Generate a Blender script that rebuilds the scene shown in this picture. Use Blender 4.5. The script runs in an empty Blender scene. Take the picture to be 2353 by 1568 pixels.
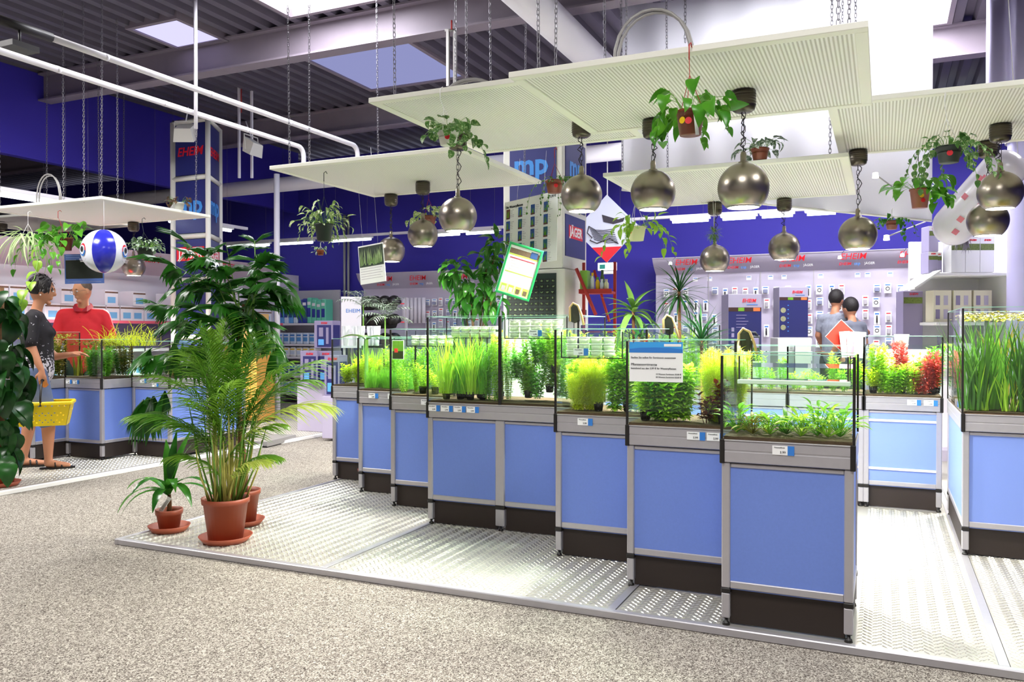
import bpy, bmesh, math, random
from mathutils import Vector, Matrix, Euler
R = math.radians
SC = bpy.context.scene
COL = SC.collection
rnd = random.Random(7)

# ---------------------------------------------------------------- camera
FPX, CXP, CYP, HZN, CAMH = 1880.0, 1176.5, 784.0, 765.0, 1.2
YAW = R(24.4)
FX, FY = -math.sin(YAW), math.cos(YAW)
RX, RY = math.cos(YAW), math.sin(YAW)
cam = bpy.data.objects.new('camera', bpy.data.cameras.new('camera'))
COL.objects.link(cam)
cam.data.sensor_width = 36.0
cam.data.lens = 36.0 * FPX / 2353.0
cam.data.clip_start = 0.05
cam.data.clip_end = 200
cam.location = (0, 0, CAMH)
cam.rotation_euler = (R(90) - math.atan((CYP - HZN) / FPX), 0, YAW)
SC.camera = cam

# ---------------------------------------------------------------- world, exposure
w = bpy.data.worlds.new('world'); SC.world = w; w.use_nodes = True
w.node_tree.nodes['Background'].inputs[0].default_value = (0.78, 0.8, 1.0, 1)
w.node_tree.nodes['Background'].inputs[1].default_value = 0.35
SC.view_settings.view_transform = 'Standard'
SC.view_settings.look = 'None'
SC.view_settings.gamma = 1
SC.view_settings.use_curve_mapping = False
SC.view_settings.exposure = 0.9
SC.cycles.transparent_max_bounces = 48
SC.cycles.max_bounces = 10

def area(name, loc, size, power, col=(1, 1, 1), rot=(0, 0, 0), sy=None):
    l = bpy.data.lights.new(name, 'AREA'); l.energy = power; l.color = col
    l.shape = 'RECTANGLE'; l.size = size; l.size_y = sy or size
    o = bpy.data.objects.new(name, l); o.location = loc; o.rotation_euler = rot
    COL.objects.link(o); return o
ZC = 4.5
# daylight through the roof lights (those in view; the rest are unseen, added as fill)
SKY = [(-5.6, -4.4, 5.3, 6.8), (-7.4, -6.75, 6.38, 7.03), (-6.3, -4.9, 7.7, 9.3)]
SKYFILL = [(-7.6, -6.1, 1.9, 3.7), (-1.2, 0.3, -0.6, 1.2), (2.0, 3.4, 2.6, 4.2), (1.6, 3.2, 8.2, 9.8)]  # out of view, added to brighten the carpet, palm and left tanks
area('skylight_or_fill_light', (-5.0, 6.05, ZC - .03), 1.1, 45, (.95, .96, 1), sy=1.4)
area('skylight_or_fill_light', (-5.6, 8.5, ZC - .03), 1.3, 10, (.7, .78, 1), sy=1.5)
SKYFILL.append((-1.6, .6, 8.7, 9.8))  # unseen opening added behind the banner to light its cloth
area('skylight_or_fill_light', (-.5, 9.2, ZC - .03), 2.0, 130, (.95, .96, 1), sy=1.0)
for i, s in enumerate(SKYFILL[:4]):
    area('skylight_or_fill_light', ((s[0]+s[1])/2, (s[2]+s[3])/2, ZC - .03), 1.4, (130, 80, 55, 38)[i], (1, .97, .9), sy=1.7)

# ---------------------------------------------------------------- helpers
def px(x, y, d):
    t = (x - CXP) / FPX
    return Vector(((FX + t*RX)*d, (FY + t*RY)*d, CAMH - (y - HZN)/FPX*d))
def pz(x, y, z):
    return px(x, y, (z - CAMH)*FPX/(HZN - y))
def py_(x, y, Y):
    t = (x - CXP) / FPX
    return px(x, y, Y/(FY + t*RY))
def pX(x, y, X):
    t = (x - CXP) / FPX
    return px(x, y, X/(FX + t*RX))

def lin(c):
    if isinstance(c, str):
        c = [int(c[i:i+2], 16)/255 for i in (0, 2, 4)]
        c = [v/12.92 if v <= .04045 else ((v+.055)/1.055)**2.4 for v in c]
    return (c[0], c[1], c[2], 1)
def nd(nt, t, **kw):
    n = nt.nodes.new(t)
    for k, v in kw.items():
        if k in n.inputs: n.inputs[k].default_value = v
        else: setattr(n, k, v)
    return n
MATS = {}
def pr(name, col, rough=.5, metal=0, emit=None, es=0, spec=None, trans=0, alpha=1, noise=0, nscale=8, bump=0, bscale=60, coat=0):
    if name in MATS: return MATS[name]
    m = bpy.data.materials.new(name); m.use_nodes = True; nt = m.node_tree
    b = nt.nodes['Principled BSDF']
    b.inputs['Base Color'].default_value = lin(col)
    b.inputs['Roughness'].default_value = rough
    b.inputs['Metallic'].default_value = metal
    if coat: b.inputs['Coat Weight'].default_value = coat
    if spec is not None: b.inputs['Specular IOR Level'].default_value = spec
    if emit: b.inputs['Emission Color'].default_value = lin(emit); b.inputs['Emission Strength'].default_value = es
    if noise or bump:
        tc = nd(nt, 'ShaderNodeTexCoord')
    if noise:
        nz = nd(nt, 'ShaderNodeTexNoise', Scale=nscale, Detail=4.0)
        nt.links.new(tc.outputs['Object'], nz.inputs['Vector'])
        mx = nd(nt, 'ShaderNodeMix', data_type='RGBA')
        c = lin(col)
        mx.inputs[6].default_value = (c[0]*(1-noise), c[1]*(1-noise), c[2]*(1-noise), 1)
        mx.inputs[7].default_value = (min(1, c[0]*(1+noise)), min(1, c[1]*(1+noise)), min(1, c[2]*(1+noise)), 1)
        nt.links.new(nz.outputs[0], mx.inputs[0]); nt.links.new(mx.outputs[2], b.inputs['Base Color'])
    if bump:
        nb = nd(nt, 'ShaderNodeTexNoise', Scale=bscale, Detail=3.0)
        nt.links.new(tc.outputs['Object'], nb.inputs['Vector'])
        bp = nd(nt, 'ShaderNodeBump', Strength=bump, Distance=.01)
        nt.links.new(nb.outputs[0], bp.inputs['Height']); nt.links.new(bp.outputs[0], b.inputs['Normal'])
    MATS[name] = m
    return m
def emis(name, col, s):
    if name in MATS: return MATS[name]
    m = bpy.data.materials.new(name); m.use_nodes = True; nt = m.node_tree
    nt.nodes.remove(nt.nodes['Principled BSDF'])
    e = nd(nt, 'ShaderNodeEmission', Strength=s); e.inputs[0].default_value = lin(col)
    nt.links.new(e.outputs[0], nt.nodes['Material Output'].inputs[0]); MATS[name] = m
    return m
def leafmat(name, c1, c2, tr=.35, rough=.4, vein=None):
    """leaf: diffuse + translucent + gloss; hue varies from leaf to leaf"""
    m = bpy.data.materials.new(name); m.use_nodes = True; nt = m.node_tree
    b = nt.nodes['Principled BSDF']; b.inputs['Roughness'].default_value = rough
    b.inputs['Specular IOR Level'].default_value = .4
    tc = nd(nt, 'ShaderNodeTexCoord'); oi = nd(nt, 'ShaderNodeObjectInfo')
    nz = nd(nt, 'ShaderNodeTexNoise', Scale=9.0, Detail=3.0)
    nt.links.new(tc.outputs['Object'], nz.inputs['Vector'])
    ad = nd(nt, 'ShaderNodeMath', operation='MULTIPLY_ADD'); ad.inputs[1].default_value = .5
    nt.links.new(oi.outputs['Random'], ad.inputs[0])
    s2 = nd(nt, 'ShaderNodeMath', operation='MULTIPLY_ADD'); s2.inputs[1].default_value = 1.4; s2.inputs[2].default_value = -.45
    nt.links.new(nz.outputs[0], s2.inputs[0]); nt.links.new(s2.outputs[0], ad.inputs[2])
    mx = nd(nt, 'ShaderNodeMix', data_type='RGBA'); mx.inputs[6].default_value = lin(c1); mx.inputs[7].default_value = lin(c2)
    nt.links.new(ad.outputs[0], mx.inputs[0])
    col = mx.outputs[2]
    if vein:
        n2 = nd(nt, 'ShaderNodeTexNoise', Scale=60.0, Detail=2.0, Distortion=1.0)
        nt.links.new(tc.outputs['Object'], n2.inputs['Vector'])
        cr = nd(nt, 'ShaderNodeMapRange'); cr.inputs[1].default_value = .5; cr.inputs[2].default_value = .58
        nt.links.new(n2.outputs[0], cr.inputs[0])
        m2 = nd(nt, 'ShaderNodeMix', data_type='RGBA'); m2.inputs[7].default_value = lin(vein)
        nt.links.new(cr.outputs[0], m2.inputs[0]); nt.links.new(col, m2.inputs[6]); col = m2.outputs[2]
    nt.links.new(col, b.inputs['Base Color'])
    t = nd(nt, 'ShaderNodeBsdfTranslucent'); nt.links.new(col, t.inputs[0])
    ms = nd(nt, 'ShaderNodeMixShader'); ms.inputs[0].default_value = tr
    nt.links.new(b.outputs[0], ms.inputs[1]); nt.links.new(t.outputs[0], ms.inputs[2])
    nt.links.new(ms.outputs[0], nt.nodes['Material Output'].inputs[0])
    MATS[name] = m
    return m
def thinglass(name, col, refl=.06, rough=0.0):
    m = bpy.data.materials.new(name); m.use_nodes = True; nt = m.node_tree
    nt.nodes.remove(nt.nodes['Principled BSDF'])
    t = nd(nt, 'ShaderNodeBsdfTransparent'); t.inputs[0].default_value = lin(col)
    g = nd(nt, 'ShaderNodeBsdfGlossy', Roughness=rough); g.inputs[0].default_value = (1, 1, 1, 1)
    lw = nd(nt, 'ShaderNodeFresnel', IOR=1.35)
    ms = nd(nt, 'ShaderNodeMixShader')
    # reflect only where light enters the pane: the pane is modelled without refraction, so its inner faces must not mirror
    ge = nd(nt, 'ShaderNodeNewGeometry'); iv = nd(nt, 'ShaderNodeMath', operation='SUBTRACT'); iv.inputs[0].default_value = 1
    nt.links.new(ge.outputs['Backfacing'], iv.inputs[1]); mu = nd(nt, 'ShaderNodeMath', operation='MULTIPLY')
    nt.links.new(lw.outputs[0], mu.inputs[0]); nt.links.new(iv.outputs[0], mu.inputs[1]); nt.links.new(mu.outputs[0], ms.inputs[0])
    nt.links.new(t.outputs[0], ms.inputs[1]); nt.links.new(g.outputs[0], ms.inputs[2])
    nt.links.new(ms.outputs[0], nt.nodes['Material Output'].inputs[0]); MATS[name] = m
    return m

class MB:
    def __init__(s): s.v = []; s.f = []; s.m = []; s.sm = []
    def add(s, vs, fs, mi=0, smooth=False):
        b = len(s.v); s.v += [tuple(v) for v in vs]
        for q in fs: s.f.append([b+i for i in q]); s.m.append(mi); s.sm.append(smooth)
        return s
    def box(s, x0, x1, y0, y1, z0, z1, mi=0, M=None):
        vs = [Vector((x, y, z)) for z in (z0, z1) for y in (y0, y1) for x in (x0, x1)]
        if M: vs = [M @ v for v in vs]
        return s.add(vs, [(0,2,3,1),(4,5,7,6),(0,1,5,4),(2,6,7,3),(0,4,6,2),(1,3,7,5)], mi)
    def rbox(s, x0, x1, y0, y1, z0, z1, r=.004, mi=0, M=None):
        """box with chamfered edges"""
        r = min(r, (x1-x0)/2.01, (y1-y0)/2.01, (z1-z0)/2.01)
        bm = bmesh.new(); bmesh.ops.create_cube(bm, size=1)
        for v in bm.verts: v.co = Vector(((x0+x1)/2+v.co.x*(x1-x0), (y0+y1)/2+v.co.y*(y1-y0), (z0+z1)/2+v.co.z*(z1-z0)))
        bmesh.ops.bevel(bm, geom=bm.edges[:], offset=r, segments=1, affect='EDGES')
        bm.verts.index_update()
        s.add([(M @ v.co) if M else v.co for v in bm.verts], [[v.index for v in f.verts] for f in bm.faces], mi); bm.free()
        return s
    def tube(s, pts, r, n=8, mi=0, caps=True, closed=False):
        pts = [Vector(p) for p in pts]; k = len(pts)
        rr = r if isinstance(r, (list, tuple)) else [r]*k
        vs = []; up = None
        for i, p in enumerate(pts):
            a = pts[(i-1) % k] if (closed or i) else p
            b = pts[(i+1) % k] if (closed or i < k-1) else p
            t = (b-a).normalized() if (b-a).length > 1e-9 else Vector((0, 0, 1))
            if up is None: up = Vector((0, 0, 1)) if abs(t.z) < .9 else Vector((1, 0, 0))
            u = t.cross(up)
            if u.length < 1e-6: u = t.cross(Vector((0, 1, 0)))
            u.normalize(); w_ = u.cross(t); up = w_
            for j in range(n):
                an = 2*math.pi*j/n; vs.append(p + (u*math.cos(an) + w_*math.sin(an))*rr[i])
        fs = []
        for i in range(k if closed else k-1):
            for j in range(n):
                a = i*n+j; b = i*n+(j+1) % n; c = ((i+1) % k)*n
                fs.append((a, b, c+(j+1) % n, c+j))
        s.add(vs, fs, mi, True)
        if caps and not closed:
            b0 = len(s.v)-len(vs)
            s.f.append([b0+j for j in range(n)][::-1]); s.m.append(mi); s.sm.append(False)
            s.f.append([b0+(k-1)*n+j for j in range(n)]); s.m.append(mi); s.sm.append(False)
        return s
    def lathe(s, prof, n=24, c=(0, 0, 0), mi=0, smooth=True, mis=None):
        vs = []
        for (r, z) in prof:
            for j in range(n):
                a = 2*math.pi*j/n; vs.append((c[0]+r*math.cos(a), c[1]+r*math.sin(a), c[2]+z))
        for i in range(len(prof)-1):
            pass
        b = len(s.v); s.v += vs
        for i in range(len(prof)-1):
            for j in range(n):
                s.f.append([b+i*n+j, b+i*n+(j+1) % n, b+(i+1)*n+(j+1) % n, b+(i+1)*n+j])
                s.m.append(mis[i] if mis else mi); s.sm.append(smooth)
        return s
    def poly(s, pts, d, mi=0):
        """flat polygon given as 3D points, thickened by vector d"""
        n = len(pts); pts = [Vector(p) for p in pts]; d = Vector(d)
        return s.add(pts+[p+d for p in pts], [list(range(n))[::-1], list(range(n, 2*n))] + [(i, (i+1) % n, n+(i+1) % n, n+i) for i in range(n)], mi)
    def mesh(s, name, mats):
        me = bpy.data.meshes.new(name); me.from_pydata(s.v, [], s.f)
        for m in (mats if isinstance(mats, (list, tuple)) else [mats]): me.materials.append(m)
        me.polygons.foreach_set('material_index', s.m); me.polygons.foreach_set('use_smooth', s.sm)
        me.update(); return me
    def build(s, name, mats, parent=None, loc=None, stuff=False):
        return put(name, s.mesh(name, mats), parent, loc, stuff=stuff)
def put(name, me, parent=None, loc=None, rot=None, scale=None, stuff=False):
    o = bpy.data.objects.new(name, me); COL.objects.link(o)
    if parent: o.parent = parent
    if loc is not None: o.location = loc
    if rot is not None: o.rotation_euler = rot
    if scale is not None: o.scale = scale if hasattr(scale, '__len__') else (scale,)*3
    if stuff: o['kind'] = 'stuff'
    return o
def thing(name, label, cat, loc=(0, 0, 0), rz=0, group=None):
    o = bpy.data.objects.new(name, None); COL.objects.link(o); o.empty_display_size = .1
    o.location = loc; o.rotation_euler = (0, 0, rz)
    return tag(o, label, cat, group)
def tag(o, label, cat, group=None):
    o['label'] = label; o['category'] = cat
    if group: o['group'] = group
    return o
def struct(o): o['kind'] = 'structure'; return o
ORDW = 'first second third fourth fifth sixth seventh eighth ninth tenth eleventh twelfth thirteenth fourteenth fifteenth sixteenth seventeenth eighteenth nineteenth twentieth'.split()+['twenty-'+w_ for w_ in 'first second third fourth fifth sixth seventh eighth ninth'.split()]+['thirtieth']
def ORD(i): return ORDW[i] if i < len(ORDW) else 'last'
def copy_tree(o, loc=None, rz=None, label=None, group=None, parent=None):
    c = o.copy(); COL.objects.link(c)
    if parent: c.parent = parent
    if loc is not None: c.location = loc
    if rz is not None: c.rotation_euler = (0, 0, rz)
    if label: c['label'] = label
    if group: c['group'] = group
    for k in list(o.children): copy_tree(k, parent=c)
    return c
TXT = {}
def text_mesh(body, size, mat, shear=0, bold=0, align='CENTER', ext=.001, key=None):
    k = (body, size, mat.name, shear, bold, align)
    if k in TXT: return TXT[k]
    cu = bpy.data.curves.new('lettering', 'FONT'); cu.body = body; cu.size = size; cu.shear = shear; cu.offset = bold
    cu.extrude = ext; cu.align_x = align; cu.align_y = 'CENTER'; cu.resolution_u = 2
    o = bpy.data.objects.new('lettering', cu); COL.objects.link(o)
    bpy.context.view_layer.update()
    me = bpy.data.meshes.new_from_object(o.evaluated_get(bpy.context.evaluated_depsgraph_get()))
    bpy.data.objects.remove(o); me.materials.clear(); me.materials.append(mat); TXT[k] = me
    return me
def lettering(body, size, mat, parent, loc, rot=(R(90), 0, 0), **kw):
    return put('lettering', text_mesh(body, size, mat, **kw), parent, loc, rot)
# ---------------------------------------------------------------- materials
M_alu = pr('brushed_aluminium', 'b9b6bb', .38, .55, noise=.05, nscale=30)
M_alud = pr('dull_aluminium', 'a29f9c', .5, .3)
M_black = pr('black_plastic', '15110f', .45)
M_plinth = pr('dark_plinth_board', '2a1f1a', .6)
M_panel = pr('blue_cabinet_panel', '6f8ad8', .55, noise=.06, nscale=120)
M_panel2 = pr('pale_blue_back_panel', '7c95dc', .5)
M_white = pr('white_paint', 'f2f1ee', .5)
M_pipe = pr('white_pipe', 'eeeaf2', .45)
M_blue = pr('royal_blue_wall', '342a9c', .7, noise=.06, nscale=2)
M_blue2 = pr('royal_blue_fascia', '372ba6', .75, noise=.05, nscale=2)
M_beam = pr('primed_steel', '857a86', .6, noise=.12, nscale=5)
M_deck = pr('steel_deck', '5a5462', .55, noise=.08, nscale=3)
M_chain = pr('chain_steel', '8d8a90', .35, .8)
M_cable = pr('black_cable', '201b1e', .5)
M_nickel = pr('brushed_nickel', '9a9186', .3, .95, noise=.12, nscale=14)
M_canopy = pr('dark_nickel', '5f594f', .3, 1.0)
M_red = pr('red_print', 'e01a2c', .5)
M_red2 = pr('red_metal', 'b3261f', .45)
M_paper = pr('white_paper', 'f4f4f4', .6)
M_print = pr('blue_print', '2f7bd0', .5)
M_ink = pr('dark_ink', '22252c', .6)
M_glass = thinglass('tank_glass', (.972, .992, .984))
M_water = thinglass('tank_water', (.94, .99, .955))
M_gedge = pr('green_glass_edge', '9fd8c0', .15, trans=0)
M_bulb = emis('lit_bulb', (1, .98, .86), 26)
M_tube = emis('lit_tube', (.85, .93, 1), 6.5)
M_skyl = emis('bright_roof_light', (.95, .96, 1), 7.0)
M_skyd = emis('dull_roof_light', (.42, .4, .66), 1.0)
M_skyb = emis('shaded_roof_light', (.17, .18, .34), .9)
M_terra = pr('terracotta_plastic', '9a4a30', .5, noise=.08, nscale=6)
M_brown = pr('brown_plastic_pot', '7c3a24', .35)
M_dpot = pr('dark_green_pot', '25302b', .5)
M_wpot = pr('white_pot', 'dcdcd2', .45)
M_soil = pr('potting_soil', '2c1e14', .95, bump=.6, bscale=90)
M_gravel = pr('tank_gravel', '5c4632', .9, noise=.4, nscale=90, bump=.5)

def carpet_mat():
    m = bpy.data.materials.new('speckled_carpet'); m.use_nodes = True; nt = m.node_tree
    b = nt.nodes['Principled BSDF']; b.inputs['Roughness'].default_value = .95; b.inputs['Specular IOR Level'].default_value = .1
    tc = nd(nt, 'ShaderNodeTexCoord')
    v = nd(nt, 'ShaderNodeTexVoronoi', Scale=230.0); nt.links.new(tc.outputs['Object'], v.inputs['Vector'])
    bw = nd(nt, 'ShaderNodeRGBToBW'); nt.links.new(v.outputs['Color'], bw.inputs[0])
    cr = nd(nt, 'ShaderNodeValToRGB'); e = cr.color_ramp.elements
    e[0].position = .18; e[0].color = lin('4e4742'); e[1].position = .8; e[1].color = lin('c0b9ae')
    k = e.new(.36); k.color = lin('7a726b'); k = e.new(.58); k.color = lin('9c958b')
    nt.links.new(bw.outputs[0], cr.inputs[0])
    n = nd(nt, 'ShaderNodeTexNoise', Scale=38.0, Detail=4.0, Roughness=.7); nt.links.new(tc.outputs['Object'], n.inputs['Vector'])
    mr = nd(nt, 'ShaderNodeMapRange'); mr.inputs[1].default_value = .3; mr.inputs[2].default_value = .7; mr.inputs[3].default_value = .72; mr.inputs[4].default_value = 1.2
    nt.links.new(n.outputs[0], mr.inputs[0])
    mx = nd(nt, 'ShaderNodeMix', data_type='RGBA', blend_type='MULTIPLY'); mx.inputs[0].default_value = 1
    nt.links.new(cr.outputs[0], mx.inputs[6]); nt.links.new(mr.outputs[0], mx.inputs[7])
    nt.links.new(mx.outputs[2], b.inputs['Base Color'])
    bp = nd(nt, 'ShaderNodeBump', Strength=.8, Distance=.004)
    nt.links.new(bw.outputs[0], bp.inputs['Height']); nt.links.new(bp.outputs[0], b.inputs['Normal'])
    return m
M_carpet = carpet_mat()
M_plate = pr('tread_plate_steel', 'b4b0a8', .45, .5, noise=.1, nscale=3)
M_loz = pr('tread_lozenge_steel', 'e6e3d8', .3, .6)

def perf_mat(name, along_x):
    m = bpy.data.materials.new(name); m.use_nodes = True; nt = m.node_tree
    b = nt.nodes['Principled BSDF']; b.inputs['Roughness'].default_value = .5
    tc = nd(nt, 'ShaderNodeTexCoord'); sp = nd(nt, 'ShaderNodeSeparateXYZ'); nt.links.new(tc.outputs['Object'], sp.inputs[0])
    def wv(sock, k):
        a = nd(nt, 'ShaderNodeMath', operation='MULTIPLY'); a.inputs[1].default_value = k; nt.links.new(sock, a.inputs[0])
        s = nd(nt, 'ShaderNodeMath', operation='SINE'); nt.links.new(a.outputs[0], s.inputs[0]); return s.outputs[0]
    a = wv(sp.outputs[0], 2*math.pi/.018); c = wv(sp.outputs[1], 2*math.pi/.018)
    p = nd(nt, 'ShaderNodeMath', operation='MULTIPLY_ADD'); p.inputs[1].default_value = .35
    nt.links.new(c, p.inputs[0]); nt.links.new(a, p.inputs[2])
    mr = nd(nt, 'ShaderNodeMapRange'); mr.inputs[1].default_value = 0; mr.inputs[2].default_value = .5
    nt.links.new(p.outputs[0], mr.inputs[0])
    mx = nd(nt, 'ShaderNodeMix', data_type='RGBA'); mx.inputs[6].default_value = lin('f6f5f0'); mx.inputs[7].default_value = lin('c6c3b8')
    nt.links.new(mr.outputs[0], mx.inputs[0]); nt.links.new(mx.outputs[2], b.inputs['Base Color'])
    bp = nd(nt, 'ShaderNodeBump', Strength=.6, Distance=.003); bp.invert = True
    nt.links.new(mr.outputs[0], bp.inputs['Height']); nt.links.new(bp.outputs[0], b.inputs['Normal'])
    return m
M_perf = perf_mat('perforated_sheet', True)
M_pframe = pr('cream_panel_frame', 'efeee2', .5)

# ---------------------------------------------------------------- setting
XL, YB = -9.8, 12.1
ob = MB().box(-22, 9, -5, 14, -.2, -.03).build('floor', M_carpet); struct(ob)
# steel deck roof: real trapezoidal ribs running along Y
c_ = MB(); P = .22; x = -22
prof = []
while x < 9:
    prof += [(x, ZC), (x+.09, ZC), (x+.115, ZC+.08), (x+.195, ZC+.08)]; x += P
holes = SKY + SKYFILL
ys = sorted({-5, 14, *[h[2] for h in holes], *[h[3] for h in holes]})
for ya, yb in zip(ys[:-1], ys[1:]):
    for (xa, za), (xb, zb) in zip(prof[:-1], prof[1:]):
        xm, ym = (xa+xb)/2, (ya+yb)/2
        if any(h[0] < xm < h[1] and h[2] < ym < h[3] for h in holes): continue
        c_.add([(xa, ya, za), (xb, ya, zb), (xb, yb, zb), (xa, yb, za)], [(0, 1, 2, 3)])
ce = struct(c_.build('ceiling', M_deck))
struct(MB().box(-22, 9, -5, 14, ZC+.45, ZC+.5).build('roof_slab', M_deck))
for i, h in enumerate(holes):  # frames and glowing panes; those out of view are added fill
    t = struct(MB().box(h[0]-.05, h[0], h[2]-.05, h[3]+.05, ZC-.03, ZC+.4).box(h[1], h[1]+.05, h[2]-.05, h[3]+.05, ZC-.03, ZC+.4)
        .box(h[0], h[1], h[2]-.05, h[2], ZC-.03, ZC+.4).box(h[0], h[1], h[3], h[3]+.05, ZC-.03, ZC+.4).build('window_or_fill_%d' % (i+1), M_beam))
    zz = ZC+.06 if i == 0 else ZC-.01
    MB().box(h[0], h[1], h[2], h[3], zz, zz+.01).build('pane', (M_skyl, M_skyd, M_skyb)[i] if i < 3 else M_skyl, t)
struct(MB().box(-22, 9, YB, YB+.2, -.1, 4.36).build('wall_back', M_blue))
struct(MB().box(-22, 9, -5.2, -5, -.1, ZC+.1).build('wall_front', M_white))
struct(MB().box(9, 9.2, -5, 14, -.1, ZC+.1).build('wall_right', M_blue))
struct(MB().box(-22.2, -22, -5, 14, -.1, ZC+.1).build('wall_far_left', M_blue))
struct(MB().box(XL-.12, XL, -5, YB, 3.4, ZC-.0).build('fascia_left', M_blue2))
# low partition behind the left shelves
struct(MB().box(XL-.1, XL, -1, YB, -.03, 2.25).build('wall_left', pr('pale_lilac_board', 'd9cfdc', .6)))

def ibeam(y, z0=4.15, z1=4.5, name='beam'):
    b = MB().box(-22, 9, y-.09, y+.09, z0, z0+.02).box(-22, 9, y-.09, y+.09, z1-.02, z1).box(-22, 9, y-.01, y+.01, z0+.02, z1-.02)
    return struct(b.build(name, M_beam))
for i, y in enumerate((1.4, 4.25, 7.1, 10.0)): ibeam(y, name='beam_%d' % (i+1))

def platform(name, label, x0, x1, y0, y1, joints, ups):
    t = thing(name, label, 'floor platform', (x0, y0, -.03))
    W, D = x1-x0, y1-y0
    xs = [0]+[j-x0 for j in joints]+[W]
    for a, b in zip(xs[:-1], xs[1:]):
        MB().box(a+.003, b-.003, .035, D, 0, .03).build('steel_plate', M_plate, t)
    tr = MB().rbox(0, W, 0, .035, 0, .034, .004); tr.build('front_edging', M_alu, t)
    MB().rbox(-.03, 0, 0, D, 0, .034, .004).build('side_edging', M_alu, t)
    if name == 'left': pass
    for j in joints: MB().rbox(j-x0-.035, j-x0+.0, .035, D, .028, .0335, .001).build('joint_strip', M_alu, t)
    lz = MB(); p = .036
    for (ax, bx, ay, by) in ups:
        i = 0; yy = ay
        while yy < by:
            xx = ax + (0 if i % 2 else p/2); k = i
            while xx < bx:
                if not any(j-.05 < xx < j+.012 for j in joints):
                    an = R(45) if k % 2 else R(-45)
                    c, s_ = math.cos(an), math.sin(an); L, w_, h = .0155, .0048, .0035
                    pts = [(-L, 0, 0), (0, -w_, 0), (L, 0, 0), (0, w_, 0), (-L*.4, 0, h), (L*.4, 0, h)]
                    vs = [(xx-x0+a*c-b*s_, yy-y0+a*s_+b*c, .03+z) for a, b, z in pts]
                    lz.add(vs, [(0, 1, 5, 4), (1, 2, 5), (2, 3, 4, 5), (3, 0, 4)])
                xx += p; k += 1
            yy += p/2; i += 1
    lz.build('tread_lozenges', M_loz, t, stuff=True)
    return t
platform('tread_plate_platform', 'large aluminium tread plate platform under the central row of tanks', -4.03, 3.2, 3.36, 9.2, [-2.58, -1.05, .42],
    [(-4.0, -3.6, 3.42, 5.8), (-3.6, -2.1, 3.42, 5.2), (-2.1, -1.1, 3.42, 4.5), (-1.1, -.6, 3.42, 3.75), (-.08, 1.0, 3.42, 6.1)])

def left_platform():
    t = thing('tread_plate_platform', 'long tread plate platform along the left side under the blue zigzag cabinets', 'floor platform', (-9.7, 2.0, -.03))
    MB().box(0, 3.62, 0, 7.6, 0, .03).build('steel_plate', M_plate, t)
    MB().rbox(3.62, 3.66, 0, 7.6, 0, .034, .004).build('side_edging', M_white, t)
    lz = MB(); p = .04
    for (ax, bx, ay, by) in [(-7.6, -6.12, 3.6, 5.8), (-6.15, -6.1, 5.6, 6.4), (-8.4, -6.12, 7.6, 9.5)]:
        yy = ay; i = 0
        while yy < by:
            xx = ax + (0 if i % 2 else p/2); k = i
            while xx < bx:
                an = R(45) if k % 2 else R(-45); c, s_ = math.cos(an), math.sin(an); L, w_, h = .016, .005, .003
                vs = [(xx+9.7+a*c-b*s_, yy-2+a*s_+b*c, .03+z) for a, b, z in [(-L, 0, 0), (0, -w_, 0), (L, 0, 0), (0, w_, 0), (-L*.4, 0, h), (L*.4, 0, h)]]
                lz.add(vs, [(0, 1, 5, 4), (1, 2, 5), (2, 3, 4, 5), (3, 0, 4)])
                xx += p; k += 1
            yy += p/2; i += 1
    lz.build('tread_lozenges', M_loz, t, stuff=True)
left_platform()

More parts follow.
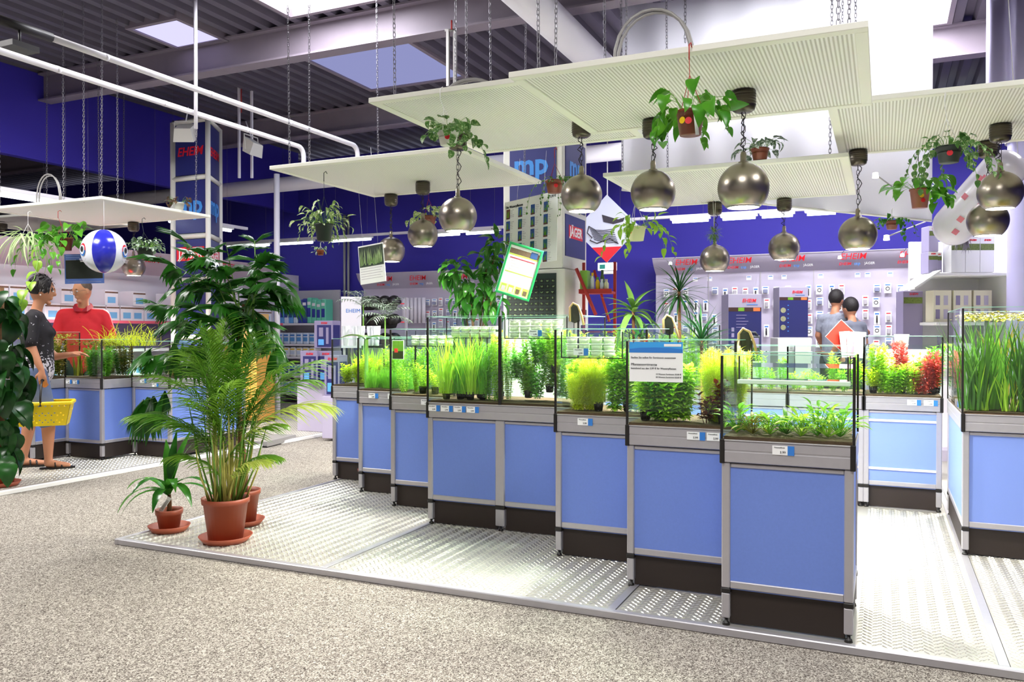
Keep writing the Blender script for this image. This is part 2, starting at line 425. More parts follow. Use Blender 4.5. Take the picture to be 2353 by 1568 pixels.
# ---------------------------------------------------------------- cabinets and aquaria
ZT = .765   # top of the cabinet trim, platform top is z = 0
def price_tag(t, x, z, y=-.006, rz=0, text=True):
    g = put('price_tag', None, t) if False else None
    m = MB().box(x, x+.058, y-.002, y, z, z+.036, 0).box(x+.058, x+.083, y-.0025, y, z-.001, z+.036, 1)
    o = m.build('price_tag', [M_paper, M_print], t)
    if text:
        put('lettering', text_mesh('3,99', .013, M_ink), o, (x+.04, y-.0025, z+.01), (R(90), 0, 0))
        put('lettering', text_mesh('Wasserpflanze', .007, M_ink), o, (x+.027, y-.0025, z+.029), (R(90), 0, 0))
    return o
def cabinet(x0, x1, y0, depth, label, mids=(), tags=(), rails=(), side=None, pm=None, group=None, zt=ZT):
    """origin at the front left foot; front faces -Y"""
    W = x1-x0; t = thing('tank_cabinet', label, 'cabinet', (x0, y0, 0), 0, group); pm = pm or M_panel
    pw = .034
    xs = [0] + [m-x0-pw for m in mids] + [W-pw] if False else [0] + [m-x0-pw for m in mids] + [W-pw]
    posts = [(0, pw), *[(m-x0-pw*.9, m-x0+pw*.9) for m in mids], (W-pw, W)]
    for (a, b) in posts:
        for yy in ((0, pw), (depth-pw, depth)):
            MB().rbox(a, b, yy[0], yy[1], .155, zt-.095, .004).build('post', M_alu, t)
            MB().rbox(a, b, yy[0], yy[1], .032, .135, .004).build('leg', M_alu, t)
            MB().rbox(a-.002, b+.002, yy[0]-.002, yy[1]+.002, .135, .155, .003).build('collar', M_black, t)
            cxm = (a+b)/2; cym = (yy[0]+yy[1])/2
            MB().lathe([(0, 0), (.016, 0), (.013, .012), (.007, .014), (.007, .034), (0, .034)], 10, (cxm, cym, .0)).build('levelling_foot', M_black, t)
    for (a, b) in zip(posts[:-1], posts[1:]):
        MB().box(a[1], b[0], .012, .018, .15, zt-.1).build('front_panel', pm, t)
        MB().rbox(a[1], b[0], .004, .028, .155, .185, .003).build('bottom_rail', M_alu, t)
        MB().rbox(a[1], b[0], .006, .028, zt-.115, zt-.098, .003).build('top_rail', M_alu, t)
        MB().box(a[1]-.004, b[0]+.004, .03, .04, .006, .155).build('plinth', M_plinth, t)
        for rz in rails: MB().rbox(a[1], b[0], .002, .014, rz-.008, rz+.008, .002).build('cross_rail', M_white, t)
    # grooved trim around the top
    tr = MB()
    for (a, b, c, d) in ((-.004, W+.004, -.006, .02), (-.004, W+.004, depth-.02, depth+.004), (-.004, .02, .02, depth-.02), (W-.02, W+.004, .02, depth-.02)):
        tr.rbox(a, b, c, d, zt-.093, zt-.047, .003).rbox(a, b, c, d, zt-.044, zt-.006, .003).rbox(a, b, c+.002, d-.002, zt-.05, zt-.04, .001)
    tr.rbox(-.006, W+.006, -.009, .022, zt-.006, zt, .002)
    tr.build('trim', M_alu, t)
    MB().box(.01, W-.01, .01, depth-.01, zt-.03, zt-.012).build('top_board', M_plinth, t)
    for sx in ((-.007, .013), (W-.013, W+.007)):
        MB().rbox(sx[0], sx[1], -.011, .012, zt-.098, zt+.002, .003).build('corner_bracket', M_black, t)
    # side panels and back
    for sx in (.006, W-.012):
        MB().box(sx, sx+.006, pw, depth-pw, .15, zt-.1).build('side_panel', pm, t)
        MB().rbox(sx-.006, sx+.012, pw, depth-pw, .155, .185, .003).build('bottom_rail', M_alu, t)
        MB().box(sx, sx+.006, pw, depth-pw, .02, .155).build('plinth', M_plinth, t)
    MB().box(pw, W-pw, depth-.018, depth-.012, .15, zt-.1).build('back_panel', pm, t)
    for (tx, tz) in tags: price_tag(t, tx, tz, y=-.0075)
    return t

def aquarium(x0, x1, y0, depth, h, label, edges='lr', wl=.86, mid=None, zt=ZT, group=None, tray=None, bottomglow=True):
    W = x1-x0; t = thing('aquarium', label, 'fish tank', (x0, y0, zt), 0, group); g = .006
    MB().box(0, W, 0, g, .0, h).build('front_pane', M_glass, t)
    MB().box(0, W, depth-g, depth, .0, h).build('back_pane', M_glass, t)
    MB().box(0, g, g, depth-g, 0, h).build('side_pane', M_glass, t)
    MB().box(W-g, W, g, depth-g, 0, h).build('side_pane', M_glass, t)
    MB().box(0, W, 0, depth, 0, .004).build('base', M_gravel, t)
    # bright ground edges of the glass
    e = MB().box(-.001, W+.001, -.001, g+.001, h, h+.003).box(-.001, W+.001, depth-g-.001, depth+.001, h, h+.003).box(-.001, g+.001, g, depth-g, h, h+.003).box(W-g-.001, W+.001, g, depth-g, h, h+.003)
    e.build('glass_edge', M_gedge, t)
    for ex in (0, W):
        MB().box(ex-.005, ex+.005, -.003, .008, 0, h-.004).build('silicone_joint', M_black, t); MB().box(ex-.004, ex+.004, depth-.007, depth+.002, 0, h-.004).build('silicone_joint', M_black, t)
    if mid:
        MB().box(mid-.008, mid+.008, -.004, .012, 0, h).build('silicone_joint', M_black, t); MB().box(mid-.003, mid+.003, .012, depth-.008, .017, h*.98).build('divider_pane', M_glass, t)
    z = h*wl
    MB().box(g+.001, W-g-.001, g+.001, depth-g-.001, .006, z).build('water', M_water, t)
    MB().box(g+.001, W-g-.001, g+.001, depth-g-.001, .0045, .0125).build('gravel', M_gravel, t)
    return t
C4 = 'fourth unit from the right in the central row'
UN = [  # x0, x1, y0, tank height, where
 (-.6, -.1, 3.40, .345, 'front right end of the central row', [(.2, .715)]),
 (-1.1, -.6, 3.74, .40, 'second from the right end of the central row', [(.285, .712), (.375, .712)]),
 (-1.6, -1.1, 4.09, .455, 'third from the right end of the central row', [(.13, .712)]),
 (-2.6, -1.6, 4.45, .535, 'in the middle of the central row', [(.01, .712), (.10, .712), (.19, .712), (.28, .712)]),
 (-3.1, -2.6, 4.80, .46, 'third from the left end of the central row', [(.25, .712)]),
 (-3.6, -3.1, 5.13, .40, 'second from the left end of the central row', [(.1, .712), (.27, .712), (.31, .67)]),
 (-4.1, -3.6, 5.48, .385, 'left end of the central row', [(.3, .712)])]
DP = .5
for i, (a, b, y, h, wh, tg) in enumerate(UN):
    cabinet(a, b, y, DP, ('double-width ' if i == 3 else '') + 'blue panelled aluminium cabinet, ' + wh, mids=(-2.1,) if i == 3 else (), tags=tg)
    aquarium(a, b, y, DP, h, ('wide glass planted tank, ' if i == 3 else 'glass planted tank, ') + wh, mid=.5 if i == 3 else None)
# ring of units across the aisle on the right
cabinet(-.12, .36, 6.13, .5, 'pale blue cabinet with two white rails behind the tread plate aisle', rails=(.27, .60), tags=[(.27, .712), (.37, .712)], pm=M_panel2)
aquarium(-.12, .36, 6.13, .5, .41, 'planted tank with red and green stem plants across the aisle')
cabinet(-.62, -.12, 6.13, .5, 'pale blue railed cabinet seen through the front tank, beside the aisle', rails=(.27, .60), pm=M_panel2)
aquarium(-.62, -.12, 6.13, .5, .34, 'low planted tank behind the front right tank')
cabinet(-1.12, -.62, 6.13, .5, 'pale blue railed cabinet hidden behind the second tank', rails=(.27, .60), pm=M_panel2)
aquarium(-1.12, -.62, 6.13, .5, .34, 'low planted tank behind the second tank')
cabinet(.39, 1.39, 5.0, 1.1, 'tall blue cabinet at the right edge of the picture', mids=(.89,), rails=(), tags=[(.4, .712)], pm=M_panel2)
aquarium(.39, 1.39, 5.0, 1.1, .57, 'tall deep tank full of long ribbon plants at the right edge', mid=None, wl=.93)
cabinet(-2.2, -1.2, 6.2, .5, 'blue cabinet standing behind the middle tanks', mids=(-1.7,), pm=M_panel2)
aquarium(-2.2, -1.2, 6.2, .5, .5, 'planted tank behind the middle tanks', mid=.5)
# zigzag group on the left
LU = [(-8.18, -7.68, 4.72, .42, 'behind the woman'), (-7.68, -7.18, 5.06, .44, 'beside the woman'),
      (-7.18, -6.68, 5.40, .37, 'in front of the man'), (-6.68, -6.18, 5.74, .35, 'left of the palm'),
      (-6.68, -6.18, 6.26, .33, 'behind the palm')]
for i, (a, b, y, h, wh) in enumerate(LU):
    tg = {2: [(.12, .712), (.02, .712)], 3: [(.12, .715), (.28, .68)]}.get(i, [])
    cabinet(a, b, y, .5, 'blue cabinet of the left zigzag group, ' + wh, tags=tg)
    aquarium(a, b, y, .5, h, 'planted tank of the left zigzag group, ' + wh, wl=.97 if i < 3 else .5)
# ---------------------------------------------------------------- suspended panels, chains
def link_chain(mb, p0, p1, L=.034, r=.0024, wd=.008):
    p0, p1 = Vector(p0), Vector(p1); d = p1-p0; n = max(2, int(d.length/(L*.78))); d.normalize()
    u = d.cross(Vector((.3, .9, .1))).normalized(); v = d.cross(u)
    for i in range(n):
        c = p0 + (p1-p0)*((i+.5)/n); a = u if i % 2 else v
        pts = [c+d*L/2-a*wd*.4, c+d*L/2+a*wd*.4, c+d*L*.3+a*wd, c-d*L*.3+a*wd, c-d*L/2+a*wd*.4, c-d*L/2-a*wd*.4, c-d*L*.3-a*wd, c+d*L*.3-a*wd]
        mb.tube(pts, r, 3, closed=True)
def arc_cable(mb, p, q, h, r=.008, n=12):
    p, q = Vector(p), Vector(q)
    mb.tube([p+(q-p)*(.5-.5*math.cos(math.pi*i/n)) + Vector((0, 0, h*math.sin(math.pi*i/n)**.7)) for i in range(n+1)], r, 6)
def hang_panel(x0, x1, y0, y1, z, label, arcs=(), rib=True):
    t = thing('suspended_panel', label, 'ceiling panel', ((x0+x1)/2, (y0+y1)/2, z)); W, D = (x1-x0)/2, (y1-y0)/2
    fw = .055
    f = MB().rbox(-W, W, -D, -D+fw, 0, .03, .003).rbox(-W, W, D-fw, D, 0, .03, .003).rbox(-W, -W+fw, -D+fw, D-fw, 0, .03, .003).rbox(W-fw, W, -D+fw, D-fw, 0, .03, .003)
    f.build('frame', M_pframe, t)
    MB().box(-W+fw, W-fw, -D+fw, D-fw, .006, .026).build('perforated_sheet', M_perf, t)
    for sx in (-1, 1):
        for sy in (-1, 1):
            c = MB(); link_chain(c, (sx*(W-.12), sy*(D-.1), .03), (sx*(W-.12)+.02*sx, sy*(D-.1), ZC-z-.01)); c.build('chain', M_chain, t)
            MB().box(sx*(W-.12)-.03, sx*(W-.12)+.03, sy*(D-.1)-.004, sy*(D-.1)+.004, .028, .036).build('bracket', M_chain, t)
    for (a, b, h) in arcs:
        m = MB(); arc_cable(m, (a, -D+.25, .03), (b, -D+.3, .03), h); arc_cable(m, (a+.012, -D+.27, .03), (b+.01, -D+.31, .03), h*.96); m.build('cable_conduit', M_alud, t)
    return t
Z1 = 2.45
hang_panel(-1.68, -.06, 3.66, 4.93, Z1, 'large cream perforated panel hanging nearest, with the big front lamps', arcs=[(-.35, .02, .3)])
hang_panel(-2.76, -1.5, 4.04, 5.55, 2.55, 'perforated panel hanging behind and left of the largest one', arcs=[(-.25, .05, .12)])
hang_panel(-4.46, -2.72, 5.15, 6.62, 2.5, 'flat white panel hanging left of the blue advertising column')
hang_panel(-1.89, -.21, 5.79, 7.4, 2.35, 'perforated panel hanging in front of the wall shelves', arcs=[])
hang_panel(-.3, 1.5, 5.02, 6.5, 2.5, 'perforated panel hanging at the right edge')
hang_panel(-8.7, -6.92, 5.6, 7.02, 2.5, 'white panel hanging over the zigzag tanks at the left', arcs=[(-.4, -.1, .35)])
hang_panel(-10.9, -9.1, 6.6, 7.9, 2.62, 'partly hidden white panel at the far left')

# ---------------------------------------------------------------- pendant lamps
def pendant(cx, cy, by, panel_z, label, light=38, D=.262, drop=None):
    """cx,cy: canopy pixel; by: pixel row of the globe centre"""
    p = pz(cx, cy, panel_z-.03); d = math.hypot(p.x, p.y)
    t0 = (cx-CXP)/FPX; dep = p.x/(FX+t0*RX)
    zb = CAMH-(by-HZN)/FPX*dep
    L = panel_z - zb
    t = thing('pendant_lamp', label, 'lamp', (p.x, p.y, panel_z), rnd.uniform(0, 6))
    cn = MB().lathe([(0, 0), (.062, 0), (.062, -.07), (.057, -.095), (.042, -.105), (0, -.105)], 20); 
    for k in range(5): cn.lathe([(.0622, -.012-.014*k), (.0645, -.016-.014*k), (.0622, -.02-.014*k)], 20)
    cn.build('canopy', M_canopy, t)
    Rr = D/2
    c = MB(); link_chain(c, (0, 0, -.105), (0, 0, -L+Rr+.055), .042, .0022, .009); c.build('chain', M_cable, t)
    ztop, zbot = -.1, -L+Rr+.05; n = 14
    MB().tube([(.014*math.sin(i*1.3)+.01, .012*math.cos(i*1.7), ztop+(zbot-ztop)*i/n) for i in range(n+1)], .003, 5).build('cable', M_cable, t)
    MB().lathe([(0, .062), (.012, .06), (.016, .045), (.016, .01), (.026, .008), (.026, -.03), (0, -.03)], 16, (0, 0, -L+Rr-.004)).build('cap', M_nickel, t)
    pr_ = []
    a0, a1 = R(8), R(142)
    for i in range(19):
        a = a0+(a1-a0)*i/18; pr_.append((Rr*math.sin(a), Rr*math.cos(a)))
    rim = pr_[-1]
    for i in range(18, -1, -1):
        a = a0+(a1-a0)*i/18; pr_.append(((Rr-.003)*math.sin(a), (Rr-.003)*math.cos(a)))
    mis = [0]*18+[0]+[1]*18
    MB().lathe(pr_, 40, (0, 0, -L), mis=mis).build('shade', [M_nickel, pr('white_enamel', 'f6f4ea', .4)], t)
    zr = rim[1]
    MB().lathe([(0.0, -.012), (.03, -.010), (.052, -.004), (.060, .006), (.05, .03), (.02, .06), (0, .065)], 20, (0, 0, -L+zr+.012)).build('bulb', M_bulb, t)
    l = bpy.data.lights.new('lamp_light', 'SPOT'); l.energy = light; l.color = (1, .975, .89); l.spot_size = R(150); l.spot_blend = .5; l.shadow_soft_size = .05
    lo = bpy.data.objects.new('lamp_light', l); COL.objects.link(lo); lo.parent = t; lo.location = (0, 0, -L+zr-.004)
    return t
LP = [(1707, 226, 433, Z1, 'largest front globe lamp over the second tank, under the big cream panel', 128),
 (1500, 290, 443, Z1, 'globe lamp beside the hanging brown pothos pot, under the big cream panel', 128),
 (1336, 290, 450, 2.55, 'globe lamp just right of the aquatic plant poster', 128),
 (1052, 321, 498, 2.55, 'globe lamp above the wide middle tank', 128),
 (972, 428, 540, 2.5, 'globe lamp in front of the variegated hanging plant', 128),
 (899, 456, 577, 2.5, 'globe lamp beside the small plant photo poster', 80),
 (1642, 475, 597, 2.35, 'globe lamp hanging below the small air plant', 105),
 (1801, 466, 570, 2.35, 'globe lamp in front of the middle of the pegboard wall', 105),
 (1970, 357, 540, 2.5, 'globe lamp in front of the right end of the pegboard wall', 105),
 (2296, 300, 443, 2.5, 'upper of the two globe lamps at the right edge', 95),
 (2268, 338, 508, 2.5, 'lower of the two globe lamps at the right edge', 95),
 (308, 518, 614, 2.5, 'globe lamp hanging right of the beach ball', 260),
 (6, 520, 585, 2.6, 'globe lamp cut by the left edge of the picture', 160)]
for a in LP: pendant(a[0], a[1], a[2], a[3], a[4], a[5])

# ---------------------------------------------------------------- pipes, ducts, rails
def duct(name, label, cat, p, q, r, mat=None, n=20, rings=()):
    m = MB().tube([p, q], r, n)
    o = m.build(name, mat or M_pipe); tag(o, label, cat)
    return o
duct('air_duct', 'long white round duct running across behind the hall', 'pipe', (-16, 10.0, 3.45), (-.8, 10.0, 3.5), .11)
duct('air_duct', 'thick pale duct slanting down from the roof beside the white banner', 'pipe', (-2.62, 2.0, 3.9), (-2.62, 11.8, 3.9), .15)
def rail(xr, y0, y1, z, drop, label):
    t = thing('hanging_rail', label, 'rail', (xr, y1, z)); L = y1-y0
    pts = [(0, -L, 0)] + [(0, -L*(1-k/6)-.1*(k/6), 0) for k in range(1, 7)]
    rr = .1; pts += [(0, -rr+rr*math.sin(R(a))+.0, -rr+rr*math.cos(R(a))) for a in (15, 35, 55, 75, 90)] + [(0, 0, -drop)]
    MB().tube(pts, .028, 8).build('tube', M_pipe, t)
    n = int(L/1.1); j = MB()
    for k in range(n): j.lathe([(.0, 0)], 3) if False else j.tube([(0, -L+1.1*k+.5, 0), (0, -L+1.1*k+.53, 0)], .0295, 8)
    j.build('joint_ring', M_pipe, t)
    return t
rail(-6.2, 3.0, 7.75, 3.37, .3, 'lower white tube rail with a bent end, left of the hall')
rail(-5.58, 4.05, 7.95, 3.37, .3, 'upper white tube rail with a bent end and dark fixture')
# dark fixture at the near end of the upper rail
m = MB().tube([(-5.58, 3.6, 3.37), (-5.58, 4.1, 3.37)], .036, 8).box(-5.64, -5.5, 3.75, 3.95, 3.2, 3.24).tube([(-5.57, 3.85, 3.37), (-5.57, 3.85, 3.2)], .01, 6)
tag(m.build('rail_fixture', [M_cable]), 'dark clamp fixture on the near end of the upper rail', 'fixture')
def pole(x, y, z0, z1, r, label, mat=None, name='pole'):
    return tag(MB().tube([(x, y, z0), (x, y, z1)], r, 8).build(name, mat or M_pipe), label, 'pole')
p = pz(452, 262, 3.35); pole(p.x, p.y, 3.2, ZC, .018, 'thin white ceiling pole above the red-lettered column')
def goalpost(xa, xb, ytop, ybot, dpt, label, mat):
    a = px(xa, ytop, dpt); b = px(xb, ytop+12, dpt); c = px(xb, ybot, dpt)
    t = thing('support_frame', label, 'frame', (a.x, a.y, c.z))
    for q in (a, b): MB().box(q.x-a.x-.014, q.x-a.x+.014, q.y-a.y-.014, q.y-a.y+.014, 0, a.z-c.z).build('upright', mat, t)
    MB().tube([(-.03, -.01, a.z-c.z), (b.x-a.x, b.y-a.y, a.z-c.z)], .014, 6).build('crossbar', mat, t)
    MB().tube([(0.04, 0, a.z-c.z), (0.04, 0, 4.2-c.z)], .008, 6).build('hook', M_red2, t)
goalpost(551, 580, 168, 410, 11.2, 'white double upright frame hooked to the steel beam', M_pipe)
goalpost(1030, 1046, 72, 200, 7.9, 'grey double upright frame hooked to the beam over the panels', M_alud)
# thin hanging chains left of frame (panels further left)
for i, (cxp, y1, dd) in enumerate([(148, 470, 8.4), (195, 465, 8.2), (272, 475, 8.6), (712, 385, 6.9), (1072, 195, 5.8), (1573, 100, 5.9)]):
    q = px(cxp, y1, dd); c = MB(); link_chain(c, (0, 0, 0), (0, 0, ZC-q.z))
    o = c.build('chain', M_chain, None, (q.x, q.y, q.z)); tag(o, ['single steel chain left of the beach ball', 'steel chain over the leftmost panel edge', 'steel chain above the beach ball', 'steel chain beside the bent rail ends', 'steel chain above the second panel', 'steel chain in front of the white banner'][i], 'chain')
# vertical conduits on the back wall
for k, (xp, lab) in enumerate([(792, 'left pipe of the pair on the blue wall'), (801, 'right pipe of the pair on the blue wall')]):
    q = py_(xp, 500, YB-.05); tag(MB().tube([(q.x, q.y, 0), (q.x, q.y, 3.3)], .022, 8).build('conduit', M_alud), 'grey vertical conduit, ' + lab, 'pipe')
q = py_(637, 300, 9.0); pole(q.x, q.y, 0, 3.4, .04, 'tall white square post left of the middle', M_pipe, 'post')

# fluorescent tubes on a white track in front of the back wall
def tubes(y, z, segs, label):
    t = thing('light_track', label, 'light', (0, y, z))
    a = min(s[0] for s in segs); b = max(s[1] for s in segs)
    MB().rbox(a-.3, b+.3, -.03, .03, .03, .07, .004).build('track', M_pipe, t)
    for s in segs:
        MB().rbox(s[0], s[1], -.04, .04, .0, .03, .004).build('fitting', M_white, t)
        for e_ in (s[0]+.1, s[1]-.1): MB().tube([(e_, 0, .07), (e_, 0, ZC-z if z > .1 else ZC-2.72)], .0015, 4).build('wire', M_chain, t)
        MB().tube([(s[0]+.03, 0, -.02), (s[1]-.03, 0, -.02)], .019, 8).build('tube', M_tube, t)
    return t
def tx(xp, y): return py_(xp, 500, y).x
YT = 11.3
tubes(YT, 2.76, [(tx(a, YT), tx(b, YT)) for a, b in ((521, 622), (641, 722), (760, 856), (960, 1060), (1068, 1150))], 'row of lit fluorescent tubes on a track along the blue wall, left part')
tubes(YT, 2.76, [(tx(a, YT), tx(b, YT)) for a, b in ((1342, 1440), (1540, 1632), (1655, 1740), (1745, 1826), (1848, 1925))], 'row of lit fluorescent tubes on a track along the blue wall, right part')

t = tubes(0, 0, [(a, a+1.2) for a in (0, 1.3, 2.6, 3.9)], 'lit fluorescent tubes running above the shelves behind the man'); t.location = (-8.75, 4.2, 2.72); t.rotation_euler = (0, 0, R(90))
for (a, b) in (((2118, 480, 7.7), (2010, 402, 7.2)), ((2125, 510, 7.7), (2036, 545, 7.4))):
    A, B = px(*a), px(*b); t = thing('arm_spot', 'thin armed spot light below the white banner, ' + ('upper' if a[1] < 500 else 'lower') + ' of two', 'lamp', A)
    MB().tube([(0, 0, 0), B-A], .006, 6).build('arm', M_alud, t); MB().lathe([(0, .02), (.022, .015), (.026, -.03), (0, -.03)], 12, tuple(B-A)).build('head', emis('arm_spot_head', (1, .85, .8), 5), t)
# ---------------------------------------------------------------- hanging banners
def banner(p0, p1, zt, label, mat, folds=12, amp=.02):
    p0, p1 = Vector(p0), Vector(p1); n = 60
    t = thing('hanging_banner', label, 'banner', p0)
    d = (p1-p0); nrm = Vector((d.y, -d.x, 0)).normalized()
    m = MB(); vs = []
    for j, z in enumerate((0, .5, 1)):
        for i in range(n+1):
            q = d*(i/n) + nrm*(amp*math.sin(i/n*folds*math.pi)+amp*.6*math.sin(i/n*folds*2.3)); vs.append((q.x, q.y, q.z*(1-z)+z*(zt-p0.z)))
    m.add(vs, [(j*(n+1)+i, j*(n+1)+i+1, (j+1)*(n+1)+i+1, (j+1)*(n+1)+i) for j in range(2) for i in range(n)], 0, True)
    o = m.build('cloth', mat, t)
    md = o.modifiers.new('thickness', 'SOLIDIFY'); md.thickness = .003
    MB().tube([(0, 0, -.005), d+Vector((0, 0, -.005))], .012, 6).build('bottom_bar', M_pframe, t)
    return t
M_cloth = pr('white_banner_cloth', 'f6f4f8', .8)
nt = M_cloth.node_tree; tr_ = nd(nt, 'ShaderNodeBsdfTranslucent'); tr_.inputs[0].default_value = (.95, .95, .97, 1); ms_ = nd(nt, 'ShaderNodeMixShader'); ms_.inputs[0].default_value = .5
nt.links.new(nt.nodes['Principled BSDF'].outputs[0], ms_.inputs[1]); nt.links.new(tr_.outputs[0], ms_.inputs[2]); nt.links.new(ms_.outputs[0], nt.nodes['Material Output'].inputs[0])
b0 = py_(1428, 436, 7.97); b1 = py_(2140, 507, 8.3)
banner(b0, b1, ZC-.02, 'very large white cloth banner hanging from the roof, right of centre', M_cloth)
b0 = px(2262, 200, 7.4); b1 = px(2420, 200, 7.0)
banner((b0.x, b0.y, 2.9), (b1.x, b1.y, 2.9), 4.2, 'grey lilac banner in the top right corner', pr('lilac_cloth', 'b9b3d6', .8), 6)
# ---------------------------------------------------------------- leaves
def W_(kind, t):
    if kind == 'heart': return (math.sin(math.pi*min(1, t*.95+.05)**.62))**.8
    if kind == 'ovate': return math.sin(math.pi*t**.85)**.85
    if kind == 'lance': return math.sin(math.pi*t**.75)**.9
    if kind == 'strap': return min(1, t*6+.35)*min(1, (1-t)*2.6+.02)
    if kind == 'round': return math.sqrt(max(0, 1-(2*t-1)**2))
def leaf_geo(kind, L, W, droop=.3, fold=.15, seg=6, jag=0):
    """leaf along +Y, upper side +Z"""
    vs, fs = [], []
    for i in range(seg+1):
        t = i/seg; a = droop*t
        y = L*t*math.cos(a*.7); z = -L*t*math.sin(a)*.8
        w = W/2*max(.02, W_(kind, t))*(1+(jag if i % 2 else -jag))
        vs += [(-w, y, z+w*fold*2), (0, y, z), (w, y, z+w*fold*2)]
    for i in range(seg):
        b = 3*i; fs += [(b, b+1, b+4, b+3), (b+1, b+2, b+5, b+4)]
    return vs, fs
def fishtail_geo(L, W, seed):
    r = random.Random(seed); n = 13; vs, fs = [], []
    rows = []
    for t in (0.0, .35, .7):
        row = []
        for j in range(n):
            s = j/(n-1)*2-1; w = W/2*(.07+1.0*t**.8)
            row.append((s*w, L*t*(1-.12*s*s), -L*.22*t*t-abs(s)*w*.25+ (.006 if j % 2 else 0)))
        rows.append(row)
    sk = r.uniform(-.25, .25); end = []
    for j in range(n):
        s = j/(n-1)*2-1; tt = 1-.28*s*s+s*sk+(r.uniform(-.28, -.08) if j % 2 else r.uniform(.02, .2))
        w = W/2*(.07+tt**.8*1.0); end.append((s*w*1.05, L*tt, -L*.34*tt*tt-abs(s)*w*.3))
    rows.append(end)
    for row in rows: vs += row
    for i in range(3):
        for j in range(n-1): b = i*n+j; fs.append((b, b+1, b+n+1, b+n))
    return vs, fs
def lmesh(name, geo, mat):
    me = bpy.data.meshes.new(name); me.from_pydata(geo[0], [], geo[1]); me.materials.append(mat)
    me.polygons.foreach_set('use_smooth', [True]*len(me.polygons)); me.update(); return me
def orient(d, roll=0, up=None):
    """rotation taking +Y to d, +Z upwards"""
    y = Vector(d).normalized(); z = Vector(up or (0, 0, 1)); z = z - y*z.dot(y)
    if z.length < 1e-3: z = Vector((1, 0, 0))
    z.normalize(); x = y.cross(z)
    M = Matrix((x, y, z)).transposed()
    return M @ Matrix.Rotation(roll, 3, 'Y')
def geo_add(mb, geo, p, M, s=1, mi=0):
    mb.add([Vector(p) + M @ (Vector(v)*s) for v in geo[0]], geo[1], mi, True)
def dirv(az, el): return Vector((math.cos(az)*math.cos(el), math.sin(az)*math.cos(el), math.sin(el)))

G_ficus = leafmat('fishtail_leaf', '143a14', '3c8424', .3, .3)
G_palm = leafmat('areca_leaflet', '3f7a22', '8dbb3e', .35, .35)
G_palmy = leafmat('areca_leaflet_pale', 'a9c24a', 'dbe27a', .35, .4)
G_dark = leafmat('climber_leaf', '0f2c14', '2f6a26', .2, .28)
G_pothos = leafmat('pothos_leaf', '2f7a1c', '7cc23c', .35, .28)
G_vari = leafmat('variegated_leaf', '6f9a3c', 'd6e6a0', .35, .4, vein='eef3cf')
G_grey = leafmat('grey_green_leaf', '3f5a3c', '86a07f', .25, .4, vein='d4ddd0')
G_geran = leafmat('scalloped_leaf', '2d5a26', '6b9a4a', .3, .4, vein='9cb47c')
G_drac = leafmat('dracaena_leaf', '12351c', '2c6a2e', .2, .3)
G_lime = leafmat('lime_leaf', '7fb52c', 'b7d85a', .4, .3)
G_spid = leafmat('spider_plant_leaf', '9cc27a', 'e6efc4', .35, .4)
G_citrus = leafmat('glossy_leaf', '1f5a1e', '57a034', .3, .2)
M_stem = pr('green_stem', '6d9a3a', .5)
M_cane = pr('palm_cane', 'b8b25a', .5, noise=.25, nscale=14)
M_bark = pr('brown_bark', '6b4a2a', .9, noise=.3, nscale=30, bump=.5)

def pot(t, r, h, mat, soil=True, rim=.02, name='pot', z0=0, saucer=None):
    rb = r*.74; w = .004
    MB().lathe([(0, 0), (rb, 0), (r*.96, h-rim), (r*1.03, h-rim), (r*1.05, h), (r*1.05-w*1.5, h), (r*.96-w, h-rim), (rb-w, w), (0, w)], 28, (0, 0, z0)).build(name, mat, t)
    if soil: MB().lathe([(0, h-.03+.008), (r*.5, h-.03), (r*.93, h-.03-.004)], 20, (0, 0, z0)).build('soil', M_soil, t)
    if saucer: MB().lathe([(0, 0), (saucer*.82, 0), (saucer, .035), (saucer-.006, .035), (saucer*.8, .008), (0, .008)], 28, (0, 0, z0-.006)).build('saucer', mat, t)

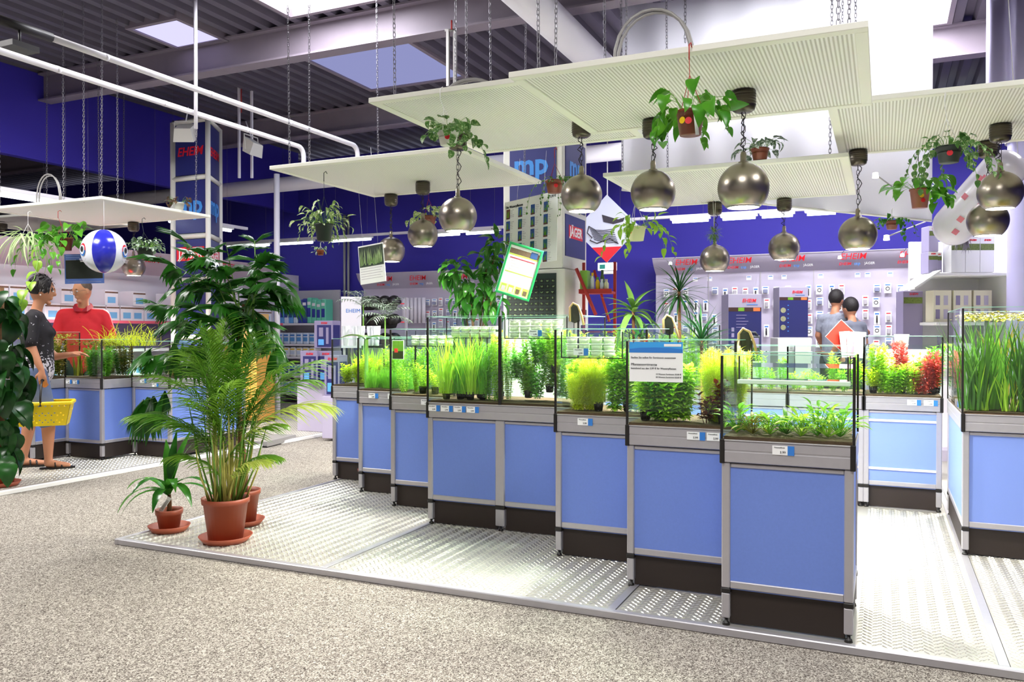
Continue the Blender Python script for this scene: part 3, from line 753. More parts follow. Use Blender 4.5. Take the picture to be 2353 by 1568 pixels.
# ---- areca palm
def areca():
    p = pz(517, 1246, 0); t = thing('areca_palm', 'tall feathery palm with many thin canes in the largest terracotta pot', 'potted plant', (p.x, p.y, .002))
    pot(t, .128, .245, M_terra, z0=.008, rim=.03, saucer=.15)
    r = random.Random(3); zt = .225
    camdir = math.atan2(-p.y, -p.x)
    rightaz = YAW  # picture right
    fr = [  # (azimuth relative to picture right deg, elevation, arc length, cane length)
      (0, 30, .95, .42, 1), (8, 44, .95, .45, 0), (-20, 62, .8, .5, 0), (175, 48, .95, .45, 0), (160, 60, .95, .5, 0), (188, 34, .85, .35, 0),
      (80, 74, .9, .55, 0), (-80, 72, .75, .45, 0), (-50, 60, .8, .4, 0), (-120, 58, .7, .35, 0), (35, 52, .95, .5, 0), (130, 70, .9, .6, 0),
      (-150, 40, .8, .32, 0), (-30, 30, .5, .18, 1), (-5, 26, .48, .22, 0), (200, 30, .5, .2, 0), (172, 24, .62, .4, 0), (20, 40, .62, .3, 0),
      (-95, 84, .8, .6, 0), (60, 84, .9, .62, 0), (150, 80, .85, .62, 0), (10, 74, .8, .6, 0), (190, 76, .8, .5, 0), (-60, 78, .7, .55, 0)]
    for k, (az, el, L, cl, pale) in enumerate(fr):
        a = rightaz + R(az + r.uniform(-6, 6)); b = Vector((r.uniform(-.07, .07), r.uniform(-.07, .07), zt))
        d = dirv(a, R(el)); up = Vector((0, 0, 1)); side = dirv(a, 0)
        c1 = b + up*cl*.78 + side*cl*.14*(90-el)/40
        MB().tube([b, b*.5+c1*.5+Vector((0, 0, 0)), c1], [.0065, .0055, .004], 6).build('cane', M_cane, t)
        # rachis bends over
        pts = [c1]; dd = (d+up*.6).normalized(); n = 14; q = c1.copy()
        for i in range(n):
            q = q + dd*(L*.64/n); pts.append(q.copy()); dd = (dd + Vector((0, 0, -.085-.03*(i/n)))).normalized()
        m = MB(); m.tube(pts, [.0035*(1-.75*i/n) for i in range(n+1)], 4, mi=0)
        for i in range(1, n+1):
            for s in (-1, 1):
                for h in (0, .5):
                    u = i/n; base = pts[i].lerp(pts[i-1], h); tan = (pts[i]-pts[i-1]).normalized(); sd = tan.cross(up).normalized()*s
                    ln = .25*math.sin(math.pi*(.18+.74*u))**.8*(L/.85)*r.uniform(.85, 1.1)
                    ld = (tan*(.75+.5*u) + sd*.9 + up*.25).normalized()
                    g = leaf_geo('strap', ln, .0115, r.uniform(.5, 1.1), .25, 4)
                    geo_add(m, g, base, orient(ld, s*R(20)), mi=0)
        m.build('frond', G_palmy if pale else G_palm, t)
    # thin young canes
    for k in range(26):
        b = Vector((r.uniform(-.08, .08), r.uniform(-.08, .08), zt)); e = b + Vector((b.x*1.2+r.uniform(-.05, .05), b.y*1.2+r.uniform(-.05, .05), r.uniform(.3, .62)))
        MB().tube([b, b.lerp(e, .5)+Vector((b.x*.2, b.y*.2, 0)), e], [.006, .005, .0025], 5).build('cane', M_cane if k % 2 else M_stem, t)
    return t
areca()

# ---- fishtail palm behind
def fishtail():
    p = pz(556, 1207, 0); t = thing('fishtail_palm', 'tall dark palm with ragged fishtail leaves and brown trunk, standing behind the feathery palm', 'potted plant', (p.x, p.y, .002))
    pot(t, .105, .21, M_terra, z0=.008, rim=.028, saucer=.135)
    r = random.Random(11); dep = math.hypot(p.x, p.y)
    t0 = (556-CXP)/FPX; D = p.x/(FX+t0*RX)
    def q(x, y, o=0): return px(x, y, D+o) - p
    trunk = MB().tube([(0, 0, .18), q(560, 1080), q(552, 1000), q(548, 900), q(545, 800), q(560, 700)], [.03, .026, .018, .014, .011, .008], 8); trunk.build('trunk', M_bark, t)
    MB().tube([q(548, 860), q(578, 760), q(588, 640), q(586, 555)], [.008, .007, .005, .003], 6).build('stem', M_stem, t)
    ms = [lmesh('leaflet', fishtail_geo(.2, .15, s), G_ficus) for s in range(6)]
    br = []   # branches
    ends = [(380, 600, .1), (420, 660, .3), (360, 700, -.15), (400, 740, .25), (470, 590, -.3), (520, 560, .2), (610, 600, -.1), (660, 680, .1), (640, 640, -.35), (500, 700, -.4), (450, 800, .1), (560, 780, -.3), (600, 740, .3), (350, 820, -.3), (640, 800, .0), (430, 560, 0), (545, 650, .35)]
    for (ex, ey, o) in ends:
        s = q(552, 820+r.uniform(-120, 60)); e = q(ex, ey, o*.6); mid = s.lerp(e, .5)+Vector((0, 0, .12))
        pts = [s, s.lerp(mid, .6)+Vector((0, 0, .03)), mid, mid.lerp(e, .6), e]
        MB().tube(pts, [.005, .004, .0035, .003, .002], 5).build('leaf_stalk', M_stem, t)
        for i in range(9):
            u = .35+.65*i/8; k = u*4; j = min(3, int(k)); c = pts[j].lerp(pts[j+1], k-j); tn = (pts[j+1]-pts[j]).normalized()
            sd = tn.cross(Vector((0, 0, 1))).normalized()*(1 if i % 2 else -1)
            d = (tn*r.uniform(.2, 1)+sd*r.uniform(.4, 1)+Vector((0, 0, r.uniform(-.5, .25)))).normalized()
            put('leaflet', r.choice(ms), t, c, orient(d, r.uniform(-.5, .5)).to_euler(), r.uniform(.65, 1.05))
    # top shoot
    for (x, y, az, el, sc) in [(586, 600, 180, 25, .8), (586, 590, 0, 15, .85), (586, 560, 150, 50, .55), (586, 560, 20, 55, .55), (584, 640, 200, 0, 1), (588, 650, -10, -5, 1.05), (590, 690, 10, 10, 1.0), (590, 700, 170, -10, .9), (586, 575, 60, 30, .6), (586, 620, -60, 0, .8), (588, 720, -20, -30, .9)]:
        put('leaflet', r.choice(ms), t, q(x, y, r.uniform(-.08, .08)), orient(dirv(YAW+R(az), R(el)), r.uniform(-.4, .4)).to_euler(), sc)
    # low drooping branch at the left
    pts = [q(540, 890), q(480, 850, -.1), q(430, 860, -.15), q(385, 905, -.15), q(330, 922, -.15)]
    MB().tube(pts, [.006, .005, .004, .003, .002], 5).build('leaf_stalk', M_stem, t)
    for (x, y, az, el, sc) in [(375, 908, 215, -60, 1.15), (340, 915, 250, -52, 1.25), (330, 920, 180, -45, .95), (352, 912, 300, -62, 1.2), (378, 900, 330, -78, .75), (345, 915, 200, -75, 1.1)]:
        put('leaflet', r.choice(ms), t, q(x, y, -.15+r.uniform(-.04, .04)), orient(dirv(YAW+R(az), R(el)), r.uniform(-.3, .3)).to_euler(), sc)
    pts = [q(545, 860), q(470, 800, -.1), q(400, 790, -.1), q(330, 812, -.1)]
    MB().tube(pts, [.005, .004, .003, .002], 5).build('leaf_stalk', M_stem, t)
    for (x, y, az, el, sc) in [(350, 800, 190, -30, .95), (345, 803, 250, -60, .6), (420, 790, 220, -75, 1.0), (400, 790, 300, -80, 1.1), (450, 800, 260, -70, 1)]:
        put('leaflet', r.choice(ms), t, q(x, y, -.1), orient(dirv(YAW+R(az), R(el)), r.uniform(-.3, .3)).to_euler(), sc)
    g = leaf_geo('ovate', .09, .06, .3, .2, 6); put('young_leaf', lmesh('young_leaf', g, G_lime), t, q(570, 1088), orient((.1, 0, 1)).to_euler())
fishtail()

# ---- little dracaena in the front
def little_drac():
    p = pz(387, 1222, 0); t = thing('small_dracaena', 'small strap-leaved plant with a white tag at the platform corner', 'potted plant', (p.x, p.y, .002))
    pot(t, .076, .125, M_terra, z0=.008, rim=.03, saucer=.122)
    MB().tube([(0, 0, .1), (.004, 0, .17), (0, .002, .22)], [.016, .012, .01], 8).build('trunk', M_bark, t)
    r = random.Random(5)
    for k, (az, el, L, dr) in enumerate([(175, 35, .36, 1.9), (160, 50, .34, 1.7), (200, 30, .30, 1.9), (-90, 45, .26, 2.2), (-60, 60, .30, 1.9), (-10, 55, .30, 1.8), (10, 38, .30, 1.8), (-120, 60, .28, 2.1), (80, 80, .33, .5), (60, 72, .36, .6), (20, 74, .3, .9), (120, 75, .28, .8), (-35, 35, .26, 2.0)]):
        g = leaf_geo('strap', L, .036, dr, .12, 10)
        # arch: rebuild as a drooping curve
        n = 10; vs = []; d = dirv(YAW+R(az), R(el)); q = Vector((0, 0, .21+.004*k)); sd = d.cross(Vector((0, 0, 1))).normalized()
        for i in range(n+1):
            w = .026*W_('strap', i/n)+.0015; nn = sd.cross(d).normalized()
            vs += [q-sd*w+nn*w*.2, q, q+sd*w+nn*w*.2]; q = q+d*L*1.12/n; d = (d+Vector((0, 0, -dr*.12))).normalized()
        fs = []
        for i in range(n): b = 3*i; fs += [(b, b+1, b+4, b+3), (b+1, b+2, b+5, b+4)]
        put('leaf', lmesh('leaf', (vs, fs), G_citrus), t)
    M = Matrix.Translation((.0, -.03, .165)) @ Matrix.Rotation(YAW, 4, 'Z') @ Matrix.Rotation(R(35), 4, 'Y')
    m = MB().box(-.012, .012, -.001, .001, -.05, .05, 0, M)
    for k in range(3): m.box(-.006+.005*k, -.004+.005*k, -.0016, -.001, -.035, .03, 1, M)
    m.build('plant_tag', [M_paper, M_ink], t)
little_drac()

# ---- climber on a pole at the left edge
def climber():
    p = pz(0, 1118, 0); t = thing('climbing_plant', 'dark leafy climbing plant on a pole in a terracotta pot, cut by the left edge', 'potted plant', (p.x, p.y, .002))
    pot(t, .115, .17, M_terra, z0=.006, rim=.03, saucer=.14)
    MB().tube([(0, 0, .1), (0, 0, 1.55)], .03, 10).build('moss_pole', M_bark, t)
    r = random.Random(21); ms = [lmesh('leaf', leaf_geo('heart', .2, .15, .9, .15, 8), G_dark), lmesh('leaf', leaf_geo('heart', .16, .11, .7, .2, 8), G_dark)]
    for k in range(120):
        z = .22+1.3*((k+.5)/120); az = r.uniform(0, 2*math.pi); rr = .05+.1*math.sin(math.pi*min(1, (z-.1)/1.5))
        c = Vector((math.cos(az)*rr, math.sin(az)*rr, z))
        put('leaf', r.choice(ms), t, c, orient(dirv(az+r.uniform(-.6, .6), R(r.uniform(-80, -10))), r.uniform(-.4, .4)).to_euler(), r.uniform(.7, 1.15))
    for k in range(3): put('leaf', ms[0], t, (.1+.05*k, -.08, .3-.05*k), orient(dirv(YAW+R(-30*k), R(-45))).to_euler(), .9)
climber()

# ---- hanging plants
def dots(t, r, h, cols, y=None):
    for (ang, zz, mat) in cols:
        a = ang; c = Vector((math.cos(a), math.sin(a), 0))*(r*(.74+.24*zz)+.001); M = Matrix.Translation((c.x, c.y, h*zz)) @ Matrix.Rotation(a+R(90), 4, 'Z')
        m = MB(); n = 14; m.add([M @ Vector((.015*math.cos(2*math.pi*i/n), 0, .015*math.sin(2*math.pi*i/n))) for i in range(n)]+[M @ Vector((.015*math.cos(2*math.pi*i/n), -.0015, .015*math.sin(2*math.pi*i/n))) for i in range(n)],
              [list(range(n))[::-1], list(range(n, 2*n))]+[(i, (i+1) % n, n+(i+1) % n, n+i) for i in range(n)])
        m.build('sticker', mat, t)
M_yel = pr('yellow_sticker', 'f2c520', .5)
def hanger(name, label, p, r, h, potmat, hook, mat, leaf, gm, n, spread, lsize, droop=.8, trail=0, trail_len=.25, seed=1, wiremat=None, stick=(), tagp=False, elr=(-20, 60), kind='heart', wl=.72, round_stem=True):
    """p: centre of the pot (world); hook: world point where it hangs"""
    t = thing(name, label, 'hanging plant', (p.x, p.y, p.z-h/2)); rr = random.Random(seed)
    pot(t, r, h, potmat, rim=.012)
    wm = wiremat or M_white
    if hook is not None:
        hk = hook - t.location; m = MB()
        for k in range(3):
            a = 2*math.pi*k/3+.5; m.tube([(r*math.cos(a), r*math.sin(a), h*.97), hk*.55+Vector((0, 0, h*.45)), hk+Vector((0, 0, -.05))], .0016, 4)
        m.build('hanger_wire', wm, t)
        MB().tube([hk+Vector((0, 0, -.06)), hk+Vector((0, 0, .005)), hk+Vector((.004, .02, .02)), hk+Vector((.004, .035, .005))], .003, 5).build('hook', wm, t)
    ms = [lmesh('leaf', leaf_geo(kind, lsize, lsize*wl, d, .2, 7), gm) for d in (.3, .7, 1.1)]
    stem = MB()
    for k in range(n):
        az = 2*math.pi*(k*.381966)+rr.uniform(-.3, .3); el = R(rr.uniform(*elr)); ln = spread*rr.uniform(.45, 1)
        b = Vector((math.cos(az)*r*.5, math.sin(az)*r*.5, h-.01)); e = b+dirv(az, max(el, R(5)))*ln+Vector((0, 0, min(0, math.sin(el))*ln))
        if round_stem: stem.tube([b, b.lerp(e, .5)+Vector((0, 0, ln*.18)), e], .0014, 3, caps=False)
        put('leaf', rr.choice(ms), t, e, orient(dirv(az+rr.uniform(-.7, .7), R(rr.uniform(-60, 25))), rr.uniform(-.5, .5)).to_euler(), rr.uniform(.7, 1.15))
    for k in range(trail):
        az = rr.uniform(0, 2*math.pi); q = Vector((math.cos(az)*r, math.sin(az)*r, h)); pts = [q.copy()]; d = dirv(az, .4); L = trail_len*rr.uniform(.6, 1.1); ns = 8
        for i in range(ns):
            q = q+d*L/ns; d = (d+Vector((rr.uniform(-.1, .1), rr.uniform(-.1, .1), -.45))).normalized(); pts.append(q.copy())
            put('leaf', rr.choice(ms), t, q, orient(dirv(az+rr.uniform(-1.3, 1.3), R(rr.uniform(-70, 0))), 0).to_euler(), rr.uniform(.5, .9))
        stem.tube(pts, .0014, 3, caps=False)
    if stem.v: stem.build('stems', M_stem, t, stuff=True)
    ca = math.atan2(-p.y, -p.x)
    dots(t, r, h, [(ca+R(a), z, m) for a, z, m in stick])
    if tagp:
        c = Vector((math.cos(ca+R(22))*r*1.03, math.sin(ca+R(22))*r*1.03, 0)); M = Matrix.Translation((c.x, c.y, h*.45)) @ Matrix.Rotation(ca+R(112), 4, 'Z') @ Matrix.Rotation(R(-6), 4, 'Y')
        MB().box(-.008, .008, -.002, 0, -.06, .045, 0, M).build('plant_tag', M_paper, t)
    return t
H_ = hanger
p = py_(1585, 285, 3.60); H_('hanging_pothos', 'large glossy-leaved pothos hooked on the front edge of the largest panel', p, .062, .105, M_brown, py_(1582, 108, 3.62), None, None, G_pothos, 26, .17, .088, trail=4, trail_len=.24, seed=4, wiremat=M_red2, stick=[(-38, .55, M_yel), (-8, .5, M_red)], tagp=True)
p = py_(1030, 320, 4.0); H_('hanging_begonia', 'round-leaved plant in a white pot with a red dot, under the second panel', p, .058, .075, M_wpot, py_(1012, 208, 4.02), None, None, G_geran, 34, .12, .06, trail=3, trail_len=.3, seed=6, stick=[(-5, .5, M_red)], kind='round', wl=1.0)
p = py_(745, 535, 5.1); H_('hanging_variegated_plant', 'pale variegated bushy plant in a dark green pot, left of the wall pipes', p, .07, .13, M_dpot, py_(745, 400, 5.12), None, None, G_vari, 70, .2, .062, trail=6, trail_len=.22, seed=8, wiremat=M_dpot, kind='lance', wl=.42, elr=(-10, 75))
p = py_(985, 510, 6.42); H_('hanging_pothos', 'variegated pothos in a brown pot behind a globe lamp, left of the citrus tree', p, .07, .10, M_brown, py_(985, 425, 6.42), None, None, G_vari, 34, .15, .075, seed=9, wiremat=M_red2)
p = py_(1274, 430, 5.58); H_('hanging_string_plant', 'small-leaved trailing plant in a reddish brown pot above the aquatic plant poster', p, .066, .09, M_brown, py_(1274, 345, 5.57), None, None, G_geran, 24, .06, .024, trail=20, trail_len=.34, seed=10, wiremat=M_red2, kind='round', wl=.9, stick=[(10, .5, M_red)])
p = py_(1462, 538, 5.70); H_('hanging_pothos', 'lime green trailing plant in a cream pot in front of the diamond sign', p, .068, .10, pr('cream_pot', 'dcdba8', .4), py_(1458, 412, 5.74), None, None, G_lime, 22, .18, .085, trail=6, trail_len=.32, seed=12, stick=[(-45, .6, M_red)], kind='lance', wl=.5)
p = pz(1745, 356, 2.425); H_('potted_pothos', 'grey green plant in a brown pot on top of the panel behind the largest lamp', p, .06, .08, M_brown, None, None, None, G_grey, 30, .13, .075, seed=13, kind='heart', wl=.6)
p = py_(2112, 457, 6.54); H_('hanging_pothos', 'pothos in a brown pot with a yellow dot, under the right panel', p, .068, .135, M_brown, py_(2108, 352, 6.51), None, None, G_pothos, 24, .2, .1, trail=3, trail_len=.22, seed=14, wiremat=M_dpot, stick=[(12, .6, M_yel), (22, .35, M_red)], elr=(0, 45))
p = py_(2178, 357, 4.96); H_('hanging_ivy', 'trailing dark leafy plant in a dark green pot with a red dot, at the right', p, .064, .085, M_dpot, py_(2168, 222, 4.98), None, None, G_geran, 26, .1, .05, trail=13, trail_len=.3, seed=15, stick=[(5, .5, M_red)], kind='ovate', wl=.7)
p = py_(2048, 518, 7.4); H_('hanging_vine', 'small leafy plant in a small brown pot below the white banner', p, .05, .07, M_brown, py_(2048, 485, 7.5), None, None, G_citrus, 20, .09, .05, trail=5, trail_len=.25, seed=16)
p = py_(150, 562, 5.56); H_('hanging_pothos', 'pothos with long trailing stems in a brown pot, above the shoppers', p, .08, .12, M_brown, py_(135, 488, 5.57), None, None, G_pothos, 28, .22, .11, trail=6, trail_len=.55, seed=17, wiremat=M_red2)
p = pX(335, 583, -6.8); H_('hanging_pilea', 'bushy grey leaved plant in a dark pot, right of the beach ball', p, .085, .11, M_dpot, pX(328, 505, -6.82), None, None, G_grey, 80, .14, .05, seed=18, kind='ovate', wl=.65, wiremat=M_dpot, elr=(-10, 70))
p = py_(66, 556, 5.4); t_ = H_('hanging_spider_plant', 'pale spider plant with long drooping leaves, top left above the woman', p, .07, .09, M_wpot, py_(66, 490, 5.5), None, None, G_spid, 60, .09, .36, seed=19, kind='strap', wl=.05, elr=(0, 60), round_stem=False)
p = pX(412, 484, -6.99); p.z = 2.575; H_('potted_begonia', 'small dark leaved plant in a white pot on the corner of the left panel', p, .06, .08, M_wpot, None, None, None, leafmat('maroon_leaf', '3a2a1e', '7a5a3c', .2, .3), 34, .11, .05, seed=20, kind='ovate', wl=.7)
p = py_(737, 581, 5.06); H_('tiny_hanging_pot', 'tiny terracotta pot with a pale plant dangling below the dark green pot', p, .028, .04, M_terra, py_(737, 560, 5.08), None, None, G_spid, 16, .05, .03, seed=22, kind='ovate', wl=.5)
# long pothos stems over the woman
def vine(name, label, pts, gm, ls, n, seed, mat=None):
    t = thing(name, label, 'vine', pts[0]); o = pts[0]; r = random.Random(seed); q = [p_-o for p_ in pts]
    MB().tube(q, .003, 5).build('stem', M_stem, t); ms = lmesh('leaf', leaf_geo('heart', ls, ls*.75, .6, .2, 7), gm)
    for i in range(n):
        u = (i+.5)/n*(len(q)-1); j = min(len(q)-2, int(u)); c = q[j].lerp(q[j+1], u-j)
        put('leaf', ms, t, c, orient(dirv(r.uniform(-2.6, -.6)+YAW, R(r.uniform(-70, 0)))).to_euler(), r.uniform(.7, 1.15))
vine('pothos_vine', 'long vine with heart leaves hanging in front of the woman\'s head', [px(78, 562, 7.2), px(88, 600, 6.9), px(80, 640, 6.7), px(58, 668, 6.5), px(48, 700, 6.4)], G_lime, .13, 6, 31)
# air plant ball
p = py_(1640, 538, 6.9); t_ = thing('air_plant_ball', 'small spiky grey green air plant ball above a globe lamp', 'hanging plant', p)
m = MB(); r = random.Random(2)
for k in range(160):
    d = dirv(r.uniform(0, 6.28), R(r.uniform(-80, 80))); geo_add(m, leaf_geo('lance', r.uniform(.05, .085), .006, .6, .1, 3), d*.015, orient(d))
m.build('foliage', G_geran, t_, stuff=True); MB().tube([(0, 0, .03), (-.01, 0, 2.35-p.z)], .0015, 4).tube([(0, 0, .03), (.015, 0, 2.35-p.z)], .0015, 4).build('hanger_wire', M_white, t_)

# ---- tall pot plants behind the tanks
def marginata(p, h, n, L, label, gm, W=.014, kind='strap', dr=.5, z0=.0, name='dragon_tree', el=(-35, 85), pr_=.1):
    t = thing(name, label, 'potted plant', (p.x, p.y, z0)); r = random.Random(int(p.x*100)+5); top = p.z-z0
    pot(t, pr_, min(.2, top*.4), M_brown); MB().tube([(0, 0, .1), (.01, 0, top*.6), (0, 0, top)], .012, 8).build('trunk', M_bark, t)
    ms = [lmesh('leaf', leaf_geo(kind, L, W, d, .2, 6), gm) for d in (dr*.4, dr, dr*1.6)]
    for k in range(n):
        az = k*2.4; e = R(el[1]-(el[1]-el[0])*(k/n)**.8+r.uniform(-8, 8))
        put('leaf', r.choice(ms), t, (0, 0, top-.05*(k/n)), orient(dirv(az, e), 0).to_euler(), r.uniform(.75, 1.1))
    return t
zt = ZT
marginata(px(1560, 668, 6.0), 0, 60, .29, 'tall spiky dragon tree behind the middle tanks', G_drac, z0=0)
marginata(px(1612, 782, 5.3), 0, 55, .27, 'lower spiky dragon tree behind the second tank, beside the tall one', G_drac, el=(5, 88), z0=0)
marginata(px(1455, 712, 5.9), 0, 22, .26, 'dracaena with broad striped leaves behind the third tank', leafmat('striped_dracaena_leaf', '2a5a24', '7aa04a', .25, .3), W=.05, kind='lance', dr=.6, el=(-25, 80), name='dracaena')
marginata(px(1470, 775, 5.75), 0, 14, .2, 'small dracaena low behind the third tank', G_drac, W=.045, kind='lance', dr=.8, el=(-25, 70), name='dracaena')
# glossy-leaved tree behind the wide tank
def tree(p0, blobs, label, gm, ls, n, name='citrus_tree', seed=1):
    t = thing(name, label, 'potted plant', (p0.x, p0.y, 0)); r = random.Random(seed)
    pot(t, .14, .22, M_brown); o = Vector((p0.x, p0.y, 0))
    ms = [lmesh('leaf', leaf_geo('ovate', ls, ls*.42, d, .25, 7), gm) for d in (.4, .9, 1.3)]
    MB().tube([(0, 0, .15), (0, .01, .6), (0, 0, 1.0)], [.02, .016, .012], 8).build('trunk', M_bark, t)
    for (c, rad, nn) in blobs:
        c = c-o
        MB().tube([(0, 0, .9), c*.5+Vector((0, 0, .5)), c], [.009, .007, .004], 6).build('branch', M_bark, t)
        for k in range(nn):
            d = dirv(r.uniform(0, 6.28), math.asin(r.uniform(-1, 1))); q = c+d*rad*r.uniform(.3, 1)
            put('leaf', r.choice(ms), t, q, orient((d+Vector((0, 0, -.35))).normalized(), r.uniform(-.5, .5)).to_euler(), r.uniform(.7, 1.2))
D0 = 6.6
tree(px(1095, 760, D0), [(px(1080, 660, D0), .17, 60), (px(1045, 625, D0), .13, 35), (px(1120, 600, D0), .12, 35), (px(1140, 560, D0+.1), .10, 22), (px(1130, 690, D0-.1), .12, 30), (px(1080, 700, D0), .1, 25)], 'leafy glossy green tree behind the wide tank, left of the green framed sign', G_citrus, .13, 0)
# small pale palms behind the left tanks
def mini_palm(p, label, seed):
    t = thing('parlour_palm', label, 'potted plant', (p.x, p.y, 0)); r = random.Random(seed); pot(t, .09, .16, M_brown); top = p.z
    m0 = MB().tube([(0, 0, .1), (0, 0, top-.05)], .008, 6); m0.build('trunk', M_stem, t)
    for k in range(9):
        a = k*2.4; d = dirv(a, R(r.uniform(20, 70))); q = Vector((0, 0, top-.08)); pts = [q.copy()]
        for i in range(8): q = q+d*.033; d = (d+Vector((0, 0, -.13))).normalized(); pts.append(q.copy())
        m = MB(); m.tube(pts, .002, 3)
        for i in range(1, 9):
            tn = (pts[i]-pts[i-1]).normalized(); sd = tn.cross(Vector((0, 0, 1))).normalized()
            for s in (-1, 1): geo_add(m, leaf_geo('lance', .1, .014, .5, .2, 3), pts[i], orient((tn*.7+sd*s).normalized()))
        m.build('frond', G_grey, t)
mini_palm(px(835, 690, 8.7), 'small grey green palm behind the left tanks, in front of the caps', 1)
mini_palm(px(885, 715, 8.6), 'second small grey green palm behind the left tanks, further right', 2)
# thick leaved orchid behind second left tank
p = px(842, 775, 6.5); t_ = thing('orchid_plant', 'plant with thick arching green leaves behind the left tanks', 'potted plant', (p.x, p.y, 0))
pot(t_, .07, .12, M_brown); MB().tube([(0, 0, .08), (0, 0, p.z-.02)], .015, 8).build('stem', M_stem, t_)
for az, L in ((175, .24), (5, .2), (60, .16), (120, .2)):
    put('leaf', lmesh('leaf', leaf_geo('strap', L, .055, 1.0, .3, 8), leafmat('thick_leaf', '3a6a34', '7f9f5a', .1, .35)), t_, (0, 0, p.z-.03), orient(dirv(YAW+R(az), R(42))).to_euler())
# ---------------------------------------------------------------- water plants
A_yel = leafmat('yellow_waterweed', 'c8e02a', 'f6f84a', .55, .5)
A_lime = leafmat('lime_waterweed', '9ad42a', 'ddf25a', .55, .5)
A_green = leafmat('green_waterweed', '5aac28', 'a8e04a', .5, .5)
A_dark = leafmat('dark_waterweed', '47902a', '94cc4a', .5, .5)
A_red = leafmat('red_waterweed', 'c42a44', 'f07058', .4, .5)
A_brown = leafmat('brown_waterweed', '3c170e', '8a3c1e', .3, .5)
A_deep = leafmat('deep_green_waterweed', '1e4a14', '56862a', .35, .5)
A_olive = leafmat('olive_waterweed', '6a6a1e', 'c0ae3a', .35, .5)
M_net = pr('net_pot_plastic', '1a1512', .5)
AQN = {'g': 'grass', 's': 'stem', 'b': 'bush', 'r': 'rosette'}
def net_pot(t, x, y, z, r=.026, h=.045):
    m = MB()
    for k in range(12):
        a = 2*math.pi*k/12; m.tube([(x+r*.75*math.cos(a), y+r*.75*math.sin(a), z), (x+r*math.cos(a), y+r*math.sin(a), z+h)], .0022, 3)
    for zz, rr in ((0, .75), (.45, .86), (1, 1)): m.lathe([(r*rr-.002, z+h*zz-.002), (r*rr+.002, z+h*zz), (r*rr-.002, z+h*zz+.002)], 14, (x, y, 0))
    m.lathe([(0, z+.003), (r*.7, z+.003), (r*.9, z+h*.85), (0, z+h*.86)], 12, (x, y, 0))
    m.build('net_pot', M_net, t)
def clump(kind, P, h, mat, label, n=10, spread=.05, ll=.03, lw=.01, seed=0, potz=True, density=1.0, name=None, tilt=.15):
    r = random.Random(seed); nm = name or {'g': 'water_grass', 's': 'stem_plant', 'b': 'feathery_waterweed', 'r': 'water_rosette'}[kind]
    if kind in 'bs' and seed % 3: potz = False
    t = thing(nm, label, 'water plant', P); z0 = .0
    if potz: net_pot(t, 0, 0, 0); z0 = .035
    m = MB()
    if kind == 'g':
        for k in range(n):
            a = r.uniform(0, 6.28); b = Vector((math.cos(a), math.sin(a), 0))*spread*math.sqrt(r.random()); hh = h*r.uniform(.55, 1.05)
            q = b+Vector((0, 0, z0)); d = Vector((b.x*2.2+r.uniform(-tilt, tilt), b.y*2.2+r.uniform(-tilt, tilt), 1)).normalized(); bend = Vector((r.uniform(-.12, .12), r.uniform(-.12, .12), 0))
            sd = Vector((math.cos(a+1.3), math.sin(a+1.3), 0)); vs = []; ns = 5
            for i in range(ns+1):
                w = lw/2*(1-(i/ns)**3*.9); vs += [q-sd*w, q+sd*w]; q = q+d*hh/ns; d = (d+bend).normalized()
            m.add(vs, [(2*i, 2*i+1, 2*i+3, 2*i+2) for i in range(ns)], 0, True)
    elif kind in 'sb':
        n = int(n*(2.2 if kind == 'b' else 1.5)); spread *= 1.12; ll *= 1.12; lw *= 1.2
        for k in range(n):
            a = r.uniform(0, 6.28); rr = spread*math.sqrt(r.random()); b = Vector((math.cos(a)*rr*.4, math.sin(a)*rr*.4, z0)); e = Vector((math.cos(a)*rr, math.sin(a)*rr, z0+h*r.uniform(.6, 1)))
            mid = b.lerp(e, .5)+Vector((r.uniform(-.01, .01), r.uniform(-.01, .01), 0)); m.tube([b, mid, e], .0012, 3, caps=False)
            L = (e-b).length; nn = int(L/(.013 if kind == 's' else .009)*density)
            for i in range(nn):
                u = (i+1)/nn; c = b.lerp(mid, u*2) if u < .5 else mid.lerp(e, u*2-1)
                cnt = 2 if kind == 's' else 5; a0 = i*1.57+k
                for j in range(cnt):
                    az = a0+2*math.pi*j/cnt; l = ll*r.uniform(.7, 1.1)*(1-.35*abs(u-.6))
                    g = leaf_geo('lance', l, lw, .5, .15, 2 if kind == 'b' else 3); geo_add(m, g, c, orient(dirv(az, R(r.uniform(5, 45)+25*(u > .9))), 0))
    elif kind == 'r':
        for k in range(n):
            az = k*2.4+r.uniform(-.3, .3); el = R(r.uniform(25, 80)); b = Vector((0, 0, z0)); st = dirv(az, el)*h*r.uniform(.35, .6); l = ll*r.uniform(.7, 1.1)
            m.tube([b, b+st], .0014, 3, caps=False); geo_add(m, leaf_geo('lance', l, lw, .7, .2, 4), b+st, orient(dirv(az, el*.8)))
    m.build('foliage', mat, t, stuff=True)
    return t
def inrow(x0, x1, y0, y1, k, n, seed):
    r = random.Random(seed*7+k); return (x0+(x1-x0)*(k+.5)/n+r.uniform(-.015, .015), r.uniform(y0, y1), ZT+.017)
n_ = [0]
def C(kind, x, y, h, mat, label, **kw):
    n_[0] += 1; z = kw.pop('z', ZT+.017); return clump(kind, (x, y, z), h, mat, label, seed=n_[0], **kw)
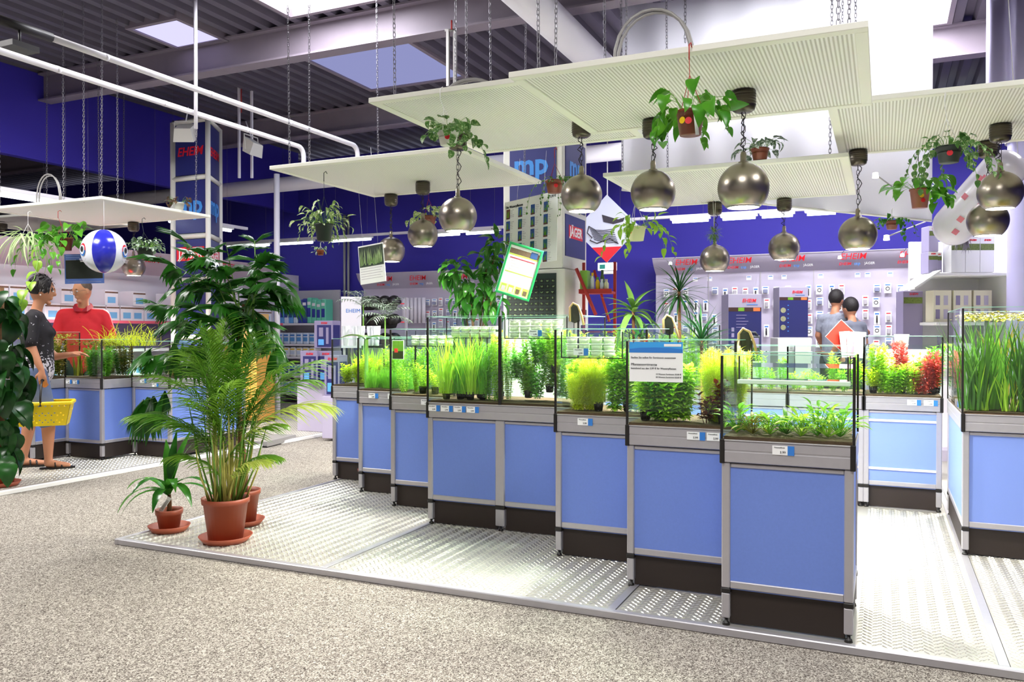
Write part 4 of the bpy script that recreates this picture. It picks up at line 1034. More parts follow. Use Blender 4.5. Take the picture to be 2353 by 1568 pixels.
# U1 : low rosettes along the front, front right tank
x0, y0 = -.6, 3.40
for k, (fx, fy, h, mt, what) in enumerate([(.07, .12, .13, A_green, 'with upright spear leaves at the left'), (.2, .10, .08, A_olive, 'with reddish tips, second from the left'), (.33, .12, .07, A_lime, 'low and spreading, left of the middle'), (.46, .16, .08, A_dark, 'dark leaved in the middle'), (.58, .10, .11, A_lime, 'pale with narrow leaves, right of the middle'), (.70, .17, .15, A_green, 'tall thin stalks, right of the middle'), (.78, .12, .13, A_lime, 'bushy pale one near the right end'), (.87, .16, .15, A_green, 'tallest, at the right end')]):
    C('r', x0+.5*fx+.01, y0+fy*.6+.03, h*1.45, mt, 'rosette plant in the front right tank, ' + what, n=26, ll=.07, lw=.017, potz=False)
for k in range(6): C('r', x0+.06+.076*k, y0+.2+.05*(k % 2), .1, A_green, 'rosette plant in the second row of the front right tank, %s from the left' % ORD(k), n=20, ll=.06, lw=.015, potz=False)['group'] = 'second row rosettes in the front right tank'
# U2
x0, y0 = -1.1, 3.74
for k, (fx, fy, h) in enumerate([(.10, .10, .21), (.2, .12, .26), (.33, .1, .24), (.25, .22, .27), (.42, .14, .25)]):
    C('s', x0+.5*fx+.012, y0+fy, h, [A_lime, A_green][k % 2], 'leafy green stem plant in the tank with the blue notice, ' + ['far left', 'second from left', 'third from left', 'back row left', 'nearest the middle'][k], n=14, spread=.06, ll=.048, lw=.02)
C('s', x0+.22, y0+.12, .1, A_green, 'net pot plant floating in front in the tank with the blue notice', z=ZT+.10, n=8, spread=.04, ll=.035, lw=.014)
for k, (fx, fy) in enumerate([(.72, .2), (.82, .14), (.9, .22), (.95, .1), (.78, .3)]):
    C('b', x0+.5*fx, y0+fy, .31, A_yel, 'feathery yellow weed reaching the surface in the tank with the blue notice, ' + ['left', 'front', 'back', 'right end', 'rear'][k] + ' stalk', n=13, spread=.068, ll=.036, lw=.0035)
C('s', x0+.36, y0+.06, .13, A_brown, 'dark red brown rooted plant low in the tank with the blue notice', n=5, spread=.035, ll=.045, lw=.018, density=.7)
C('s', x0+.44, y0+.05, .15, A_brown, 'dark red brown plant at the right corner of the tank with the blue notice', n=7, spread=.05, ll=.045, lw=.018, density=.7)
# U3
x0, y0 = -1.6, 4.09
for k, (fx, fy, h) in enumerate([(.2, .1, .24), (.32, .12, .27), (.42, .1, .25), (.3, .2, .28)]):
    C('b', x0+.5*fx, y0+fy, h, A_yel, 'bright yellow feathery cloud plant in the third tank, ' + ['left', 'middle', 'right', 'rear'][k] + ' bunch', n=14, spread=.06, ll=.03, lw=.0035)
for k, (fx, fy, h) in enumerate([(.6, .1, .3), (.72, .14, .28), (.85, .1, .26), (.94, .15, .27), (.08, .25, .22)]):
    C('s', x0+.5*fx, y0+fy, h, A_green if k % 2 else A_lime, 'broad leaved green stem plant in the third tank, ' + ['middle', 'right of the middle', 'near the right', 'right end', 'left corner'][k], n=8, spread=.045, ll=.05, lw=.02)
# U4 left: tall grass and stems
x0, y0 = -2.6, 4.45
for k, (fx, fy) in enumerate([(.06, .1), (.15, .12), (.23, .1), (.3, .14), (.12, .24), (.22, .26)]):
    C('g', x0+fx+.02, y0+fy, .38, A_green if k % 2 else A_lime, 'tall grass-like plant in the wide tank, tuft %s' % ['at the left end', 'second along the front', 'third along the front', 'beside the feathery stems', 'rear left', 'rear middle'][k], n=70, spread=.05, lw=.007)
for k, (fx, fy) in enumerate([(.36, .12), (.43, .1), (.4, .22), (.46, .2)]):
    C('s', x0+fx, y0+fy, .4, [A_green, A_lime, A_yel, A_lime][k], 'fine leaved tall stem plant near the filter pipe in the wide tank, ' + ['left', 'front', 'rear left', 'rear right'][k], n=10, spread=.045, ll=.028, lw=.008)
# U4 right: hanging netted pots
for k, (fx, fy, z, h) in enumerate([(.56, .1, .13, .18), (.62, .16, .02, .22), (.7, .1, .02, .2), (.76, .12, .2, .22), (.83, .08, .18, .24), (.9, .14, .02, .2), (.67, .2, .22, .2), (.95, .1, .1, .28), (.8, .22, .02, .4), (.58, .24, .02, .4), (.72, .26, .05, .38)]):
    C('s', x0+fx, y0+fy, h, [A_green, A_lime, A_green][k % 3], 'netted plant in the right half of the wide tank, ' + ['upper left', 'low left', 'low middle', 'upper middle', 'highest', 'low right', 'behind the upper left', 'right edge', 'rear right', 'rear left', 'rear middle'][k], z=ZT+.017+z, n=13, spread=.06, ll=.034, lw=.013)
MB().tube([(x0+.435, y0+.16, ZT+.02), (x0+.435, y0+.16, ZT+.43), (x0+.42, y0+.16, ZT+.45), (x0+.40, y0+.16, ZT+.45)], .011, 10).build('filter_pipe', pr('grey_pipe', '6f7a72', .4))
tag(bpy.data.objects['filter_pipe'], 'grey upright filter pipe in the wide tank', 'pipe')
# U5
x0, y0 = -3.1, 4.80
for k, (fx, fy, h, mt) in enumerate([(.1, .1, .2, A_lime), (.25, .15, .22, A_lime), (.4, .1, .16, A_lime), (.55, .18, .24, A_lime), (.7, .2, .26, A_green), (.62, .08, .12, A_yel), (.2, .3, .3, A_green), (.8, .3, .3, A_green)]):
    C('s', x0+.5*fx, y0+fy, h, mt, 'fine yellow green stem plant in the tank left of the wide one, ' + ['far left', 'second', 'third', 'middle', 'right rear', 'short front', 'back left', 'back right'][k], n=9, spread=.05, ll=.026, lw=.007)
for k, fx in enumerate((.84, .95)): C('s', x0+.5*fx, y0+.09, .2-.03*k, A_red, 'red leaved stem plant in the tank left of the wide one, ' + ['left', 'right'][k] + ' of two', n=6, spread=.035, ll=.035, lw=.011)
# U6: lawn-like grass
x0, y0 = -3.6, 5.13
for k in range(6): C('g', x0+.05+.08*k, y0+.12+.05*(k % 2), .16, A_green, 'soft grass tuft in the second tank from the left end, ' + ['first', 'second', 'third', 'fourth', 'fifth', 'last'][k] + ' from the left', n=130, spread=.06, lw=.005, potz=False)
for k in range(3): C('s', x0+.1+.15*k, y0+.32, .31, A_lime, 'green stem plant at the back of the second tank from the left end, ' + ['left', 'middle', 'right'][k], n=16, spread=.09, ll=.035, lw=.012, potz=False)
# U7
x0, y0 = -4.1, 5.48
for k in range(5): C('s', x0+.07+.09*k, y0+.12+.06*(k % 2), .16+.03*(k % 3), A_yel, 'yellow leafy plant in the leftmost central tank, ' + ['first', 'second', 'third', 'fourth', 'last'][k] + ' from the left', n=16, spread=.055, ll=.036, lw=.013, potz=k == 3)
for k in range(4): C('g', x0+.08+.11*k, y0+.3, .29, A_lime, 'pale grass at the back of the leftmost central tank, ' + ['first', 'second', 'third', 'last'][k] + ' from the left', n=80, spread=.07, lw=.008, potz=False)
# R1 tank
x0, y0 = -.12, 6.13
for k, (fx, fy, h, mt, kd) in enumerate([(.2, .12, .33, A_lime, 's'), (.12, .1, .14, A_yel, 's'), (.32, .1, .16, A_lime, 's'), (.45, .12, .18, A_lime, 's'), (.5, .2, .32, A_red, 's'), (.62, .12, .2, A_lime, 's'), (.76, .1, .17, A_red, 's'), (.88, .12, .24, A_red, 's'), (.7, .25, .26, A_lime, 's'), (.3, .3, .26, A_yel, 's'), (.95, .25, .3, A_green, 's')]):
    C(kd, x0+.48*fx, y0+fy, h, mt, ('red' if mt == A_red else 'yellow green') + ' stem plant in the tank across the aisle, ' + ['tall at the left', 'short front left', 'low, left of middle', 'middle front', 'tall red tip in the middle', 'right of the middle', 'front right', 'right end', 'rear right', 'rear left', 'back right corner'][k], n=15, spread=.062, ll=.042, lw=.013)
# side tanks seen through the glass
for b, lab in ((-.62, 'behind the front right tank'), (-1.12, 'behind the second tank')):
    for k in range(6):
        hh = [.12, .14, .12, .27, .15, .22][k]; C('s', b+.05+.08*k, 6.13+.14+.05*(k % 2), hh, A_lime, 'pale green plant in the low tank %s, %s' % (lab, ['first', 'second', 'third', 'fourth', 'fifth', 'last'][k] + ' from the left'), n=8, spread=.045, ll=.034, lw=.01, potz=False)
# R2: ribbon plants
x0, y0 = .39, 5.0
for k in range(16):
    C('g', x0+.06+.062*k, y0+.1+.09*(k % 4), .50, [A_deep, A_dark, A_dark, A_olive][k % 4], 'long ribbon plant in the tall right tank, %s from the left' % ORD(k), n=50, spread=.07, lw=.013, potz=False, tilt=.08)['group'] = 'ribbon plants in the tall right tank'
for k in range(3): C('g', x0+.1+.12*k, y0+.06, .26-.04*k, A_lime, 'pale shorter ribbon plant at the front of the tall right tank, ' + ['left', 'middle', 'right'][k], n=16, spread=.035, lw=.012, potz=False, tilt=.3)
m = MB(); r = random.Random(4)
for k in range(1400):
    geo_add(m, leaf_geo('round', .02, .018, .3, .1, 3), (x0+r.uniform(.02, .98), y0+r.uniform(.02, 1.06), ZT+.53+r.uniform(-.02, .018)), orient(dirv(r.uniform(0, 6.28), R(r.uniform(-30, 40)))))
tag(m.build('floating_plants', A_olive, stuff=True), 'mat of floating plants on the surface of the tall right tank', 'water plant')
MB().tube([(x0+.13, y0+.2, ZT+.01), (x0+.13, y0+.2, ZT+.5)], .013, 10).build('filter_pipe', MATS['grey_pipe'])
tag(bpy.data.objects['filter_pipe.001'], 'dark upright pipe in the tall right tank', 'pipe')
# back middle tanks
for k in range(8):
    C('s', -2.14+.12*k, 6.38, .4+.03*(k % 3), A_lime, 'tall yellow green stem plant in the tank behind the middle row, %s from the left' % ORD(k), n=12, spread=.07, ll=.04, lw=.012, potz=False)['group'] = 'stem plants in the rear middle tank'
# left zigzag tanks: crowded, dark
for i, (a, b, y, h, wh) in enumerate(LU):
    hh = h*.78 if i < 3 else .17
    for k in range(5):
        mt = [A_dark, A_green, A_olive, A_dark, A_green][(k+i) % 5]
        C('g' if (i == 1 or (i == 2 and k < 1)) else 's', a+.06+.095*k, y+.1+.07*(k % 2), hh*(1, .9, 1.02, .85, .95)[k], mt, 'dense water plant in the zigzag tank ' + wh + ', ' + ORD(k) + ' from left', n=80 if i == 1 else 13, spread=.062, ll=.04, lw=.006 if i == 1 else .012, potz=False)['group'] = 'crowded water plants in the zigzag tank ' + wh
        C('s', a+.06+.095*k, y+.33, hh, A_dark if k % 2 else A_olive, 'back row water plant in the zigzag tank ' + wh + ', ' + ORD(k) + ' from left', n=12, spread=.065, ll=.04, lw=.014, potz=False)['group'] = 'back row water plants in the zigzag tank ' + wh
    if i in (1, 2):
        m = MB()
        for k in range(420): geo_add(m, leaf_geo('round', .022, .02, .3, .1, 3), (a+r.uniform(.02, .48), y+r.uniform(.02, .48), ZT+h*.95+r.uniform(-.04, .01)), orient(dirv(r.uniform(0, 6.28), R(r.uniform(-50, 40)))))
        tag(m.build('floating_plants', A_olive, stuff=True), 'brownish floating plants in the zigzag tank ' + wh, 'water plant')
# yellow curly plants standing above the zigzag tank
m = MB(); r = random.Random(9); P = px(290, 790, 8.0)
for k in range(240):
    b = Vector((r.uniform(-.3, .38), r.uniform(-.12, .12), -.02)); d = dirv(r.uniform(0, 6.28), R(r.uniform(40, 90))); q = b; vs = []; sd = dirv(r.uniform(0, 6.28), 0); turn = Vector((r.uniform(-.5, .5), r.uniform(-.3, .3), -.22)); L = r.uniform(.14, .26)
    for i in range(9):
        vs += [q-sd*.0022, q+sd*.0022]; q = q+d*L/8; d = (d+turn*.6).normalized()
    m.add(vs, [(2*i, 2*i+1, 2*i+3, 2*i+2) for i in range(8)], 0, True)
tag(m.build('curly_plants', A_yel, None, P, stuff=True), 'mass of curly yellow plants above the zigzag tanks, right of the man', 'plant')

# ---------------------------------------------------------------- trays, cups, notices on the tanks
M_cupw = pr('white_cup_lid', 'f3f6ea', .4)
M_cup = thinglass('clear_cup', (.93, .96, .9))
cup0 = None
def cup(x, y, z, label, group):
    global cup0
    if cup0 is None:
        t = thing('plant_cup', label, 'cup', (x, y, z), 0, group)
        MB().lathe([(0, 0), (.026, 0), (.031, .03), (.0305, .03), (.0255, .001)], 16).build('cup_body', pr('frosted_cup', 'dfe8c8', .4), t)
        MB().lathe([(.0, .034), (.033, .034), (.033, .028), (.031, .028)], 16).build('lid', M_cupw, t); cup0 = t; return t
    return copy_tree(cup0, (x, y, z), 0, label, group)
def tray(x0, x1, y0, y1, z0, z1, label, where, layers=3, cups=True, tagx=None):
    t = thing('inner_tray', label, 'tray', ((x0), y0, z0)); W, D, Hh = x1-x0, y1-y0, z1-z0
    MB().box(0, W, 0, .004, 0, Hh).box(0, W, D-.004, D, 0, Hh).box(0, .004, 0, D, 0, Hh).box(W-.004, W, 0, D, 0, Hh).box(0, W, 0, D, 0, .004).build('glass_box', M_glass, t)
    MB().box(-.003, .003, -.002, .002, 0, Hh).box(W-.003, W+.003, -.002, .002, 0, Hh).box(0, W, -.002, .002, -.002, .003).box(-.002, .002, 0, D, -.002, .003).box(W-.002, W+.002, 0, D, -.002, .003).box(-.002, .002, D-.003, D+.001, 0, Hh).box(W-.002, W+.002, D-.003, D+.001, 0, Hh).build('silicone_joint', M_black, t)
    if tagx is not None: price_tag(t, tagx, .015, y=-.003)
    if cups:
        nx = int((W-.02)/.07); ny = max(1, int((D-.02)/.07))
        for l in range(layers):
            for i in range(nx):
                for j in range(ny): cup(x0+.045+i*.07, y0+.042+j*.07, z0+.006+l*.0365, 'lidded cup, %s from left, %s layer, in the tray ' % (ORD(i), ['bottom', 'middle', 'top'][l]) + where, 'lidded plant cups in the tray ' + where)
tray(-2.08, -1.68, 4.48, 4.6, ZT+.40, ZT+.53, 'shallow glass tray hooked in the right half of the wide tank', 'right of the divider', 3, tagx=.16)
tray(-2.58, -2.2, 4.66, 4.8, ZT+.40, ZT+.53, 'shallow glass tray hooked in the left half of the wide tank', 'left of the divider', 2)
tray(-1.58, -1.24, 4.13, 4.26, ZT+.30, ZT+.44, 'glass tray of cups hooked in the third tank', 'of the third tank', 3, tagx=.07)
tray(-3.06, -2.68, 4.95, 5.07, ZT+.34, ZT+.45, 'glass tray of cups hooked in the tank left of the wide one', 'left of the wide tank', 2)
tray(-.565, -.13, 3.62, 3.86, ZT+.225, ZT+.335, 'empty shallow glass tray hooked in the front right tank', '', cups=False)
M_acr = pr('white_acrylic_bar', 'e8eee6', .3)
tag(MB().rbox(-.57, -.12, 3.60, 3.615, ZT+.215, ZT+.235, .003).build('shelf_bar', M_acr), 'white acrylic bar across the front right tank', 'bar')
# net handles (tan curved flaps) on tank corners
def landing_net(p, label):
    t = thing('hand_net', label, 'net', p); m = MB()
    m.tube([(0, 0, -.03), (.0, 0, .05), (.02, .0, .075), (.05, 0, .06), (.07, 0, .01), (.085, 0, -.05)], .007, 6); m.build('frame', pr('tan_plastic', 'b89a6a', .5), t)
    MB().add([(0, 0, -.03), (0, 0, .05), (.02, 0, .075), (.05, 0, .06), (.06, 0, .0), (.05, .03, -.03), (.02, .03, -.04)], [(0, 1, 2, 3, 4, 5, 6)]).build('mesh_bag', pr('dark_net', '3a3a34', .8), t)
landing_net(Vector((-.63, 4.02, ZT+.38)), 'tan rimmed hand net on the back corner of the second tank')
landing_net(Vector((-1.64, 4.42, ZT+.53)), 'tan rimmed hand net at the right end of the wide tank')
landing_net(Vector((-1.13, 4.56, ZT+.46)), 'tan rimmed hand net behind the third tank')
# blue and white notice on the second tank
t_ = thing('notice_sheet', 'blue and white plant offer notice hung on the second tank', 'sign', (-1.085, 3.73, ZT+.207))
MB().box(0, .252, -.004, -.002, 0, .185).build('sheet', M_paper, t_)
MB().box(0, .252, -.0046, -.004, .135, .185).build('blue_header', pr('sky_blue_print', '3aa0e8', .5), t_)
MB().add([(.0, -.005, .136), (.252, -.005, .136), (.252, -.005, .152), (.2, -.005, .158), (.126, -.005, .16), (.05, -.005, .158), (0, -.005, .152)], [(0, 1, 2, 3, 4, 5, 6)]).build('header_swoosh', M_print, t_)
for (s, sz, x, z, al) in [('Stellen Sie selbst Ihr Sortiment zusammen', .0125, .008, .112, 'LEFT'), ('Pflanzensortimente', .016, .008, .08, 'LEFT'), ('bestehend aus den 3,99 € für Wasserpflanzen', .0115, .008, .062, 'LEFT'), ('10 Wannen Sortiment 35,00 €', .0095, .245, .036, 'RIGHT'), ('20 Wannen Sortiment 65,00 €', .0095, .245, .022, 'RIGHT')]:
    lettering(s, sz, M_ink, t_, (x, -.0048, z), align=al)
MB().lathe([(0, 0)], 3) if False else None
MB().rbox(.165, .245, -.0056, -.0046, .164, .176, .001).build('logo_band', M_white, t_)
for xx in (.02, .23): MB().tube([(xx, -.003, .18), (xx, -.006, .192), (xx, .0, .194)], .002, 5).build('hook', M_black, t_)
# small plant card on second left tank
t_ = thing('plant_card', 'small plant photo card with a red patch on the tank left of the middle', 'sign', (-3.29, 5.118, ZT+.24))
m = MB().box(0, .1, 0, .003, 0, .14, 0).box(.004, .096, -.001, 0, .03, .136, 1).box(.004, .096, -.0012, 0, .004, .06, 2).box(.02, .05, -.002, 0, .05, .08, 3); m.build('card', [M_paper, A_green, pr('dark_photo', '2a1a12', .5), M_red], t_)
# white cups bundle on the leftmost central tank
for k in range(5):
    o = MB().lathe([(.02, 0), (.035, .16), (.033, .16), (.018, .002)], 14).build('clear_cup_stack', pr('frosted_cup_plastic', 'cfd2da', .3), None, (-4.05+.075*k, 5.6+.03*(k % 2), ZT+.33)); tag(o, 'clear plastic cup stack on the leftmost central tank, %s from the left' % ORD(k), 'cup', 'clear cup stacks on the leftmost central tank')
# ---------------------------------------------------------------- columns, signs, posters
M_navy = pr('navy_sign_panel', '2a2f72', .45)
M_mp = pr('light_blue_letters', '3f8fe0', .5)
M_cream = pr('cream_metal', 'dedbd2', .5)
M_grey = pr('grey_metal', 'b8b2ba', .5)
M_white2 = pr('matt_white_board', 'e9e6ec', .6)
def frameon(O, ux, uz):
    """matrix whose X runs along ux, Z along uz (picture plane of a flat sign), -Y towards the viewer"""
    ux = Vector(ux).normalized(); uz = Vector(uz); uz = (uz-ux*uz.dot(ux)).normalized(); uy = uz.cross(ux)
    M = Matrix((ux, uy, uz)).transposed().to_4x4(); M.translation = O; return M
def sheet(name, label, cat, TL, TR, BL, th=.004, mat=None):
    """flat rectangular sign from three world corners; returns thing, width, height"""
    TL, TR, BL = Vector(TL), Vector(TR), Vector(BL); M = frameon(BL, TR-TL, TL-BL); W = (TR-TL).length; H = (TL-BL).length
    t = thing(name, label, cat); t.matrix_world = M; MB().box(0, W, 0, th, 0, H).build('sheet', mat or M_paper, t); return t, W, H
# column 1, triangular
p = (-8.54, 8.0)
t_ = thing('advertising_column', 'white framed triangular advertising column with red and blue lettering, left of the big palm', 'column', (-8.54, 8.0, 0))
A, B_, C_ = Vector((0, 0, 0)), Vector((.61, 0, 0)), Vector((.30, .53, 0)); TOPZ = 3.96
fr = MB()
for q in (A, B_, C_): fr.tube([q, q+Vector((0, 0, TOPZ))], .045, 4)
fr.build('frame', M_cream, t_)
for (za, zb) in ((.6, 1.1), (1.15, 1.85), (1.93, 2.42), (2.5, 3.18), (3.26, 3.92)):
    for (u, v) in ((A, B_), (B_, C_), (C_, A)):
        d = v-u; n = Vector((d.y, -d.x, 0)).normalized()
        m = MB().poly([u+Vector((0, 0, za)), v+Vector((0, 0, za)), v+Vector((0, 0, zb)), u+Vector((0, 0, zb))], n*-.02); o = m.build('sign_panel', M_navy, t_)
        MB().tube([u+Vector((0, 0, zb+.04)), v+Vector((0, 0, zb+.04))], .034, 4).build('crossbar', M_cream, t_)
        rot = (R(90), 0, math.atan2(d.y, d.x)); c = (u+v)/2+n*.006
        if za == 3.26: lettering('EHEIM', .16, M_red, o, c+Vector((0, 0, 3.56)), rot, shear=.2, bold=.003)
        if za == 2.5: lettering('mp', .34, M_mp, o, c+Vector((0, 0, 2.86)), rot, bold=.01)
        if za == 1.93: 
            lettering('JÄGER', .15, M_paper, o, c+Vector((0, 0, 2.22)), rot, bold=.001)
            MB().box(-.24, .24, .0, .003, -.08, .1, 0, Matrix.Translation(c+Vector((0, 0, 2.22))-n*.001) @ Matrix.Rotation(rot[2], 4, 'Z')).build('red_field', M_red, o)
def flood(P, ang, label):
    t = thing('flood_light', label, 'light', P, ang)
    MB().add([(-.12, 0, 0), (.12, 0, 0), (.1, 0, .2), (-.1, 0, .2), (-.13, -.12, -.06), (.13, -.12, -.06), (.1, -.16, .1), (-.1, -.16, .1)], [(0, 1, 2, 3), (4, 7, 6, 5), (0, 4, 5, 1), (3, 2, 6, 7), (0, 3, 7, 4), (1, 5, 6, 2)]).build('housing', M_cream, t)
    MB().tube([(-.14, -.06, .02), (-.14, -.04, .22), (.14, -.04, .22), (.14, -.06, .02)], .009, 5).build('bracket', M_cream, t)
    MB().tube([(0, -.04, .22), (.0, .04, .42)], .008, 5).build('arm', M_pipe, t)
flood(px(432, 322, 10.4), YAW, 'cream flood light shining on the red lettering of the triangular column')
flood(px(572, 352, 10.9), YAW+R(70), 'white flood light hanging right of the triangular column')
# column 2, square
X0, X1, Y0, Y1 = -3.22, -2.63, 6.9, 7.55
t_ = thing('advertising_column', 'square grey column with blue panels, standing behind the wide tank', 'column', (X0, Y0, 0)); W, D = X1-X0, Y1-Y0
MB().rbox(0, W+.02, 0, D, 0, 1.78, .01).build('base_cabinet', M_cream, t_)
MB().rbox(0, W, 0, D, 1.785, 3.05, .008).build('upper_box', M_cream, t_)
for (za, zb) in ((2.33, 2.98),):
    o = MB().box(.07, W-.06, -.008, 0, za, zb).build('sign_panel', M_navy, t_); lettering('mp', .27, M_mp, o, (W*.48, -.0095, za+.4), bold=.008)
o = MB().box(W, W+.008, .06, D-.06, 2.33, 2.98).build('sign_panel', M_navy, t_); lettering('mp', .27, M_mp, o, (W+.0095, D*.5, 2.73), (R(90), 0, R(90)), bold=.008)
o = MB().box(W, W+.008, .06, D-.06, 1.9, 2.28).build('sign_panel', M_navy, t_)
MB().box(W+.008, W+.0095, .14, D-.14, 2.07, 2.19).build('red_field', M_red, o); lettering('JÄGER', .12, M_paper, o, (W+.0105, D*.5, 2.13), (R(90), 0, R(90)), bold=.003)
o = MB().box(.04, W-.06, -.01, 0, 1.33, 1.74).build('plant_chart', pr('dark_chart', '20302c', .5), t_)
m = MB(); rr_ = random.Random(3); m2 = MB()
for i in range(9):
    for j in range(7):
        cx, cz = .075+.053*i, 1.36+.052*j; m.box(cx-.021, cx+.021, -.0115, -.01, cz-.019, cz+.019)
        for k in range(5):
            a = rr_.uniform(.3, 2.8); l = rr_.uniform(.01, .018); q = Vector((cx+rr_.uniform(-.006, .006), -.013, cz-.006)); e = q+Vector((math.cos(a), 0, math.sin(a)))*l; s = Vector((-math.sin(a), 0, math.cos(a)))*.0025
            m2.add([q-s, q+s, e+s, e-s], [(0, 1, 2, 3)])
m.build('chart_cell', pr('chart_cell_black', '0c1410', .5), o, stuff=True); m2.build('chart_plant', leafmat('chart_leaf', '6f9a4a', 'c8d8a8', 0), o, stuff=True)
for k in range(3): MB().box(W+.02, W+.026, .3+.11*k, .36+.11*k, 1.36, 1.42).build('socket', M_black, t_)
# aquatic plant poster
t_, W, H = sheet('plant_poster', 'tilted white poster with four columns of small plant photos', 'poster', px(1162, 466, 7.0), px(1284, 438, 6.42), px(1157, 614, 7.0))
lettering('Die Wasserpflanzen', .03, M_ink, t_, (.02, -.002, H-.05), align='LEFT', bold=.0004); lettering('je 3,99 €', .028, M_ink, t_, (W-.02, -.002, H-.035), align='RIGHT')
M_ph = [pr('photo_blue', '1c4fa0', .5), pr('photo_teal', '1f5f7a', .5), pr('photo_brown', '6a3a2a', .5)]; rr_ = random.Random(5)
for i in range(4):
    for j in range(5):
        cx, cz = .03+i*(W-.03)/4, H-.15-j*.1; k = 2 if (i, j) == (0, 0) else rr_.choice((0, 0, 1))
        o = MB().box(cx, cx+.052, -.0025, 0, cz, cz+.082, 0).box(cx, cx+.052, -.0028, -.0025, cz, cz+.014, 1).build('plant_photo', [M_ph[k], M_ph[2]], t_)
        m = MB()
        for q in range(9): a = cx+.026+rr_.uniform(-.012, .012); b = a+rr_.uniform(-.01, .01); z = cz+rr_.uniform(.03, .07); m.add([(a-.0025, -.003, cz+.012), (a+.0025, -.003, cz+.012), (b+.002, -.003, z), (b-.002, -.003, z)], [(0, 1, 2, 3)])
        m.build('pictured_plant', MATS['chart_leaf'] if q % 2 else A_green, o)
        m = MB()
        for q in range(5): m.box(cx+.06, cx+.06+rr_.uniform(.02, .05), -.0012, 0, cz+.07-.014*q, cz+.0735-.014*q)
        m.build('caption', M_grey, t_)
for f_ in (.25, .75): MB().tube([(W*f_, 0, H), (W*f_, .02, H+.35)], .001, 3).build('string', M_white, t_)
# green framed tilted sign
t_, W, H = sheet('framed_sign', 'tilted green framed info sign on a stem above the wide tank', 'sign', px(1178, 561, 5.3), px(1248, 582, 5.3), px(1142, 668, 5.3), .008)
M_gf = pr('green_plastic_frame', '17884a', .4)
MB().rbox(-.012, W+.012, -.008, .014, -.012, .004, .003).rbox(-.012, W+.012, -.008, .014, H-.004, H+.012, .003).rbox(-.012, .004, -.008, .014, 0, H, .003).rbox(W-.004, W+.012, -.008, .014, 0, H, .003).build('frame', M_gf, t_)
m = MB().box(.006, W-.006, -.001, 0, .006, H-.006, 0).box(.006, W-.006, -.0015, -.001, H*.82, H*.93, 1).box(.006, W-.006, -.0015, -.001, H*.79, H*.82, 2).box(.02, W-.02, -.002, -.001, H*.73, H*.75, 3).box(.012, W-.012, -.002, -.001, H*.44, H*.46, 2)
for k in range(4): m.box(.015+.048*k, .05+.048*k, -.002, -.001, .02, .06, 2).box(.02+.048*k, .045+.048*k, -.0024, -.002, .014, .045, 1 if k > 1 else 4)
for k in range(5): m.box(.03, .03+.03*(k % 3)+.06, -.0016, -.001, H*.68-.018*k, H*.685-.018*k, 5)
m.box(.006, W-.006, -.0014, -.001, 0.006, H*.2, 6); m.box(W*.7, W*.92, -.0022, -.0015, H*.82, H*.95, 7)
m.build('printed_sheet', [M_paper, pr('soil_photo', '5a4a38', .5, noise=.5, nscale=80), pr('lime_print', 'a8c84a', .5), pr('crimson_print', '9a1c3c', .5), MATS['grey_metal'], MATS['grey_metal'], pr('pale_yellow_print', 'eeeea0', .5), pr('navy_photo', '1c3c6a', .5)], t_)
MB().tube([(W*.22, .004, -.01), (W*.2, .004, -.09), (W*.24, .004, -.22)], .006, 6).build('stem', M_gf, t_)
# photo card left of the caps
t_, W, H = sheet('plant_photo_poster', 'small white poster with a plant photo above text, beside a globe lamp', 'poster', px(828, 567, 7.3), px(886, 556, 7.15), px(829, 655, 7.3))
o = MB().box(.008, W-.008, -.002, 0, H*.44, H-.012).build('photo', pr('planted_photo', '2a3a2a', .5, noise=.6, nscale=30), t_); m = MB(); rr_ = random.Random(8)
for k in range(60):
    a = rr_.uniform(.02, W-.02); z = H*.46+rr_.uniform(0, .03); m.add([(a-.006, -.003, z), (a+.006, -.003, z), (a+rr_.uniform(-.01, .01), -.003, z+rr_.uniform(.04, .15))], [(0, 1, 2)])
m.build('pictured_plant', MATS['chart_leaf'], o); m = MB()
for k in range(5): m.box(.015, W-.03-.02*(k % 2), -.001, 0, H*.38-.022*k, H*.392-.022*k)
m.build('text_lines', M_grey, t_)
for f_ in (.2, .8): MB().tube([(W*f_, 0, H), (W*f_, 0, H+.85)], .001, 3).build('string', M_white, t_)
# blue poster under the ball
t_, W, H = sheet('dark_photo_poster', 'blue bordered poster with a dark water scene under the beach ball', 'poster', px(150, 585, 8.3), px(240, 583, 8.3), px(150, 653, 8.3), mat=pr('slate_blue_print', '4f6ab0', .5))
MB().box(.012, W-.012, -.002, 0, H*.17, H*.8).build('photo', pr('dark_water_photo', '141a14', .5, noise=.8, nscale=20), t_)
m = MB()
for k in range(3): m.box(.015, .2-.04*k, -.001, 0, H*.95-.022*k, H*.96-.022*k).box(.03, W-.03, -.001, 0, H*.05, H*.07)
m.build('text_lines', pr('pale_blue_print', 'a9b8e8', .5), t_)
